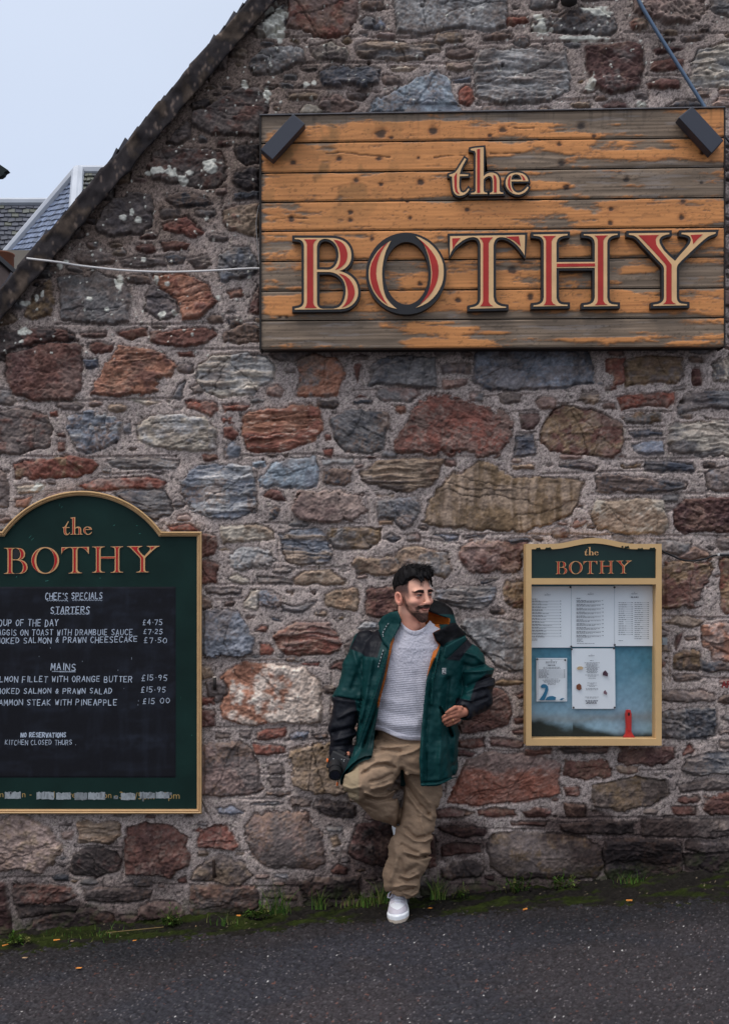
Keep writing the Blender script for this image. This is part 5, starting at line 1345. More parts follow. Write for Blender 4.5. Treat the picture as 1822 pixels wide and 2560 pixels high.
# ------------------------------------------------------------------ cables and ironwork
def cable(name, pts, r, m, label, cat='cable', n=10):
    P_ = [P(*p) for p in pts]
    for _ in range(2):                          # Chaikin
        q = [P_[0]]
        for a, b in zip(P_[:-1], P_[1:]): q += [a.lerp(b, .25), a.lerp(b, .75)]
        P_ = q + [P_[-1]]
    mb = MB(); mb.tube(P_, r, n); o = mb.build(name, m, None, smooth=True); return tag(o, label, cat) if label else o
cable('white_cable', [(68, 646, .095), (84, 648, .095), (120, 652, .095), (160, 657, .06), (190, 663, .035), (250, 670, .034), (320, 677, .036), (400, 680, .034), (480, 679, .034), (560, 675, .034), (620, 671, .035), (650, 671, .04)], .0052, mat('white_pvc', alb((205, 205, 212)), .4, spec=.5), 'thin white cable strung across the stones from the verge to the wooden sign')
cable('steel_conduit', [(1572, -60, .04), (1590, -6, .04), (1640, 78, .038), (1700, 172, .038), (1762, 270, .04), (1766, 278, .05)], .0095, mat('blue_grey_steel', alb((84, 104, 132)), .35, spec=.5, metal=.3), 'slanting blue grey conduit running down to the top right corner of the wooden sign', 'conduit')
mpt = mat('black_rubber', alb((26, 26, 30)), .5)
cable('black_cable', [(1650, 1373, .03), (1656, 1379, .035), (1675, 1387, .036), (1701, 1400, .034), (1731, 1403, .034), (1762, 1398, .035), (1780, 1389, .036), (1800, 1388, .036), (1850, 1389, .036), (1920, 1388, .036)], .0046, mpt, 'sagging black cable leaving the menu case to the right')
cable('grey_conduit', [(1797, 1385, .03), (1830, 1383.5, .03), (1920, 1382, .03)], .007, mat('grey_conduit', alb((124, 122, 126)), .5), 'short grey conduit at the right edge level with the menu case header', 'conduit')
mb = MB(); pbox(mb, 1793, 1383, 1798, 1389, .02, .045); tag(mb.build('cable_clip', mat('white_clip', alb((200, 200, 205)), .4)), 'tiny white clip holding the black cable', 'clip')
cable('grey_flex', [(648, 512, .06), (643, 535, .05), (640, 560, .045), (643, 600, .05), (647, 640, .055), (650, 668, .06)], .0022, mat('grey_flex', alb((140, 140, 146)), .5), 'thin grey flex looping beside the left edge of the wooden sign')
cable('sign_stay', [(1800, 330, .06), (1812, 342, .055), (1830, 364, .05), (1900, 440, .04)], .006, mat('stay_steel', alb((84, 88, 96)), .4, metal=.3), 'grey steel stay poking out behind the right edge of the wooden sign', 'stay')
m_iron = mat('dark_iron', alb((40, 36, 36)), .7, bump=(120, .003, .5))
e_ = empty('iron_hook', P(537, 1715, .03), 'black iron hook with a white tip beside the white and rust stone', 'hook')
mb = MB(); mb.tube([P(537, 1722, .0), P(537, 1720, .035), P(537, 1712, .042), P(537, 1694, .042)], .009, 8); mb.build('hook_bar', m_iron, e_, smooth=True)
mb = MB(); mb.tube([P(537, 1694, .042), P(536.5, 1691, .042)], .0095, 8); mb.build('painted_tip', mat('tip_white', alb((200, 190, 185)), .6), e_)
mb = MB(); mb.tube([P(537, 2190, .02), P(536, 2183, .045), P(534.5, 2152, .047), P(534, 2150, .047)], [.012, .009, .008, .0085], 8); tag(mb.build('iron_peg', mat('rusty_iron', alb((58, 46, 42)), .8, bump=(120, .003, .5)), None, smooth=True), 'rusty iron peg standing out of the wall low below the arched board corner', 'peg')
e_ = empty('wall_bracket', P(1420, 6, .03), 'black wall bracket at the very top edge above the wooden sign', 'bracket')
mb = MB(); mb.tube([P(1420, -60, .05), P(1421, -10, .06), P(1422, 8, .06), P(1420, 17, .055)], [.03, .038, .04, .012], 12); mb.build('lamp_cup', m_iron, e_, smooth=True)
mb = MB(); pbox(mb, 1404, -70, 1436, -8, .0, .04); mb.build('back_plate', m_iron, e_)
e_ = MB()
strokes(e_, 'AP', 1804, 1704, 15, 13, .0345, 3.2, cw=.75); o = e_.build('red_graffiti', mat('red_paint_daub', alb((120, 40, 40)), .8)); tag(o, 'faded red daubed letters on the mortar at the right edge', 'graffiti')

# ------------------------------------------------------------------ neighbouring roofs beyond the gable
m_sl = mat('slates', attr=True, rough=.55, spec=.35); m_lead = mat('lead_flashing', alb((168, 176, 192)), .5, var=(.8, .15))
m_render = mat('harled_wall', alb((120, 116, 112)), .9, var=(2, .15), bump=(40, .01, .5))
def roof_face(name, a, b, c, d_, rows, cols, tone, parent, moss=0):
    """slated quad: a-b along the top, d_-c along the bottom (each px, py, depth)"""
    A, B, C_, D_ = [P(*q) for q in (a, b, c, d_)]; mb = MB(); nrm = (B - A).cross(D_ - A).normalized()
    if nrm.y > 0: nrm = -nrm
    mb.add([A + (A - D_) * .0 - nrm * .03, B - nrm * .03, C_ - nrm * .03, D_ - nrm * .03], [(0, 1, 2, 3)], np.array(alb(tone)) * .35)
    for r in range(rows):
        off = .5 * (r % 2)
        for k in range(-1, cols):
            u0, u1 = max(0, (k + off) / cols), min(1, (k + 1 + off) / cols - .03 / cols * 3)
            if u1 - u0 < .004: continue
            v0, v1 = r / rows, (r + 1.25) / rows
            q = lambda u, v: (A.lerp(B, u)).lerp(D_.lerp(C_, u), min(v, 1))
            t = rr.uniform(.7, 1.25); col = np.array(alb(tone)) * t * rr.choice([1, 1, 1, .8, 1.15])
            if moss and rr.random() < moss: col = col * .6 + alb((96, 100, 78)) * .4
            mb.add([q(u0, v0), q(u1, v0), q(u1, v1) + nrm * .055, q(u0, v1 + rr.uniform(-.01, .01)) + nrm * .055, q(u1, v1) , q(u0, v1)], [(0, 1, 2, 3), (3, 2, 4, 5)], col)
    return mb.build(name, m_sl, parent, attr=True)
hb = empty('hipped_house', P(200, 900, -18), 'slate roofed house with pale lead hips rising behind the gable verge', 'house')
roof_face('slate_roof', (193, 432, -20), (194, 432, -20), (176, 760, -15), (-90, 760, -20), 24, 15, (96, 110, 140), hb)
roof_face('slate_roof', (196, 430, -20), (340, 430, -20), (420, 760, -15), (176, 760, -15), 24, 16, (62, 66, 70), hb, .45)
mb = MB(); mb.tube([P(190, 430, -19.9), P(-95, 764, -19.9)], .11, 8); mb.build('hip_flashing', m_lead, hb)
mb = MB(); mb.tube([P(196, 428, -19.9), P(184, 600, -17.3), P(176, 760, -14.9)], .145, 8); mb.build('hip_flashing', m_lead, hb)
mb = MB(); mb.tube([P(201, 432, -19.75), P(196, 600, -17.1), P(190, 760, -14.8)], .07, 8); mb.build('hip_flashing', m_lead, hb)
mb = MB(); mb.tube([P(192, 428, -20), P(345, 428, -20)], .13, 8); mb.build('ridge_flashing', m_lead, hb)
mb = MB(); p0, p1 = P(-85, 755, -19.5), P(420, 755, -15.2)
mb.box((p0.x + .3, 15.4, gz(p0.x) - .5), (p1.x - .5, 24, p0.z - 0.05)); mb.build('wall', m_render, hb)
ha = empty('far_house', P(-60, 900, -30), 'dark slate roofed house furthest away at the left edge', 'house')
roof_face('slate_roof', (-420, 510, -34), (230, 510, -34), (230, 800, -29), (-420, 800, -29), 24, 36, (54, 58, 72), ha, .12)
mb = MB(); mb.tube([P(-420, 506, -34), P(230, 506, -34)], .16, 8); mb.build('ridge_flashing', m_lead, ha)
mb = MB(); p0, p1 = P(-410, 795, -29), P(225, 795, -29); mb.box((p0.x, 29.4, gz(p0.x) - 1), (p1.x, 38, p0.z - .05)); mb.build('wall', m_render, ha)
ch = empty('chimney', P(5, 760, -4), 'brown clay chimney pot on a grey stack at the left edge beside the verge', 'chimney')
mb = MB(); prof_ = [(29, 690), (29, 672), (30, 671), (30, 640), (32, 638), (32, 635), (26, 635), (25, 660)]
bm_n = 20; vs_ = []
for (r, y) in prof_:
    c_ = P(5, y, -4); rad = r / 500 * (D + 4) / D
    vs_ += [c_ + Vector((math.cos(k / bm_n * 6.28318) * rad, math.sin(k / bm_n * 6.28318) * rad, 0)) for k in range(bm_n)]
mb.add(vs_, [(j * bm_n + k, j * bm_n + (k + 1) % bm_n, (j + 1) * bm_n + (k + 1) % bm_n, (j + 1) * bm_n + k) for j in range(len(prof_) - 1) for k in range(bm_n)])
mb.build('clay_pot', mat('clay', alb((118, 76, 58)), .8, var=(6, .25), bump=(50, .004, .4)), ch, smooth=True)
mb = MB(); a_, b_ = P(-40, 686, -4), P(40, 673, -4); mb.box((a_.x, 3.45, a_.z), (b_.x, 4.55, b_.z)); mb.build('cap_stone', mat('cap_grey', alb((62, 62, 66)), .9, bump=(40, .006, .5)), ch)
a_, b_ = P(-32, 760, -4), P(32, 686, -4)
mb = MB(); mb.box((a_.x, 3.55, gz(a_.x) - .3), (b_.x, 4.45, b_.z)); mb.build('stack', mat('stack_brown', alb((98, 84, 82)), .9, var=(3, .3), bump=(20, .02, .6)), ch)
nb = empty('neighbour_eave', P(-120, 760, -3), 'dark roof corner jutting in at the upper left edge of the view', 'roof')
mb = MB(); prism(mb, [[(-400, 300), (-60, 385), (-4, 408), (21, 425), (12, 430), (9, 436), (2, 441), (-60, 446), (-400, 446)]], -3.06, -3); mb.build('roof_corner', mat('dark_eave', alb((30, 38, 40)), .8, var=(4, .3)), nb)
mb = MB(); a_, b_ = P(-900, 446, -3.1), P(-330, 447, -3.1); mb.box((a_.x, 3.3, gz(a_.x) - .3), (b_.x, 6, b_.z)); mb.build('wall', m_render, nb)
# ------------------------------------------------------------------ the man: surfaces grown from distance fields
EXPO = .84
def smin(a, b, k):
    h = np.clip(.5 + .5 * (b - a) / k, 0, 1); return b + (a - b) * h - k * h * (1 - h)
def smax(a, b, k): return -smin(-a, -b, k)
class Field:
    def __init__(s, lo, hi, h):
        s.h = h; s.lo = np.array(lo, np.float32)
        s.n = [int(math.ceil((b - a) / h)) + 1 for a, b in zip(lo, hi)]
        ax = [lo[i] + h * np.arange(s.n[i], dtype=np.float32) for i in range(3)]
        s.x, s.y, s.z = [a.astype(np.float32) for a in np.meshgrid(*ax, indexing='ij')]
    def cap(s, a, b, ra, rb):
        a = np.array(a, np.float32); ba = np.array(b, np.float32) - a
        t = np.clip(((s.x - a[0]) * ba[0] + (s.y - a[1]) * ba[1] + (s.z - a[2]) * ba[2]) / float(ba @ ba + 1e-12), 0, 1)
        return np.sqrt((s.x - a[0] - t * ba[0]) ** 2 + (s.y - a[1] - t * ba[1]) ** 2 + (s.z - a[2] - t * ba[2]) ** 2) - (ra + (rb - ra) * t)
    def ell(s, c, r, M=None):
        dx, dy, dz = s.x - c[0], s.y - c[1], s.z - c[2]
        if M is not None: dx, dy, dz = [M[0][i] * dx + M[1][i] * dy + M[2][i] * dz for i in range(3)]
        k0 = np.sqrt((dx / r[0]) ** 2 + (dy / r[1]) ** 2 + (dz / r[2]) ** 2)
        k1 = np.sqrt((dx / r[0] ** 2) ** 2 + (dy / r[1] ** 2) ** 2 + (dz / r[2] ** 2) ** 2)
        return k0 * (k0 - 1) / (k1 + 1e-9)
    def px(s):
        f = D / (D + s.y); return 911 + 500 * s.x * f, 1450 - 500 * (s.z - CAMZ) * f

def nets(F, v):
    """naive surface nets"""
    n = v.shape; ins = v < 0
    c = ins[:-1, :-1, :-1].astype(np.int8)
    for i, j, k in [(1, 0, 0), (0, 1, 0), (0, 0, 1), (1, 1, 0), (1, 0, 1), (0, 1, 1), (1, 1, 1)]:
        c = c + ins[i:n[0] - 1 + i, j:n[1] - 1 + j, k:n[2] - 1 + k]
    act = (c > 0) & (c < 8); idx = np.full(act.shape, -1, np.int64); I, J, K = np.nonzero(act); m = len(I); idx[I, J, K] = np.arange(m)
    acc = np.zeros((m, 3)); cnt = np.zeros(m)
    cor = [(i, j, k) for i in (0, 1) for j in (0, 1) for k in (0, 1)]
    for a in cor:
        for ax in range(3):
            if a[ax]: continue
            b = list(a); b[ax] = 1
            va = v[I + a[0], J + a[1], K + a[2]]; vb = v[I + b[0], J + b[1], K + b[2]]
            x = (va < 0) != (vb < 0); t = np.where(x, va / np.where(x, va - vb, 1), 0)
            p = np.stack([np.full(m, a[q], float) for q in range(3)], 1); p[:, ax] += t
            acc += p * x[:, None]; cnt += x
    V = F.lo + F.h * (np.stack([I, J, K], 1) + acc / cnt[:, None])
    faces = []
    for ax in range(3):
        u, w = (ax + 1) % 3, (ax + 2) % 3
        sl = [slice(1, -1)] * 3; sl[ax] = slice(0, -1)
        s0 = ins[tuple(slice(1, n[q] - 1) if q != ax else slice(0, n[q] - 1) for q in range(3))]
        s1 = ins[tuple(slice(1, n[q] - 1) if q != ax else slice(1, n[q]) for q in range(3))]
        E = np.argwhere(s0 != s1)
        if not len(E): continue
        flip = s0[tuple(E.T)]
        base = E.copy()
        for q in (u, w): base[:, q] += 1
        def cell(du, dw):
            q = base.copy(); q[:, u] -= du; q[:, w] -= dw; return idx[q[:, 0], q[:, 1], q[:, 2]]
        f = np.stack([cell(0, 0), cell(1, 0), cell(1, 1), cell(0, 1)], 1)
        f[~flip] = f[~flip][:, ::-1]; faces.append(f)
    f = np.concatenate(faces); f = f[(f >= 0).all(1)]
    return V, f

def relax(V, f, it=2, lam=.5):
    for _ in range(it):
        acc = np.zeros_like(V); cnt = np.zeros(len(V))
        for a, b in ((0, 1), (1, 2), (2, 3), (3, 0)):
            for i, j in ((f[:, a], f[:, b]), (f[:, b], f[:, a])):
                for q in range(3): acc[:, q] += np.bincount(i, V[j, q], len(V))
                cnt += np.bincount(i, minlength=len(V))
        V = V * (1 - lam) + acc / np.maximum(cnt, 1)[:, None] * lam
    return V
def vpx(V):
    f = D / (D + V[:, 1]); return 911 + 500 * V[:, 0] * f, 1450 - 500 * (V[:, 2] - CAMZ) * f
def inpoly(x, y, pts, soft=1.2): return sstep(soft, -soft, sdf_poly(x.astype(np.float32), y.astype(np.float32), pts))
def fold(x, y, lines):                          # soft creases drawn as polylines (px): list of (pts, width, height)
    r = np.zeros_like(x)
    for pts, w, h in lines:
        d = np.full(x.shape, 1e9, np.float32)
        for (ax, ay), (bx, by) in zip(pts[:-1], pts[1:]):
            ex, ey = bx - ax, by - ay; t = np.clip(((x - ax) * ex + (y - ay) * ey) / (ex * ex + ey * ey), 0, 1)
            d = np.minimum(d, (x - ax - t * ex) ** 2 + (y - ay - t * ey) ** 2)
        r += h * np.exp(-d / (w * w))
    return r
def pv(px, py, d): return np.array(P(px, py, d))
man = empty('person', (P(1000, 2308, .2).x, -.2, gz(.17)), 'bearded man in a teal and black winter jacket leaning with one foot against the wall', 'person')

# ---- head, in its own frame: x to his left, y out of the face, z up, origin between the eyes' level at mid head
YAW = math.radians(37); ROLL = math.radians(2)
HO = np.array([.2300, -.245, 1.574])
HM = (Matrix.Rotation(YAW, 3, 'Z') @ Matrix.Rotation(math.pi, 3, 'Z') @ Matrix.Rotation(math.radians(-1.5), 3, 'X') @ Matrix.Rotation(ROLL, 3, 'Y'))
HM = np.array(HM) @ np.diag([1, 1, 1])
# columns: images of local x (left), y (face), z ; face looks to -Y turned towards +X
def h2w(p): return HO + HM @ np.array(p, float)
def head_field():
    F = Field((-.105, -.125, -.215), (.105, .15, .135), .0021)
    S = F
    X_ = np.abs(S.x)
    d = S.ell((0, -.014, .034), (.0755, .098, .086))
    d = smin(d, S.ell((0, .038, -.014), (.0625, .056, .074)), .028)
    d = smin(d, S.ell((0, .050, -.080), (.0430, .042, .037)), .022)
    d = smin(d, S.ell((0, .072, -.115), (.024, .024, .019)), .024)
    M = Field.__new__(Field); M.x, M.y, M.z = X_, S.y, S.z
    d = smin(d, M.ell((.028, .0815, .0165), (.030, .0125, .0090)), .018)
    d = smin(d, M.ell((.044, .064, -.034), (.022, .022, .017)), .016)
    d = smax(d, -M.ell((.031, .104, -.001), (.019, .017, .0105)), .010)
    eye = M.ell((.0305, .0795, -.0025), (.0145, .0135, .0130))
    d = np.minimum(d, eye)
    d = smin(d, M.ell((.0305, .0812, .0042), (.0160, .0132, .0060)), .003)     # upper lids
    d = smin(d, M.ell((.0305, .0805, -.0105), (.0175, .0125, .0048)), .003)    # lower lids
    d = smin(d, S.cap((0, .092, .008), (0, .1105, -.034), .0090, .0105), .010)
    d = smin(d, S.ell((0, .1120, -.0390), (.0140, .0115, .0100)), .008)
    d = smin(d, M.ell((.0135, .1015, -.0420), (.0080, .0095, .0075)), .006)
    d = smax(d, -M.ell((.0065, .1070, -.0490), (.0038, .0055, .0035)), .003)
    d = smax(d, -M.cap((.021, .104, -.045), (.037, .090, -.066), .0024, .0024), .007)  # smile folds
    d = smin(d, S.ell((0, .0915, -.0565), (.031, .0125, .0075)), .010)            # moustache
    smile = .9 * X_ ** 2 * 6
    m2 = Field.__new__(Field); m2.x, m2.y, m2.z = S.x, S.y + 2.2 * S.x ** 2, S.z - smile
    d = smin(d, m2.ell((0, .0980, -.0635), (.024, .0068, .0036)), .005)
    d = smin(d, m2.ell((0, .0970, -.0705), (.021, .0075, .0050)), .005)
    d = smax(d, -m2.ell((0, .1050, -.0665), (.029, .0080, .0012)), .002)
    d = smax(d, -S.ell((0, .1015, -.083), (.020, .008, .005)), .007)
    # ears
    ca, sa = math.cos(.22), math.sin(.22)
    E = Field.__new__(Field); yy, zz = S.y + .010, S.z + .020; E.x, E.y, E.z = X_ - .079 + yy * .30, ca * yy + sa * zz, -sa * yy + ca * zz
    ear = E.ell((0, 0, 0), (.0085, .0195, .0340)); ear = smax(ear, -E.ell((.0070, .003, .003), (.0090, .0125, .0220)), .002)
    ear = smin(ear, E.ell((-.002, .004, -.026), (.006, .010, .010)), .005)
    ear = smin(ear, E.ell((.003, .011, -.006), (.004, .005, .008)), .003)
    d = smin(d, ear, .004)
    # neck
    d = smin(d, S.cap((0, -.022, -.06), (-.002, -.030, -.25), .055, .064), .022)
    d = smin(d, S.cap((-.048, -.02, -.07), (-.022, .03, -.215), .010, .009), .02)
    d = smin(d, S.ell((0, .030, -.150), (.012, .012, .014)), .02)
    V, f = nets(F, d)
    return V, f
HV, HF = head_field(); HV = relax(HV, HF, 1, .35)
x, y, z = HV.T; ax_ = np.abs(x)
n1 = fbm(x * 60 + y * 37 + 40, z * 60 + y * 23 + 30, 4, 400); hn = RNG.random(len(HV))
skin = alb((216, 162, 146)) * (.86 + .24 * n1)[:, None] * (.95 + .10 * hn)[:, None]
def blend(col, m, c): return col * (1 - m[:, None]) + np.array(alb(c)) * m[:, None]
skin = blend(skin, sstep(.035, .0, np.hypot(ax_ - .042, (z + .036) * 1.1)) * (y > .03) * .40, (206, 132, 122))
skin = blend(skin, sstep(.018, .004, np.hypot(ax_ * .8, z + .042)) * (y > .1) * .35, (202, 126, 112))
skin = blend(skin, sstep(.068, .078, ax_) * (y < .03) * (y > -.035) * (z < .02) * (z > -.06) * .45, (208, 120, 104))
eaq = np.hypot((y + .007) / .0105, (z + .015) / .019); skin = blend(skin, sstep(1.15, .7, eaq) * (ax_ > .066) * .55, (128, 70, 60))  # ear bowl darkened in colour, shade painted into its hollow
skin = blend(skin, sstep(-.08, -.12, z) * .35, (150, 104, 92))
# beard, moustache
cheek = -.030 - .030 * sstep(-.01, .075, y) - .012 * sstep(.03, .085, y)
bm_ = sstep(.008, -.012, z - cheek) * sstep(-.150, -.122, z + (y - .05) * .35) * sstep(-.012, .012, y - .002 - .1 * np.clip(-z - .06, 0, .1))
bm_ = bm_ * sstep(-.020, .002, z + .052 + np.clip(y, -.02, .2) * 1.02)
bm_ = bm_ * (.60 + .42 * sstep(-.066, -.096, z) + .30 * sstep(.018, .0, np.abs(y - .016)))
mou = sstep(.0055, -.001, np.abs(z + .0560 + 5.0 * x * x) - .0072) * sstep(.039, .033, ax_) * (y > .070) * 1.25
gap = sstep(.026, .018, ax_) * sstep(-.090, -.079, z) * sstep(-.06, -.068, z) * (y > .08)
bm_ = bm_ * (1 - .75 * gap)
cor = sstep(.014, .002, np.abs(ax_ - .0345)) * sstep(-.104, -.094, z) * sstep(-.054, -.060, z) * (y > .06) * .95
bmask = np.clip(np.maximum(np.maximum(bm_, mou), cor) * (.70 + .5 * fbm(x * 420 + y * 300, z * 420, 2, 402)), 0, .96)
skin = blend(skin, bmask, (33, 26, 26))
zl = z - 5.4 * x * x
lip = sstep(.0062, .0045, np.abs(zl + .0688)) * sstep(.025, .019, ax_) * (y > .083)
skin = blend(skin, lip * .85, (176, 112, 106)); skin = blend(skin, sstep(.0018, .0007, np.abs(zl + .0662)) * sstep(.029, .024, ax_) * (y > .08), (66, 34, 34))
soc = np.hypot((ax_ - .032) / .024, (z - .001) / .0165); skin = blend(skin, sstep(1.25, .6, soc) * (y > .045) * .55, (142, 94, 84))  # naturally darker socket skin, plus shade painted in to subdue bright lids
# brows, eyes
bz = .0150 + .0022 * sstep(.012, .034, ax_) - .0040 * sstep(.040, .058, ax_)
brow = sstep(.0092, .0064, np.abs(z - bz) + np.clip(ax_ - .030, 0, 1) * .13) * sstep(.009, .013, ax_) * sstep(.060, .054, ax_) * (y > .045)
skin = blend(skin, brow * .99, (17, 13, 13))
er = np.sqrt((ax_ - .0305) ** 2 + (y - .0795) ** 2 + (z + .0025) ** 2)
opn = sstep(.0046, .0034, np.abs(z + .0028 + .35 * (ax_ - .0305) ** 2 / .0305)) * sstep(.0150, .0128, np.abs(ax_ - .0305)) * (y > .07)
skin = blend(skin, opn * .95, (118, 108, 106))
ixc = x - np.where(x > 0, .0305, -.0305) + .0030
iris = sstep(.0070, .0056, np.hypot(ixc, z + .0022)) * opn
skin = blend(skin, iris, (34, 22, 18))
lash = sstep(.0034, .0014, np.abs(np.abs(z + .0024) - .0046) + (z < -.002) * .0009) * sstep(.0140, .011, np.abs(ax_ - .0305)) * (y > .065)
skin = blend(skin, lash * .8, (40, 26, 26))
skin = blend(skin, sstep(.012, .006, np.abs(z + .013)) * sstep(.018, .01, np.abs(ax_ - .030)) * (y > .06) * .22, (150, 96, 92))
# cropped sides
fade = sstep(-.034, .002, z + (fbm(x * 90, y * 90 + z * 70, 3, 404) - .5) * .016) * sstep(.062, .045, y + z * .25) * sstep(.02, .04, ax_ + (y < 0) * .05)
fade = np.maximum(fade, sstep(-.075, -.02, z) * sstep(-.03, -.055, y))
side = sstep(.004, -.004, np.abs(y - .016) - .008) * sstep(-.05, -.03, z) * sstep(.02, .0, z) * (ax_ > .055) * (ax_ < .073) * .7
skin = blend(skin, np.clip(np.maximum(fade * (.62 + .36 * sstep(-.005, .022, z)), side) * (.8 + .4 * hn), 0, .93) * ((ax_ < .0745) | (z > .02) | (y < -.035)), (48, 42, 46))
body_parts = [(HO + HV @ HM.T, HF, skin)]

# ---- hands
def hand(chains, palm, lo, hi, tone=(162, 110, 94)):
    F = Field(lo, hi, .0021); d = None
    for a, b, ra, rb in palm:
        q = F.cap(a, b, ra, rb); d = q if d is None else smin(d, q, .010)
    for ch in chains:
        q = None
        for (a, ra), (b, rb) in zip(ch[:-1], ch[1:]):
            c = F.cap(a, b, ra, rb); q = c if q is None else smin(q, c, .002)
        d = smin(d, q, .0035)
    V, f = nets(F, d); V = relax(V, f, 1, .3); n = fbm(V[:, 0] * 90, V[:, 2] * 90, 3, 410)
    x_, y_ = vpx(V)
    return V, f, alb(tone) * (.86 + .28 * n)[:, None]
# his left hand, fingers slipping into the pocket
pk = lambda px, py, d: tuple(pv(px, py, d))
palm = [(pk(1172, 1776, .31), pk(1150, 1782, .365), .024, .021), (pk(1146, 1776, .382), pk(1142, 1798, .362), .0145, .0125), (pk(1160, 1780, .35), pk(1141, 1786, .377), .020, .016)]
fing = [[(pk(1142, 1777, .385), .0095), (pk(1127, 1783, .392), .0088), (pk(1112, 1790, .372), .0078), (pk(1104, 1796, .35), .007)],
        [(pk(1143, 1786, .380), .0098), (pk(1128, 1791, .390), .0090), (pk(1113, 1799, .370), .0080), (pk(1104, 1806, .345), .007)],
        [(pk(1144, 1794, .372), .0094), (pk(1131, 1800, .381), .0086), (pk(1117, 1807, .362), .0076), (pk(1108, 1812, .34), .0068)],
        [(pk(1147, 1800, .360), .0082), (pk(1136, 1807, .366), .0076), (pk(1124, 1812, .350), .0068), (pk(1115, 1815, .335), .006)],
        [(pk(1152, 1770, .372), .0112), (pk(1137, 1769, .392), .0098), (pk(1125, 1776, .396), .0088), (pk(1116, 1782, .388), .0072)]]
body_parts.append(hand(fing, palm, pv(1100, 1830, .27) * [1, 0, 1] + [0, -.42, 0], pv(1190, 1752, .27) * [1, 0, 1] + [0, -.28, 0]))
# his right hand, wrapped round the camera grip
palm = [(pk(852, 1872, .27), pk(852, 1900, .285), .024, .022), (pk(860, 1893, .30), pk(858, 1915, .30), .017, .015)]
fing = [[(pk(866, 1890 + 9 * k, .275), .0092), (pk(873, 1893 + 9 * k, .295), .0088), (pk(871, 1896 + 9 * k, .322), .008), (pk(862, 1897 + 9 * k, .335), .007)] for k in range(4)]
fing.append([(pk(862, 1884, .295), .011), (pk(870, 1884, .318), .0098), (pk(869, 1893, .338), .0085)])
body_parts.append(hand(fing, palm, pv(836, 1955, .3) * [1, 0, 1] + [0, -.39, 0], pv(884, 1852, .3) * [1, 0, 1] + [0, -.23, 0]))
# the trunk, arms and legs under the clothes
F = Field((-.20, -.56, .02), (.68, 0.02, 1.60), .011)
d = F.cap(h2w((0, -.028, -.10)), pv(1040, 1600, .17), .056, .07)
for a, b, ra, rb in [(pv(960, 1612, .17), pv(1110, 1612, .17), .06, .06), (pv(1035, 1620, .17), pv(1015, 1860, .19), .10, .095), (pv(925, 1620, .18), pv(862, 1760, .21), .045, .038), (pv(862, 1760, .21), pv(851, 1880, .27), .038, .028),
                     (pv(1145, 1625, .18), pv(1200, 1732, .18), .045, .038), (pv(1200, 1732, .18), pv(1168, 1777, .31), .038, .027), (pv(985, 1885, .22), pv(912, 1955, .38), .06, .045), (pv(912, 1955, .38), pv(955, 2010, .26), .045, .04), (pv(955, 2010, .26), pv(992, 2046, .12), .04, .032),
                     (pv(1055, 1880, .19), pv(1038, 2080, .2), .07, .055), (pv(1038, 2080, .2), pv(1002, 2245, .10), .05, .034), (pv(1002, 2245, .10), pv(1002, 2280, .12), .034, .028)]:
    d = smin(d, F.cap(a, b, ra, rb), .03)
V, f = nets(F, d); cb_ = np.tile(alb((188, 138, 120)), (len(V), 1)); cb_[V[:, 2] < .5] = alb((60, 62, 70)); body_parts.append((V, f, cb_))
o_ = 0; VV, FF, CC_ = [], [], []
for V, f, c in body_parts: VV.append(V); FF.append(f + o_); CC_.append(c); o_ += len(V)
m_skin = mat('skin', attr=True, rough=.62, spec=.18, bump=(420, .0006, .3))
bs = m_skin.node_tree.nodes['Principled BSDF']; bs.inputs['Subsurface Weight'].default_value = .0; bs.inputs['Subsurface Radius'].default_value = (.012, .005, .003); bs.inputs['Subsurface Scale'].default_value = .4
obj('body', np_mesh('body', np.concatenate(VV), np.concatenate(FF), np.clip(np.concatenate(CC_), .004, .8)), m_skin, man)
mb = MB(); c0 = pv(1131, 1800.5, .381); ring = [Vector(c0) + Vector((.25 * math.cos(t) * .0095, math.sin(t) * .0098, math.cos(t) * .0098)) for t in np.linspace(0, 6.2832, 17)]
mb.tube(ring, .0012, 6, cap=False); mb.build('gold_ring', mat('gold', (.8, .5, .2), .25, metal=1), man)

# ---- hair
F = Field((-.11, -.135, -.03), (.11, .14, .165), .0024)
cap_ = F.ell((0, -.012, .042), (.0785, .101, .088)); cap_ = smin(cap_, F.ell((.004, .022, .098), (.062, .072, .032)), .03)
cap_ = smin(cap_, F.ell((-.022, .050, .100), (.042, .036, .028)), .02)
n = fbm((F.x + F.z * .3) * 105, F.y * 34 + F.z * 12, 3, 420) - .5
cap_ = cap_ - n * .030 * sstep(.05, .1, F.z)
line = .036 + .046 * sstep(.012, .066, F.y) - .050 * sstep(-.02, -.075, F.y) + (fbm(F.x * 70, F.y * 60, 3, 421) - .5) * .030 - .020 * sstep(-.040, -.060, F.x) * sstep(.03, .06, F.y)
cap_ = smax(cap_, line - F.z, .010)
for a_, b_, r1_, r2_ in [((.034, .080, .084), (.026, .097, .062), .009, .003), ((.022, .088, .084), (.014, .101, .068), .009, .003), ((.000, .092, .090), (-.010, .103, .074), .009, .003), ((-.03, .084, .090), (-.044, .090, .060), .011, .004), ((-.046, .070, .086), (-.058, .075, .036), .010, .003), ((-.02, .09, .095), (-.030, .099, .072), .010, .003)]:
    cap_ = smin(cap_, F.cap(a_, b_, r1_, r2_), .007)
cap_ = cap_ + (fbm(F.x * 190 + F.z * 60, F.y * 60 + F.z * 40, 2, 424) - .5) * .008
cap_ = smax(cap_, .008 - F.ell((0, -.014, .034), (.0755, .098, .086)) - .013, .004)
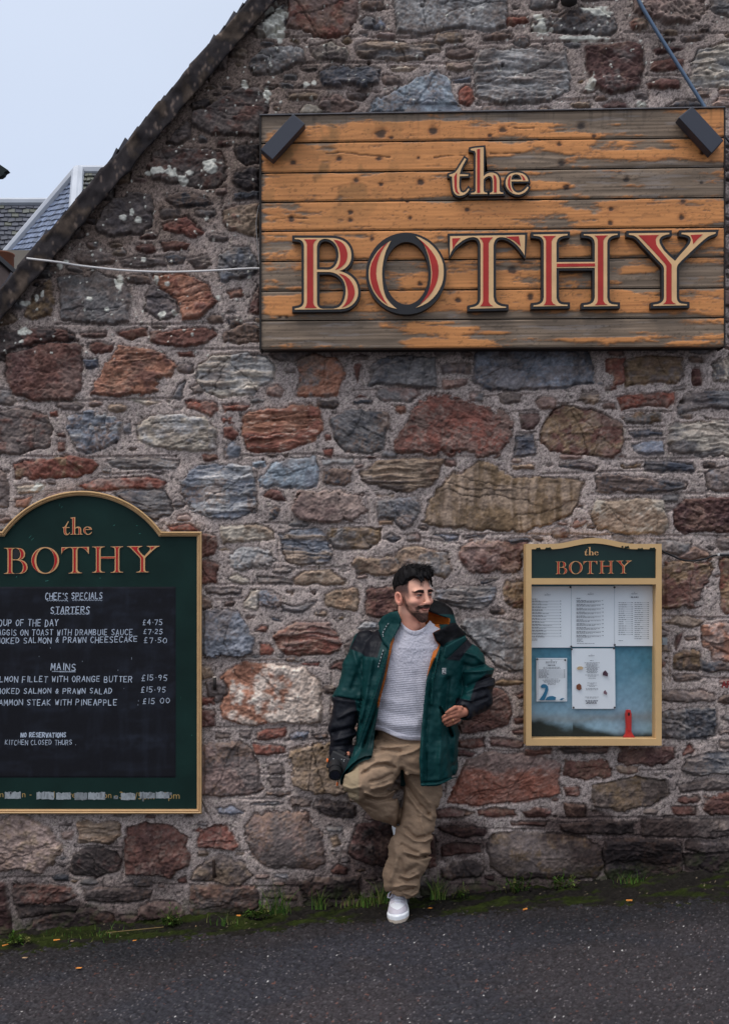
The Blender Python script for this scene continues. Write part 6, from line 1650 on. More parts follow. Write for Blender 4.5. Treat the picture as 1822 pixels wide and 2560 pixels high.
V, f = nets(F, cap_); c = alb((17, 15, 17)) * (.4 + .9 * fbm(V[:, 0] * 160, V[:, 1] * 60 + V[:, 2] * 50, 3, 422))[:, None]
m_hair = mat('dark_hair', attr=True, rough=.6, spec=.15, bump=(500, .002, .6))
hair = obj('hair', np_mesh('hair', HO + V @ HM.T, f, c), m_hair, man)
mb = MB(); R_ = random.Random(9)
def strand(a, b, c, w, col):
    pts = []
    for q in range(6):
        t = q / 5; pts.append((1 - t) ** 2 * np.array(a) + 2 * t * (1 - t) * np.array(b) + t * t * np.array(c))
    mb.tube([Vector(h2w(p)) for p in pts], [w * (1 - .8 * q / 5) for q in range(6)], 4, col, cap=False)
for k in range(700):                            # swept up and forward over his left brow
    u, v_ = R_.uniform(-1, 1), R_.uniform(-1, 1)
    if u * u + v_ * v_ > 1: continue
    a = np.array((u * .066, v_ * .085 - .002, .098 + .022 * math.sqrt(max(0, 1 - u * u - v_ * v_))))
    di = np.array((R_.uniform(-1.0, -.05), R_.uniform(.1, 1.1), 0)); di /= np.linalg.norm(di); L_ = R_.uniform(.020, .050)
    lift = R_.uniform(.004, .022) * (1.7 if v_ > -.1 else .7)
    strand(a, a + di * L_ * .5 + (0, 0, lift), a + di * L_ + (0, 0, lift * R_.uniform(-.5, 1.0)), R_.uniform(.0012, .0026), alb((17, 15, 17)) * R_.uniform(.4, 1.7))
for k in range(620):                            # short hair lying down over the sides and back
    u = R_.uniform(-math.pi, math.pi); zz = R_.uniform(.058, .105)
    if abs(u) > 2.45 and zz < .075: continue
    rr_ = math.sqrt(max(.05, 1 - ((zz - .04) / .095) ** 2)); a = np.array((math.sin(u) * .0800 * rr_, -.012 - math.cos(u) * .1020 * rr_, zz)); o_n = np.array((math.sin(u), -math.cos(u), 0))
    if a[1] > .045: continue
    L_ = R_.uniform(.010, .022); sw_ = np.array((-math.cos(u), -math.sin(u), 0)) * R_.uniform(-.5, .5) * L_
    strand(a - o_n * .002, a + o_n * .003 + sw_ * .5 + (0, 0, -L_ * .5), a + o_n * .0015 + sw_ + (0, 0, -L_), R_.uniform(.0010, .0020), alb((17, 15, 17)) * R_.uniform(.4, 1.9))
for k in range(90):                             # fringe falling over the forehead
    t = R_.uniform(-1, 1); x0 = t * .056
    a = (x0, .074 - .25 * x0 * x0 * 40 * .1, .090); e_z = .062 - .012 * R_.random() + .014 - (.040 if .30 < t < .62 else 0) * R_.random() - (.055 if t < -.80 else 0) * R_.random()
    ex = x0 + R_.uniform(-.018, .006); ey = .090 - ex * ex * 10
    strand(a, (x0 - .006, ey + .014, .092), (ex, ey, e_z), R_.uniform(.0009, .0018), alb((24, 21, 23)) * R_.uniform(.5, 1.5))
mb.build('hair_strands', m_hair, hair, smooth=True, attr=True)

# ---- sweater
ROWS_S = [(1535, 1006, 1062, .10, .250), (1556, 990, 1077, .07, .272), (1580, 950, 1120, .05, .292), (1620, 925, 1140, .04, .315), (1700, 918, 1125, .04, .332), (1790, 920, 1108, .04, .342), (1840, 926, 1094, .04, .340), (1853, 930, 1090, .05, .334), (1870, 940, 1080, .06, .315)]
def column(F, rows, ex=2.4):
    px, py = F.px(); r = np.array(rows)
    xl = np.interp(py, r[:, 0], r[:, 1]); xr = np.interp(py, r[:, 0], r[:, 2]); db = np.interp(py, r[:, 0], r[:, 3]); df = np.interp(py, r[:, 0], r[:, 4])
    f = (D + F.y) / D / 500
    cx, rx = (xl + xr) / 2, (xr - xl) / 2; cy, ry = (db + df) / 2, (df - db) / 2
    q = (np.abs((px - cx) / rx) ** ex + np.abs((-F.y - cy) / ry) ** ex) ** (1 / ex)
    d = (q - 1) * np.minimum(rx * f, ry)
    return np.maximum(d, np.maximum(r[0, 0] - py, py - r[-1, 0]) * f), px, py
F = Field(pv(912, 1878, .1) * [1, 0, 1] + [0, -.37, 0], pv(1146, 1535, .1) * [1, 0, 1] + [.02, -.03, 0], .0030)
d, px, py = column(F, ROWS_S)
hemy = 1824 + 27 * sstep(930, 1030, px); f_ = 1 / 530
d = smax(d, (py - hemy) * f_, .008)
F2 = F; neckhole = F.cap(h2w((0, .004, -.09)), h2w((0, -.020, -.30)), .058, .066)
d = smin(d, smax(F.cap(h2w((0, -.010, -.178)), h2w((0, -.02, -.24)), .076, .10), (1555 - py + .12 * (px - 1037) * 0) * f_, .006), .02)
d = smax(d, -neckhole, .004)
d = smax(d, (1588 - 46 * sstep(18, 62, np.abs(px - 1034)) - py) * f_ - .004 - 0 * d, .004) if False else d
rowp = np.sin(py * 2 * math.pi / 5.6 + (px - 1000) * .10); colp = np.sin(px * 2 * math.pi / 5.0 + np.floor(py / 5.6) * 2.2)
yoke = sstep(1660, 1672, py + (px - 1000) * .06)
collar_top = 1577 - 30 * np.clip(np.abs(px - 1037) / 40, 0, 1.12) ** 2; nearc = sstep(26, 12, py - collar_top)
knit = (1 - nearc) * (rowp * .0011 + colp * .0006 * np.clip(rowp, 0, 1)) * yoke * sstep(1846, 1838, py - (hemy - 1851)) + (fbm(px / 3.0, py / 3.0, 2, 431) - .5) * .004 * (1 - yoke)
fs = fold(px, py, [([(950, 1770), (985, 1785), (1030, 1792)], 10, -.006), ([(945, 1798), (985, 1812), (1040, 1815)], 9, .007), ([(950, 1745), (1000, 1758)], 9, .004), ([(940, 1825), (1000, 1832)], 6, -.005), ([(1040, 1690), (1050, 1780)], 10, -.005), ([(960, 1700), (955, 1760)], 9, -.004)])
d = d - knit - fs - (fbm(px / 60, py / 45, 3, 432) - .5) * .012
hem = sstep(12, 9, hemy - py) * (py < hemy + 2); d = d - hem * .004 - .0035 * sstep(13, 9, py - collar_top) + .0012 * np.sin(px * 1.9) * nearc
d = smax(d, (collar_top - py) * f_, .005)
V, f = nets(F, d)
x_, y_ = vpx(V); rp = np.sin(y_ * 2 * math.pi / 5.6 + (x_ - 1000) * .10); cp = np.sin(x_ * 2 * math.pi / 5.0 + np.floor(y_ / 5.6) * 2.2)
yk = sstep(1660, 1672, y_ + (x_ - 1000) * .06) * sstep(1838, 1830, y_ - 27 * sstep(930, 1030, x_) + 27)
c = alb((178, 180, 198)) * (.74 + .36 * RNG.random(len(V)))[:, None] * (1 - .34 * yk * sstep(.1, -.9, rp) * (.65 + .35 * cp))[:, None]
m_wool = mat('grey_wool_knit', attr=True, rough=.95, spec=.1, bump=(380, .002, .5), sheen=.2)
sw = obj('sweater', np_mesh('sweater', V, f, c), m_wool, man)

# ---- jacket
ROWS_J = [(1566, 960, 1120, .03, .235), (1580, 925, 1148, .02, .262), (1605, 900, 1168, .015, .295), (1650, 888, 1172, .012, .335), (1720, 882, 1162, .012, .358), (1800, 876, 1147, .012, .372), (1850, 868, 1144, .012, .382), (1900, 860, 1144, .012, .392), (1975, 850, 1144, .012, .402)]
OPEN = [(1012, 1500), (1003, 1545), (996, 1572), (981, 1612), (966, 1690), (951, 1748), (937, 1826), (934, 1866), (930, 1893), (905, 1917), (872, 1944), (858, 1960), (840, 2030), (1055, 2030), (1051, 1966), (1047, 1900), (1052, 1830), (1058, 1762), (1066, 1690), (1079, 1640), (1090, 1600), (1084, 1560), (1090, 1500)]
F = Field(pv(808, 1985, .1) * [1, 0, 1] + [0, -.44, 0], pv(1256, 1488, .1) * [1, 0, 1] + [0, .0, 0], .0043)
tor, px, py = column(F, ROWS_J, 2.6); f_ = 1 / 535
w1 = fbm(px / 75 + F.y * 6, py / 36, 4, 440) - .5; w2 = fbm((px + .35 * py) / 30, (py - .2 * px) / 95, 4, 441) - .5; w3 = fbm(px / 14, py / 17, 3, 442) - .5
wr = w1 * .020 + w2 * .022 + w3 * .004
FOLDJ = [([(988, 1572), (966, 1640), (942, 1720), (916, 1800), (890, 1872), (862, 1950)], 3.2, .011), ([(975, 1640), (953, 1720), (930, 1800), (905, 1872), (880, 1936)], 3.0, -.010), ([(985, 1600), (972, 1690), (955, 1745), (930, 1830), (915, 1890)], 2.6, .006),
 ([(1075, 1640), (1063, 1740), (1056, 1830), (1053, 1955)], 4, .006), ([(1087, 1650), (1074, 1740), (1066, 1830), (1062, 1955)], 3.4, -.010), ([(1098, 1625), (1082, 1700), (1078, 1760)], 4, .010), ([(1098, 1740), (1100, 1850), (1096, 1950)], 7, .008), ([(1122, 1830), (1128, 1940)], 7, -.008), ([(1118, 1700), (1112, 1790)], 8, -.012),
 ([(1100, 1770), (1108, 1790), (1120, 1815), (1130, 1840)], 3, -.012), ([(1106, 1768), (1114, 1790), (1126, 1812)], 2.6, .007), ([(1054, 1957), (1100, 1954), (1142, 1938)], 2.4, -.006), ([(1054, 1962), (1100, 1960), (1142, 1944)], 3, .004),
 ([(902, 1640), (900, 1700), (898, 1760), (885, 1860)], 5, -.022), ([(930, 1650), (915, 1740), (900, 1800)], 6, .010), ([(885, 1660), (896, 1720), (905, 1750)], 5, -.012)]
tor = tor - wr - 1.5 * fold(px, py, FOLDJ)
PLK = [(1000, 1560), (988, 1572), (966, 1640), (942, 1720), (916, 1800), (890, 1872), (862, 1950), (872, 1950), (905, 1872), (930, 1800), (955, 1720), (978, 1640)]
tor = tor - .013 * sstep(1.2, -1.2, sdf_poly(px, py, PLK)) - .010 * sstep(1.2, -1.2, sdf_poly(px, py, [(1078, 1640), (1066, 1690), (1058, 1762), (1052, 1830), (1047, 1900), (1050, 1970), (1064, 1970), (1064, 1900), (1068, 1830), (1074, 1762), (1086, 1690), (1098, 1640)]))
thj = smin(F.cap(pv(988, 1880, .24), pv(925, 1930, .37), .098, .104), F.cap(pv(925, 1930, .37), pv(899, 1958, .43), .104, .088), .03)
tor0 = tor; tor = smin(tor, smax(thj, (px - 960) * f_ if False else (px - 960) / 535, .01), .03)
op = sdf_poly(px, py, OPEN) * f_
front = (-F.y) - .16
shell = smax(tor, -(tor + .013), .004)
shell = smax(shell, -smax(op, -front, .01), .004)
hem_r = 1966 - 22 * sstep(1085, 1144, px); hem_r = np.where(px < 1000, np.where(px < 935, 1962, 1905), hem_r)
shell = smax(shell, (py - hem_r) * f_, .006)
shell = smax(shell, -smax(F.cap(h2w((0, -.02, -.15)), h2w((0, -.02, -.35)), .066, .085), -.02 + 0 * px, .01), .005)
def sleeve(pts, folds, amp):
    q = None
    for (a, ra), (b, rb) in zip(pts[:-1], pts[1:]):
        c = F.cap(a, b, ra, rb); q = c if q is None else smin(q, c, .025)
    return q - 1.5 * fold(px, py, folds) - w1 * amp * 1.5 - w2 * amp - w3 * .009
s_l = sleeve([(pv(918, 1606, .175), .062), (pv(896, 1668, .20), .068), (pv(868, 1755, .225), .066), (pv(856, 1820, .25), .061), (pv(849, 1878, .275), .050)],
  [([(838, 1742), (870, 1748), (905, 1752)], 3, -.007), ([(845, 1795), (880, 1778), (905, 1775)], 5, .008), ([(835, 1830), (870, 1822), (900, 1815)], 6, -.009), ([(835, 1850), (870, 1843), (890, 1835)], 5, .008), ([(830, 1868), (880, 1862)], 4, -.006), ([(882, 1625), (905, 1700), (900, 1760)], 6, .008), ([(905, 1650), (880, 1720)], 7, -.008)], .016)
s_r = sleeve([(pv(1146, 1618, .175), .058), (pv(1170, 1655, .19), .070), (pv(1191, 1700, .20), .078), (pv(1192, 1745, .235), .066), (pv(1164, 1775, .325), .046)],
  [([(1165, 1632), (1190, 1640), (1215, 1665)], 5, .008), ([(1150, 1660), (1185, 1668), (1230, 1655)], 5, -.008), ([(1160, 1680), (1200, 1678), (1238, 1672)], 5, .010), ([(1170, 1715), (1205, 1700), (1235, 1690)], 5, -.011), ([(1165, 1730), (1200, 1718), (1232, 1712)], 5, .009), ([(1185, 1755), (1215, 1745)], 5, -.008), ([(1160, 1748), (1180, 1752)], 4, .007)], .014)
s_r = smax(s_r, -F.cap(pv(1158, 1779, .345), pv(1125, 1795, .40), .030, .034), .006)      # open cuff
s_l = smax(s_l, -F.cap(pv(850, 1868, .275), pv(847, 1930, .30), .030, .040), .006)
jk = smin(shell, s_l, .004); jk = smin(jk, s_r, .005)
# hood heaped behind the neck on his left, collar turned out
hood_o = F.ell(pv(1080, 1560, .105), (.125, .095, .120)) - w1 * .016 - w3 * .008
hood_i = smax(F.ell(pv(1072, 1558, .205), (.102, .088, .094)) - w3 * .006, (1534 + .34 * (px - 1085) - py) * f_, .006)
hood = smax(hood_o, -hood_i, .006)
hood = smax(hood, (px - 1141) * f_ * .9 + (1560 - py) * f_ * .25, .01)
hood = smax(hood, -F.cap(h2w((0, -.005, -.12)), h2w((0, 0, .1)), .072, .09), .006)
def panel(poly, dc, th, k=.012): return smax(sdf_poly(px, py, poly) * f_, np.abs(-F.y - dc) - th, k)
col_r = panel([(1080, 1582), (1100, 1572), (1119, 1561), (1139, 1556), (1147, 1567), (1168, 1586), (1140, 1600), (1116, 1608), (1107, 1619), (1089, 1604)], .322 - (px - 1080) * .0016 - w3 * .012, .022)
col_l = panel([(945, 1557), (956, 1541), (976, 1530), (994, 1527), (1004, 1551), (999, 1566), (986, 1592), (972, 1622), (958, 1608), (950, 1590)], .255 + (px - 975) * .0014 + np.clip(py - 1560, 0, 60) * .0011 - w3 * .012, .024)
flap = panel([(1112, 1616), (1138, 1601), (1163, 1589), (1168, 1600), (1148, 1618), (1128, 1636), (1114, 1648), (1108, 1640)], .352 - (px - 1112) * .0012, .016, .008)
col_l = smax(col_l, -F.cap(h2w((0, -.0, -.10)), h2w((0, -.01, -.25)), .064, .074), .004)
jk = smin(jk, smin(hood, col_r, .01), .006); jk = smin(jk, col_l, .008); jk = smin(jk, flap, .006)
jk = np.maximum(jk, F.y + .006)
V, f = nets(F, jk); V = relax(V, f, 1, .4)
x_, y_ = vpx(V); dd_ = -V[:, 1]
vn = fbm(x_ / 20, y_ / 20, 4, 450)
teal = alb((8, 50, 53)); black = alb((17, 19, 27)); orange = alb((160, 88, 30))
c = np.tile(teal, (len(V), 1)) * (.86 + .28 * vn)[:, None]
def fill(poly, colr, soft=1.3, extra=1):
    global c
    m = inpoly(x_, y_, poly, soft) * extra; c = c * (1 - m[:, None]) + np.array(colr) * (.88 + .24 * vn)[:, None] * m[:, None]
fill([(943, 1560), (918, 1566), (895, 1580), (875, 1622), (902, 1632), (912, 1641), (943, 1644), (955, 1602), (951, 1587), (944, 1572)], black)
fill([(800, 1744), (846, 1741), (872, 1745), (888, 1751), (895, 1790), (892, 1830), (880, 1900), (800, 1900)], black, 1.3, (dd_ < .345))
fill([(1163, 1585), (1190, 1600), (1163, 1631), (1148, 1652), (1115, 1649), (1167, 1599)], black)
fill([(1250, 1688), (1215, 1684), (1190, 1705), (1183, 1720), (1174, 1752), (1142, 1744), (1130, 1768), (1170, 1805), (1210, 1805), (1250, 1770)], black, 1.3, (x_ > 1138))
opx = sdf_poly(x_.astype(np.float32), y_.astype(np.float32), OPEN)
ed = sstep(6.0, 4.5, opx) * sstep(1590, 1605, y_) * sstep(1772, 1760, y_) * (x_ < 1020); c = c * (1 - ed[:, None]) + orange * ed[:, None]
ed = sstep(1, -1, opx - 13 * sstep(1712, 1600, y_)) * (x_ > 1020) * sstep(1715, 1700, y_) * (y_ > 1560); c = c * (1 - ed[:, None]) + orange * ed[:, None]
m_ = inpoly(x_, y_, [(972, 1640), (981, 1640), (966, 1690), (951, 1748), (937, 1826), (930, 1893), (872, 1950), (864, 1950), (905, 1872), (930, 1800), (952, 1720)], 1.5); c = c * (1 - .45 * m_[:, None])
# lining inside the shell and hood
ti, _, _ = None, None, None
Fv = Field.__new__(Field); Fv.x, Fv.y, Fv.z = V[:, 0].astype(np.float32), V[:, 1].astype(np.float32), V[:, 2].astype(np.float32)
tv, _, _ = column(Fv, ROWS_J, 2.6); lin_ = sstep(-.020, -.030, tv) * (opx < 2) * (y_ > 1560); c = c * (1 - lin_[:, None]) + orange * .8 * lin_[:, None]
hi = Fv.ell(pv(1072, 1558, .205), (.102, .088, .094)); ho = Fv.ell(pv(1080, 1560, .105), (.125, .095, .120))
isin = (np.abs(hi) < .010) & (y_ > 1531 + .34 * (x_ - 1085)) & (ho < .004) & (y_ < 1602) & (x_ > 1040) & (dd_ < .30); isout = (np.abs(ho) < .016) & (y_ < 1580) & (x_ > 1060) & ~isin & (dd_ < .26)
rim = isout & (y_ > 1536)
c[isout] = alb((12, 13, 16)); c[rim] = alb((14, 52, 56)); c[isin] = orange * (.75 + .5 * vn[isin])[:, None]
fill([(1081, 1581), (1100, 1573), (1119, 1562), (1124, 1557), (1139, 1557), (1146, 1567), (1166, 1585), (1116, 1607), (1107, 1617), (1089, 1603)], alb((13, 13, 17)), 1.3, (dd_ > .17) & ~isin)
cl = ((x_ - 1000) * .6 + (1545 - y_) > 0) & (x_ < 1012) & (x_ > 975) & (y_ < 1552) & (dd_ < .235); c[cl] = orange
m_jk = mat('teal_nylon', attr=True, rough=.5, spec=.16, bump=(600, .0006, .2))
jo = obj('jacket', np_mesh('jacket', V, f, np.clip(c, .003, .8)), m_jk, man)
def front_at(px, py, mesh_xy=(x_, y_), VV=V):
    q = np.hypot(mesh_xy[0] - px, mesh_xy[1] - py) < 4
    return float((-VV[q, 1]).max()) if q.any() else .36
xj, yj, Vj = x_, y_, V
def drawcord(pts):
    mb = MB(); n = 22
    pp = [np.array(p, float) for p in pts]
    for k in range(n):
        t0, t1 = k / n, (k + 1) / n
        def at(t):
            s_ = t * (len(pp) - 1); i = min(int(s_), len(pp) - 2); q = pp[i] + (pp[i + 1] - pp[i]) * (s_ - i); return P(q[0], q[1], front_at(q[0], q[1]) + .003)
        mb.tube([at(t0), at(t1)], .0021, 6, alb((150, 158, 168)) if k % 4 < 2 else alb((20, 20, 26)))
    mb.build('drawcord', mat('cord', attr=True, rough=.7), jo, smooth=True, attr=True)
drawcord([(971, 1558), (963, 1570), (956, 1584), (958, 1592)]); drawcord([(958, 1625), (951, 1648), (945, 1668)])
dp = front_at(1109, 1678) + .004
mb = MB(); pbox(mb, 1104.6, 1670.5, 1114, 1685, dp - .006, dp); lg = mb.build('logo_patch', mat('patch_white', alb((190, 195, 205)), .7), jo)
mb = MB(); pbox(mb, 1105.4, 1671.5, 1113.2, 1684, dp - .002, dp + .0008); mb.build('patch_field', mat('patch_black', alb((22, 24, 30)), .7), lg)
mb = MB()
for q in ['1106.4,1674 1109.4,1674 1109.4,1675.4 1107.9,1675.4 1107.9,1680 1109.4,1680 1109.4,1681.4 1106.4,1681.4', '1112.6,1674 1109.9,1674 1109.9,1675.4 1111.2,1675.4 1111.2,1676.4 1112.6,1676.4', '1112.6,1681.4 1109.9,1681.4 1109.9,1680 1111.2,1680 1111.2,1679 1112.6,1679', '1109.2,1676.6 1110.2,1676.6 1110.2,1678.8 1109.2,1678.8']:
    prism(mb, [eps(q)], dp, dp + .0014)
mb.build('logo_letters', mat('patch_letters', alb((200, 205, 212)), .7), lg)
mb = MB(); dp = .395; prism(mb, [sm(eps('884,1912 892,1910 896,1916 896,1926 890,1929 884,1924'), 1)], dp - .006, dp); tb = mb.build('snap_tab', mat('tab_teal', alb((20, 66, 70)), .6), jo)
mb = MB(); prism(mb, [ell(890, 1918.5, 2.2, 2.2, 14)], dp, dp + .002); mb.build('snap_button', mat('snap_metal', alb((40, 70, 78)), .35), tb)

# ---- trousers
F = Field(pv(846, 2268, .1) * [1, 0, 1] + [0, -.56, 0], pv(1122, 1800, .1) * [1, 0, 1] + [0, -.01, 0], .0041)
px, py = F.px()
ROWS_W = [(1805, 944, 1084, .06, .295), (1840, 938, 1092, .05, .312), (1870, 928, 1102, .03, .345), (1905, 930, 1106, .03, .350), (1935, 955, 1104, .04, .335)]
d, _, _ = column(F, ROWS_W, 2.4)
th = F.cap(pv(988, 1890, .235), pv(925, 1935, .36), .088, .094); th = smin(th, F.cap(pv(925, 1935, .36), pv(899, 1960, .425), .094, .076), .03)
sh = F.cap(pv(902, 1962, .40), pv(955, 2012, .26), .072, .070); sh = smin(sh, F.cap(pv(955, 2012, .26), pv(1002, 2042, .135), .070, .060), .02)
lg_ = F.cap(pv(1050, 1900, .195), pv(1052, 1975, .20), .094, .094)
for a, b, ra, rb in [(pv(1052, 1975, .20), pv(1038, 2065, .205), .094, .084), (pv(1038, 2065, .205), pv(1022, 2135, .205), .084, .101), (pv(1022, 2135, .205), pv(1004, 2195, .19), .101, .090), (pv(1004, 2195, .19), pv(1001, 2246, .175), .090, .072)]:
    lg_ = smin(lg_, F.cap(a, b, ra, rb), .02)
leg = smin(smin(d, th, .03), lg_, .03)
tr = smin(leg, sh, .012)
v1 = fbm((px + .5 * py) / 55, (py - .5 * px) / 24, 4, 460) - .5; v2 = fbm(px / 18, py / 14, 3, 461) - .5
FOLDT = [([(905, 1935), (930, 1917), (960, 1912), (985, 1918)], 4.5, -.012), ([(915, 1924), (940, 1905), (975, 1902)], 5, .009), ([(925, 1955), (950, 1950), (978, 1935)], 4, -.010), ([(930, 1972), (955, 1967), (980, 1958)], 4.5, .010), ([(912, 1982), (935, 1992), (965, 1990), (990, 1975)], 3.6, .013), ([(918, 1992), (945, 2002), (985, 1995)], 5, -.014),
 ([(935, 1880), (970, 1876), (1000, 1880)], 4, -.008), ([(940, 1865), (980, 1868), (1020, 1862)], 4, .007), ([(960, 1850), (1000, 1860), (1040, 1855)], 5, -.007), ([(1000, 1888), (1030, 1880), (1048, 1870)], 4, .008), ([(1004, 1925), (1004, 1990), (996, 2060)], 6, -.022), ([(1015, 1935), (1045, 1975), (1075, 2010), (1085, 2040)], 6, .010), ([(1010, 1955), (1040, 2000), (1070, 2035)], 5, -.012), ([(1020, 1990), (1050, 2030), (1078, 2050)], 4.5, .008),
 ([(1012, 2070), (1040, 2095), (1066, 2090), (1080, 2084)], 4, -.010), ([(1012, 2085), (1035, 2102), (1062, 2105), (1078, 2096)], 4, .011), ([(1005, 2112), (1030, 2128), (1060, 2140)], 5, -.012), ([(1020, 2140), (1045, 2146), (1076, 2138)], 3.2, -.016), ([(1010, 2130), (1040, 2138), (1072, 2130)], 5, .010), ([(1050, 2040), (1058, 2070), (1062, 2088)], 4, .007), ([(985, 2100), (992, 2150), (975, 2200)], 7, .010), ([(1000, 2150), (1010, 2185), (1040, 2165)], 6, -.009),
 ([(1000, 2196), (1018, 2204), (1042, 2196)], 3.4, -.010), ([(1005, 2190), (1022, 2196), (1045, 2186)], 3.6, .010), ([(968, 2232), (985, 2224), (1000, 2230), (1030, 2222)], 3.2, -.010), ([(985, 2218), (1010, 2212), (1040, 2214)], 3.6, .010), ([(1008, 2232), (1030, 2240), (1044, 2232)], 3.2, .009), ([(898, 1925), (898, 1990)], 1.6, -.004), ([(860, 1965), (880, 1972), (900, 1968)], 4, .008), ([(870, 1980), (890, 1985)], 4, -.008)]
tr = tr - v1 * .024 - v2 * .010 - 1.3 * fold(px, py, FOLDT)
tr = smax(tr, (py - (2247 + 6 * np.sin(px / 13.0))) / 530, .006)
tr = smax(tr, -F.cap(pv(1001, 2230, .19), pv(1000, 2262, .20), .060, .066), .004)
tr = np.maximum(tr, F.y + .012)
V, f = nets(F, tr); V = relax(V, f, 1, .4); x_, y_ = vpx(V)
n = fbm(x_ / 30, y_ / 30, 4, 465); c = alb((132, 113, 98)) * (.88 + .24 * n)[:, None] * (.93 + .14 * RNG.random(len(V)))[:, None]
m = sstep(899, 895, x_) * (y_ > 1900); c = c * (1 - m[:, None]) + alb((134, 121, 103)) * m[:, None]
hm = sstep(1.4, .6, np.abs(y_ - 2237 - 6 * np.sin(x_ / 13.0))); c = c * (1 - .35 * hm[:, None])
obj('trousers', np_mesh('trousers', V, f, c), mat('khaki_cotton', attr=True, rough=.9, spec=.08, bump=(420, .001, .3)), man)

# ---- trainers: local y along the foot to the toe, z up
def shoe_mesh(name, M):
    F = Field((-.06, -.165, -.005), (.062, .160, .125), .0022)
    t = np.clip((F.y + .15) / .30, 0, 1)
    halfw = np.interp(t, [0, .12, .35, .6, .8, .92, 1], [.030, .036, .036, .045, .048, .042, .024]); cx = np.interp(t, [0, .5, 1], [0, .0, .004])
    top = np.interp(t, [0, .08, .25, .42, .6, .78, .9, 1], [.075, .092, .088, .098, .082, .062, .052, .040])
    q = (np.abs((F.x - cx) / halfw) ** 2.6 + np.abs((F.y) / .148) ** 6) ** (1 / 2.6)
    sole = smax((q - 1) * .042, np.maximum(F.z - .030, .002 - F.z - .010 * sstep(.75, 1, t)), .006)
    zz = np.clip((F.z - .02) / (top - .02), 0, 2)
    up = (np.sqrt((np.abs((F.x - cx) / (halfw - .003)) ** 2.3 + (np.abs(F.y / .143)) ** 6 + zz ** 2.6)) - 1) * .034
    up = smax(up, .016 - F.z, .004)
    d = np.minimum(sole, up)
    d = d + .0022 * np.exp(-((F.z - .0315) / .0016) ** 2)
    d = smin(d, F.cap((0, -.075, .075), (0, -.07, .12), .034, .036), .02)
    V, f = nets(F, d); x, y, z = V.T
    wht = alb((226, 226, 238)); c = np.tile(wht, (len(V), 1))
    tt = (y + .15) / .30
    mud = (z > .031) & (z < .047 + .012 * np.abs(x) / .05) & (tt > .70); c[mud] = alb((184, 182, 198))
    eyes = (np.abs(np.abs(x) - .024) < .010) & (tt > .40) & (tt < .74) & (z > .055); c[eyes] = alb((194, 192, 208))
    lip = np.abs(z - .031) < .0022; c[lip] = alb((232, 232, 244))
    low = z < .010; c[low] = alb((176, 166, 158))
    c = c * (.92 + .16 * fbm(x * 120, z * 120 + y * 60, 3, 470))[:, None]
    V = V * 1.10; Vw = V @ np.array(M.to_3x3()).T + np.array(M.translation)
    return np_mesh(name, Vw, f, c)
m_shoe = mat('white_leather', attr=True, rough=.5, spec=.35, bump=(160, .001, .25))
gx_ = P(1000, 2300, .25).x
M1 = Matrix.Translation((gx_, -.148, gz(gx_) + .0045)) @ Matrix.Rotation(math.radians(-4.9), 4, 'Y') @ Matrix.Rotation(math.radians(176), 4, 'Z')
sh1 = obj('trainer', shoe_mesh('trainer', M1), m_shoe, man)
mb = MB()
for k in range(5):
    yy = .004 + .018 * k; zt = .097 - .0075 * k
    mb.tube([M1 @ (1.1 * Vector((s_ * .026, yy, zt - .012 + .012 * (1 - abs(s_))))) for s_ in (-1, -.6, -.2, .2, .6, 1)], .0040, 6)
for s_ in (-1, 1):
    mb.tube([M1 @ (1.1 * Vector(q)) for q in [(0, .012, .103), (s_ * .016, .022, .112), (s_ * .036, .040, .098), (s_ * .042, .048, .082), (s_ * .034, .042, .078), (s_ * .018, .026, .096), (0, .014, .104)]], .0036, 6)
mb.build('laces', mat('lace', alb((204, 206, 226)), .8), sh1, smooth=True)
c0 = P(1012, 2118, .055)
M2 = Matrix.Translation(c0) @ Matrix.Rotation(math.radians(-14), 4, 'Y') @ Matrix(((1, 0, 0, 0), (0, 0, -1, 0), (0, -1, 0, 0), (0, 0, 0, 1)))
obj('trainer', shoe_mesh('trainer', M2), m_shoe, man)

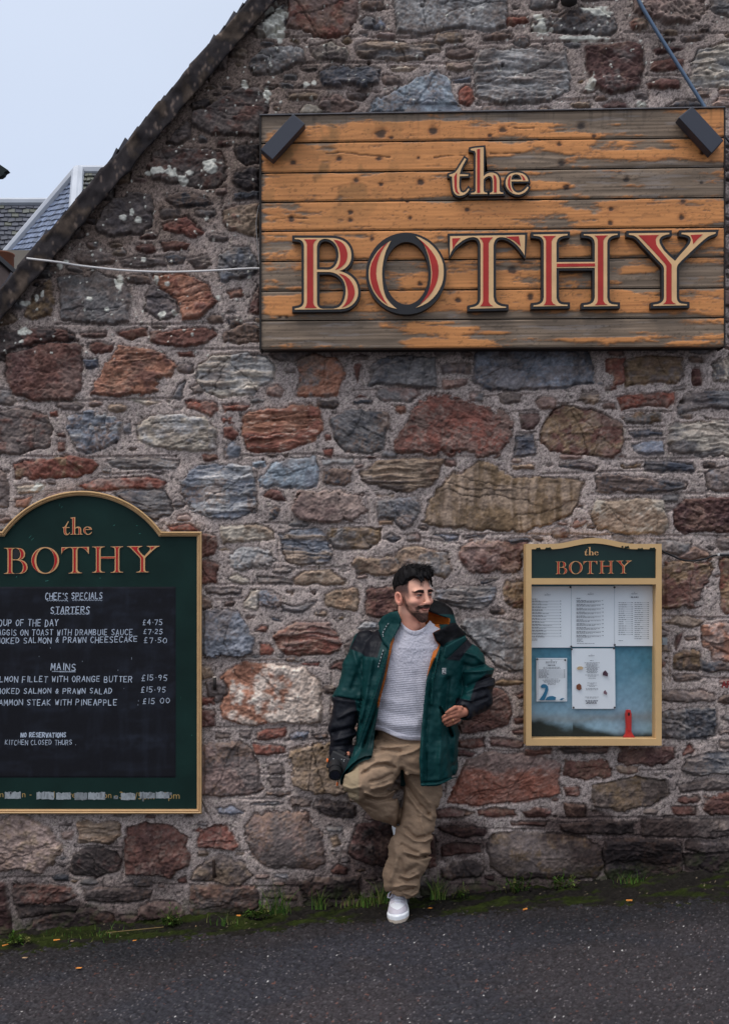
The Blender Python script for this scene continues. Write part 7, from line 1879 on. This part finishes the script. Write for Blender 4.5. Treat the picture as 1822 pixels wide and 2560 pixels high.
# ---- the small black camera in his right hand
kam = empty('camera', P(848, 1950, .33), 'small black camera with orange cord tags held low in his hand beside the jacket', 'camera')
m_cam = mat('black_camera_body', alb((24, 24, 27)), .5, spec=.4, bump=(600, .0006, .4))
Rk = Matrix.Translation(P(849, 1908, .335)) @ Matrix.Rotation(math.radians(24), 4, 'Y') @ Matrix.Rotation(math.radians(-20), 4, 'Z')
bm = bmesh.new(); bmesh.ops.create_cube(bm, size=1); bmesh.ops.scale(bm, vec=(.100, .050, .088), verts=bm.verts); bmesh.ops.bevel(bm, geom=bm.edges[:], offset=.008, segments=3, affect='EDGES', profile=.5)
bmesh.ops.transform(bm, matrix=Rk, verts=bm.verts); me = bpy.data.meshes.new('camera_body'); bm.to_mesh(me); bm.free(); obj('camera_body', me, m_cam, kam)
mb = MB(); ax0 = Rk @ Vector((-.012, -.018, -.012)); axd = (P(838, 1938, .42) - ax0)
mb.tube([ax0, ax0 + axd * .5, ax0 + axd * .52, ax0 + axd * .95, ax0 + axd], [.031, .031, .027, .030, .031], 20); mb.build('lens', m_cam, kam, smooth=False)
mb = MB(); mb.tube([ax0 + axd * 1.0, ax0 + axd * 1.012], [.022, .022], 20); mb.build('lens_glass', mat('lens_glass', (.01, .012, .02), .08, spec=.6), kam)
mb = MB(); mb.box((-.03, -.018, .040), (.012, .018, .058), M=Rk); mb.box((.018, -.014, .040), (.034, .012, .052), M=Rk); mb.build('viewfinder_hump', m_cam, kam)
mb = MB()
for u, v_ in [(.008, .012), (.02, .016), (.021, .009), (-.03, -.004), (-.02, -.003)]: mb.box((u, -.0268, v_ + .012), (u + .003, -.0245, v_ + .015), M=Rk)
mb.build('white_markings', mat('camera_mark', alb((190, 196, 204)), .6), kam)
m_tag = mat('orange_tag', alb((222, 110, 56)), .6); m_cord = mat('cord_black', alb((18, 18, 20)), .7)
for pts, tg in [([(826, 1890, .34), (822, 1891, .345), (820, 1896, .345)], (818.5, 1901)), ([(848, 1944, .36), (845, 1952, .36), (844.5, 1956, .36)], (843, 1960))]:
    mb = MB(); mb.tube([P(*p) for p in pts], .0022, 6); mb.build('tag_cord', m_cord, kam)
    mb = MB(); c_ = P(tg[0], tg[1], pts[-1][2]); mb.tube([c_ + Vector((.001, 0, .010)), c_ + Vector((0, 0, .004)), c_ + Vector((0, 0, -.005)), c_ + Vector((-.001, 0, -.010))], [.002, .0048, .0048, .002], 8); mb.build('cord_tag', m_tag, kam, smooth=True)
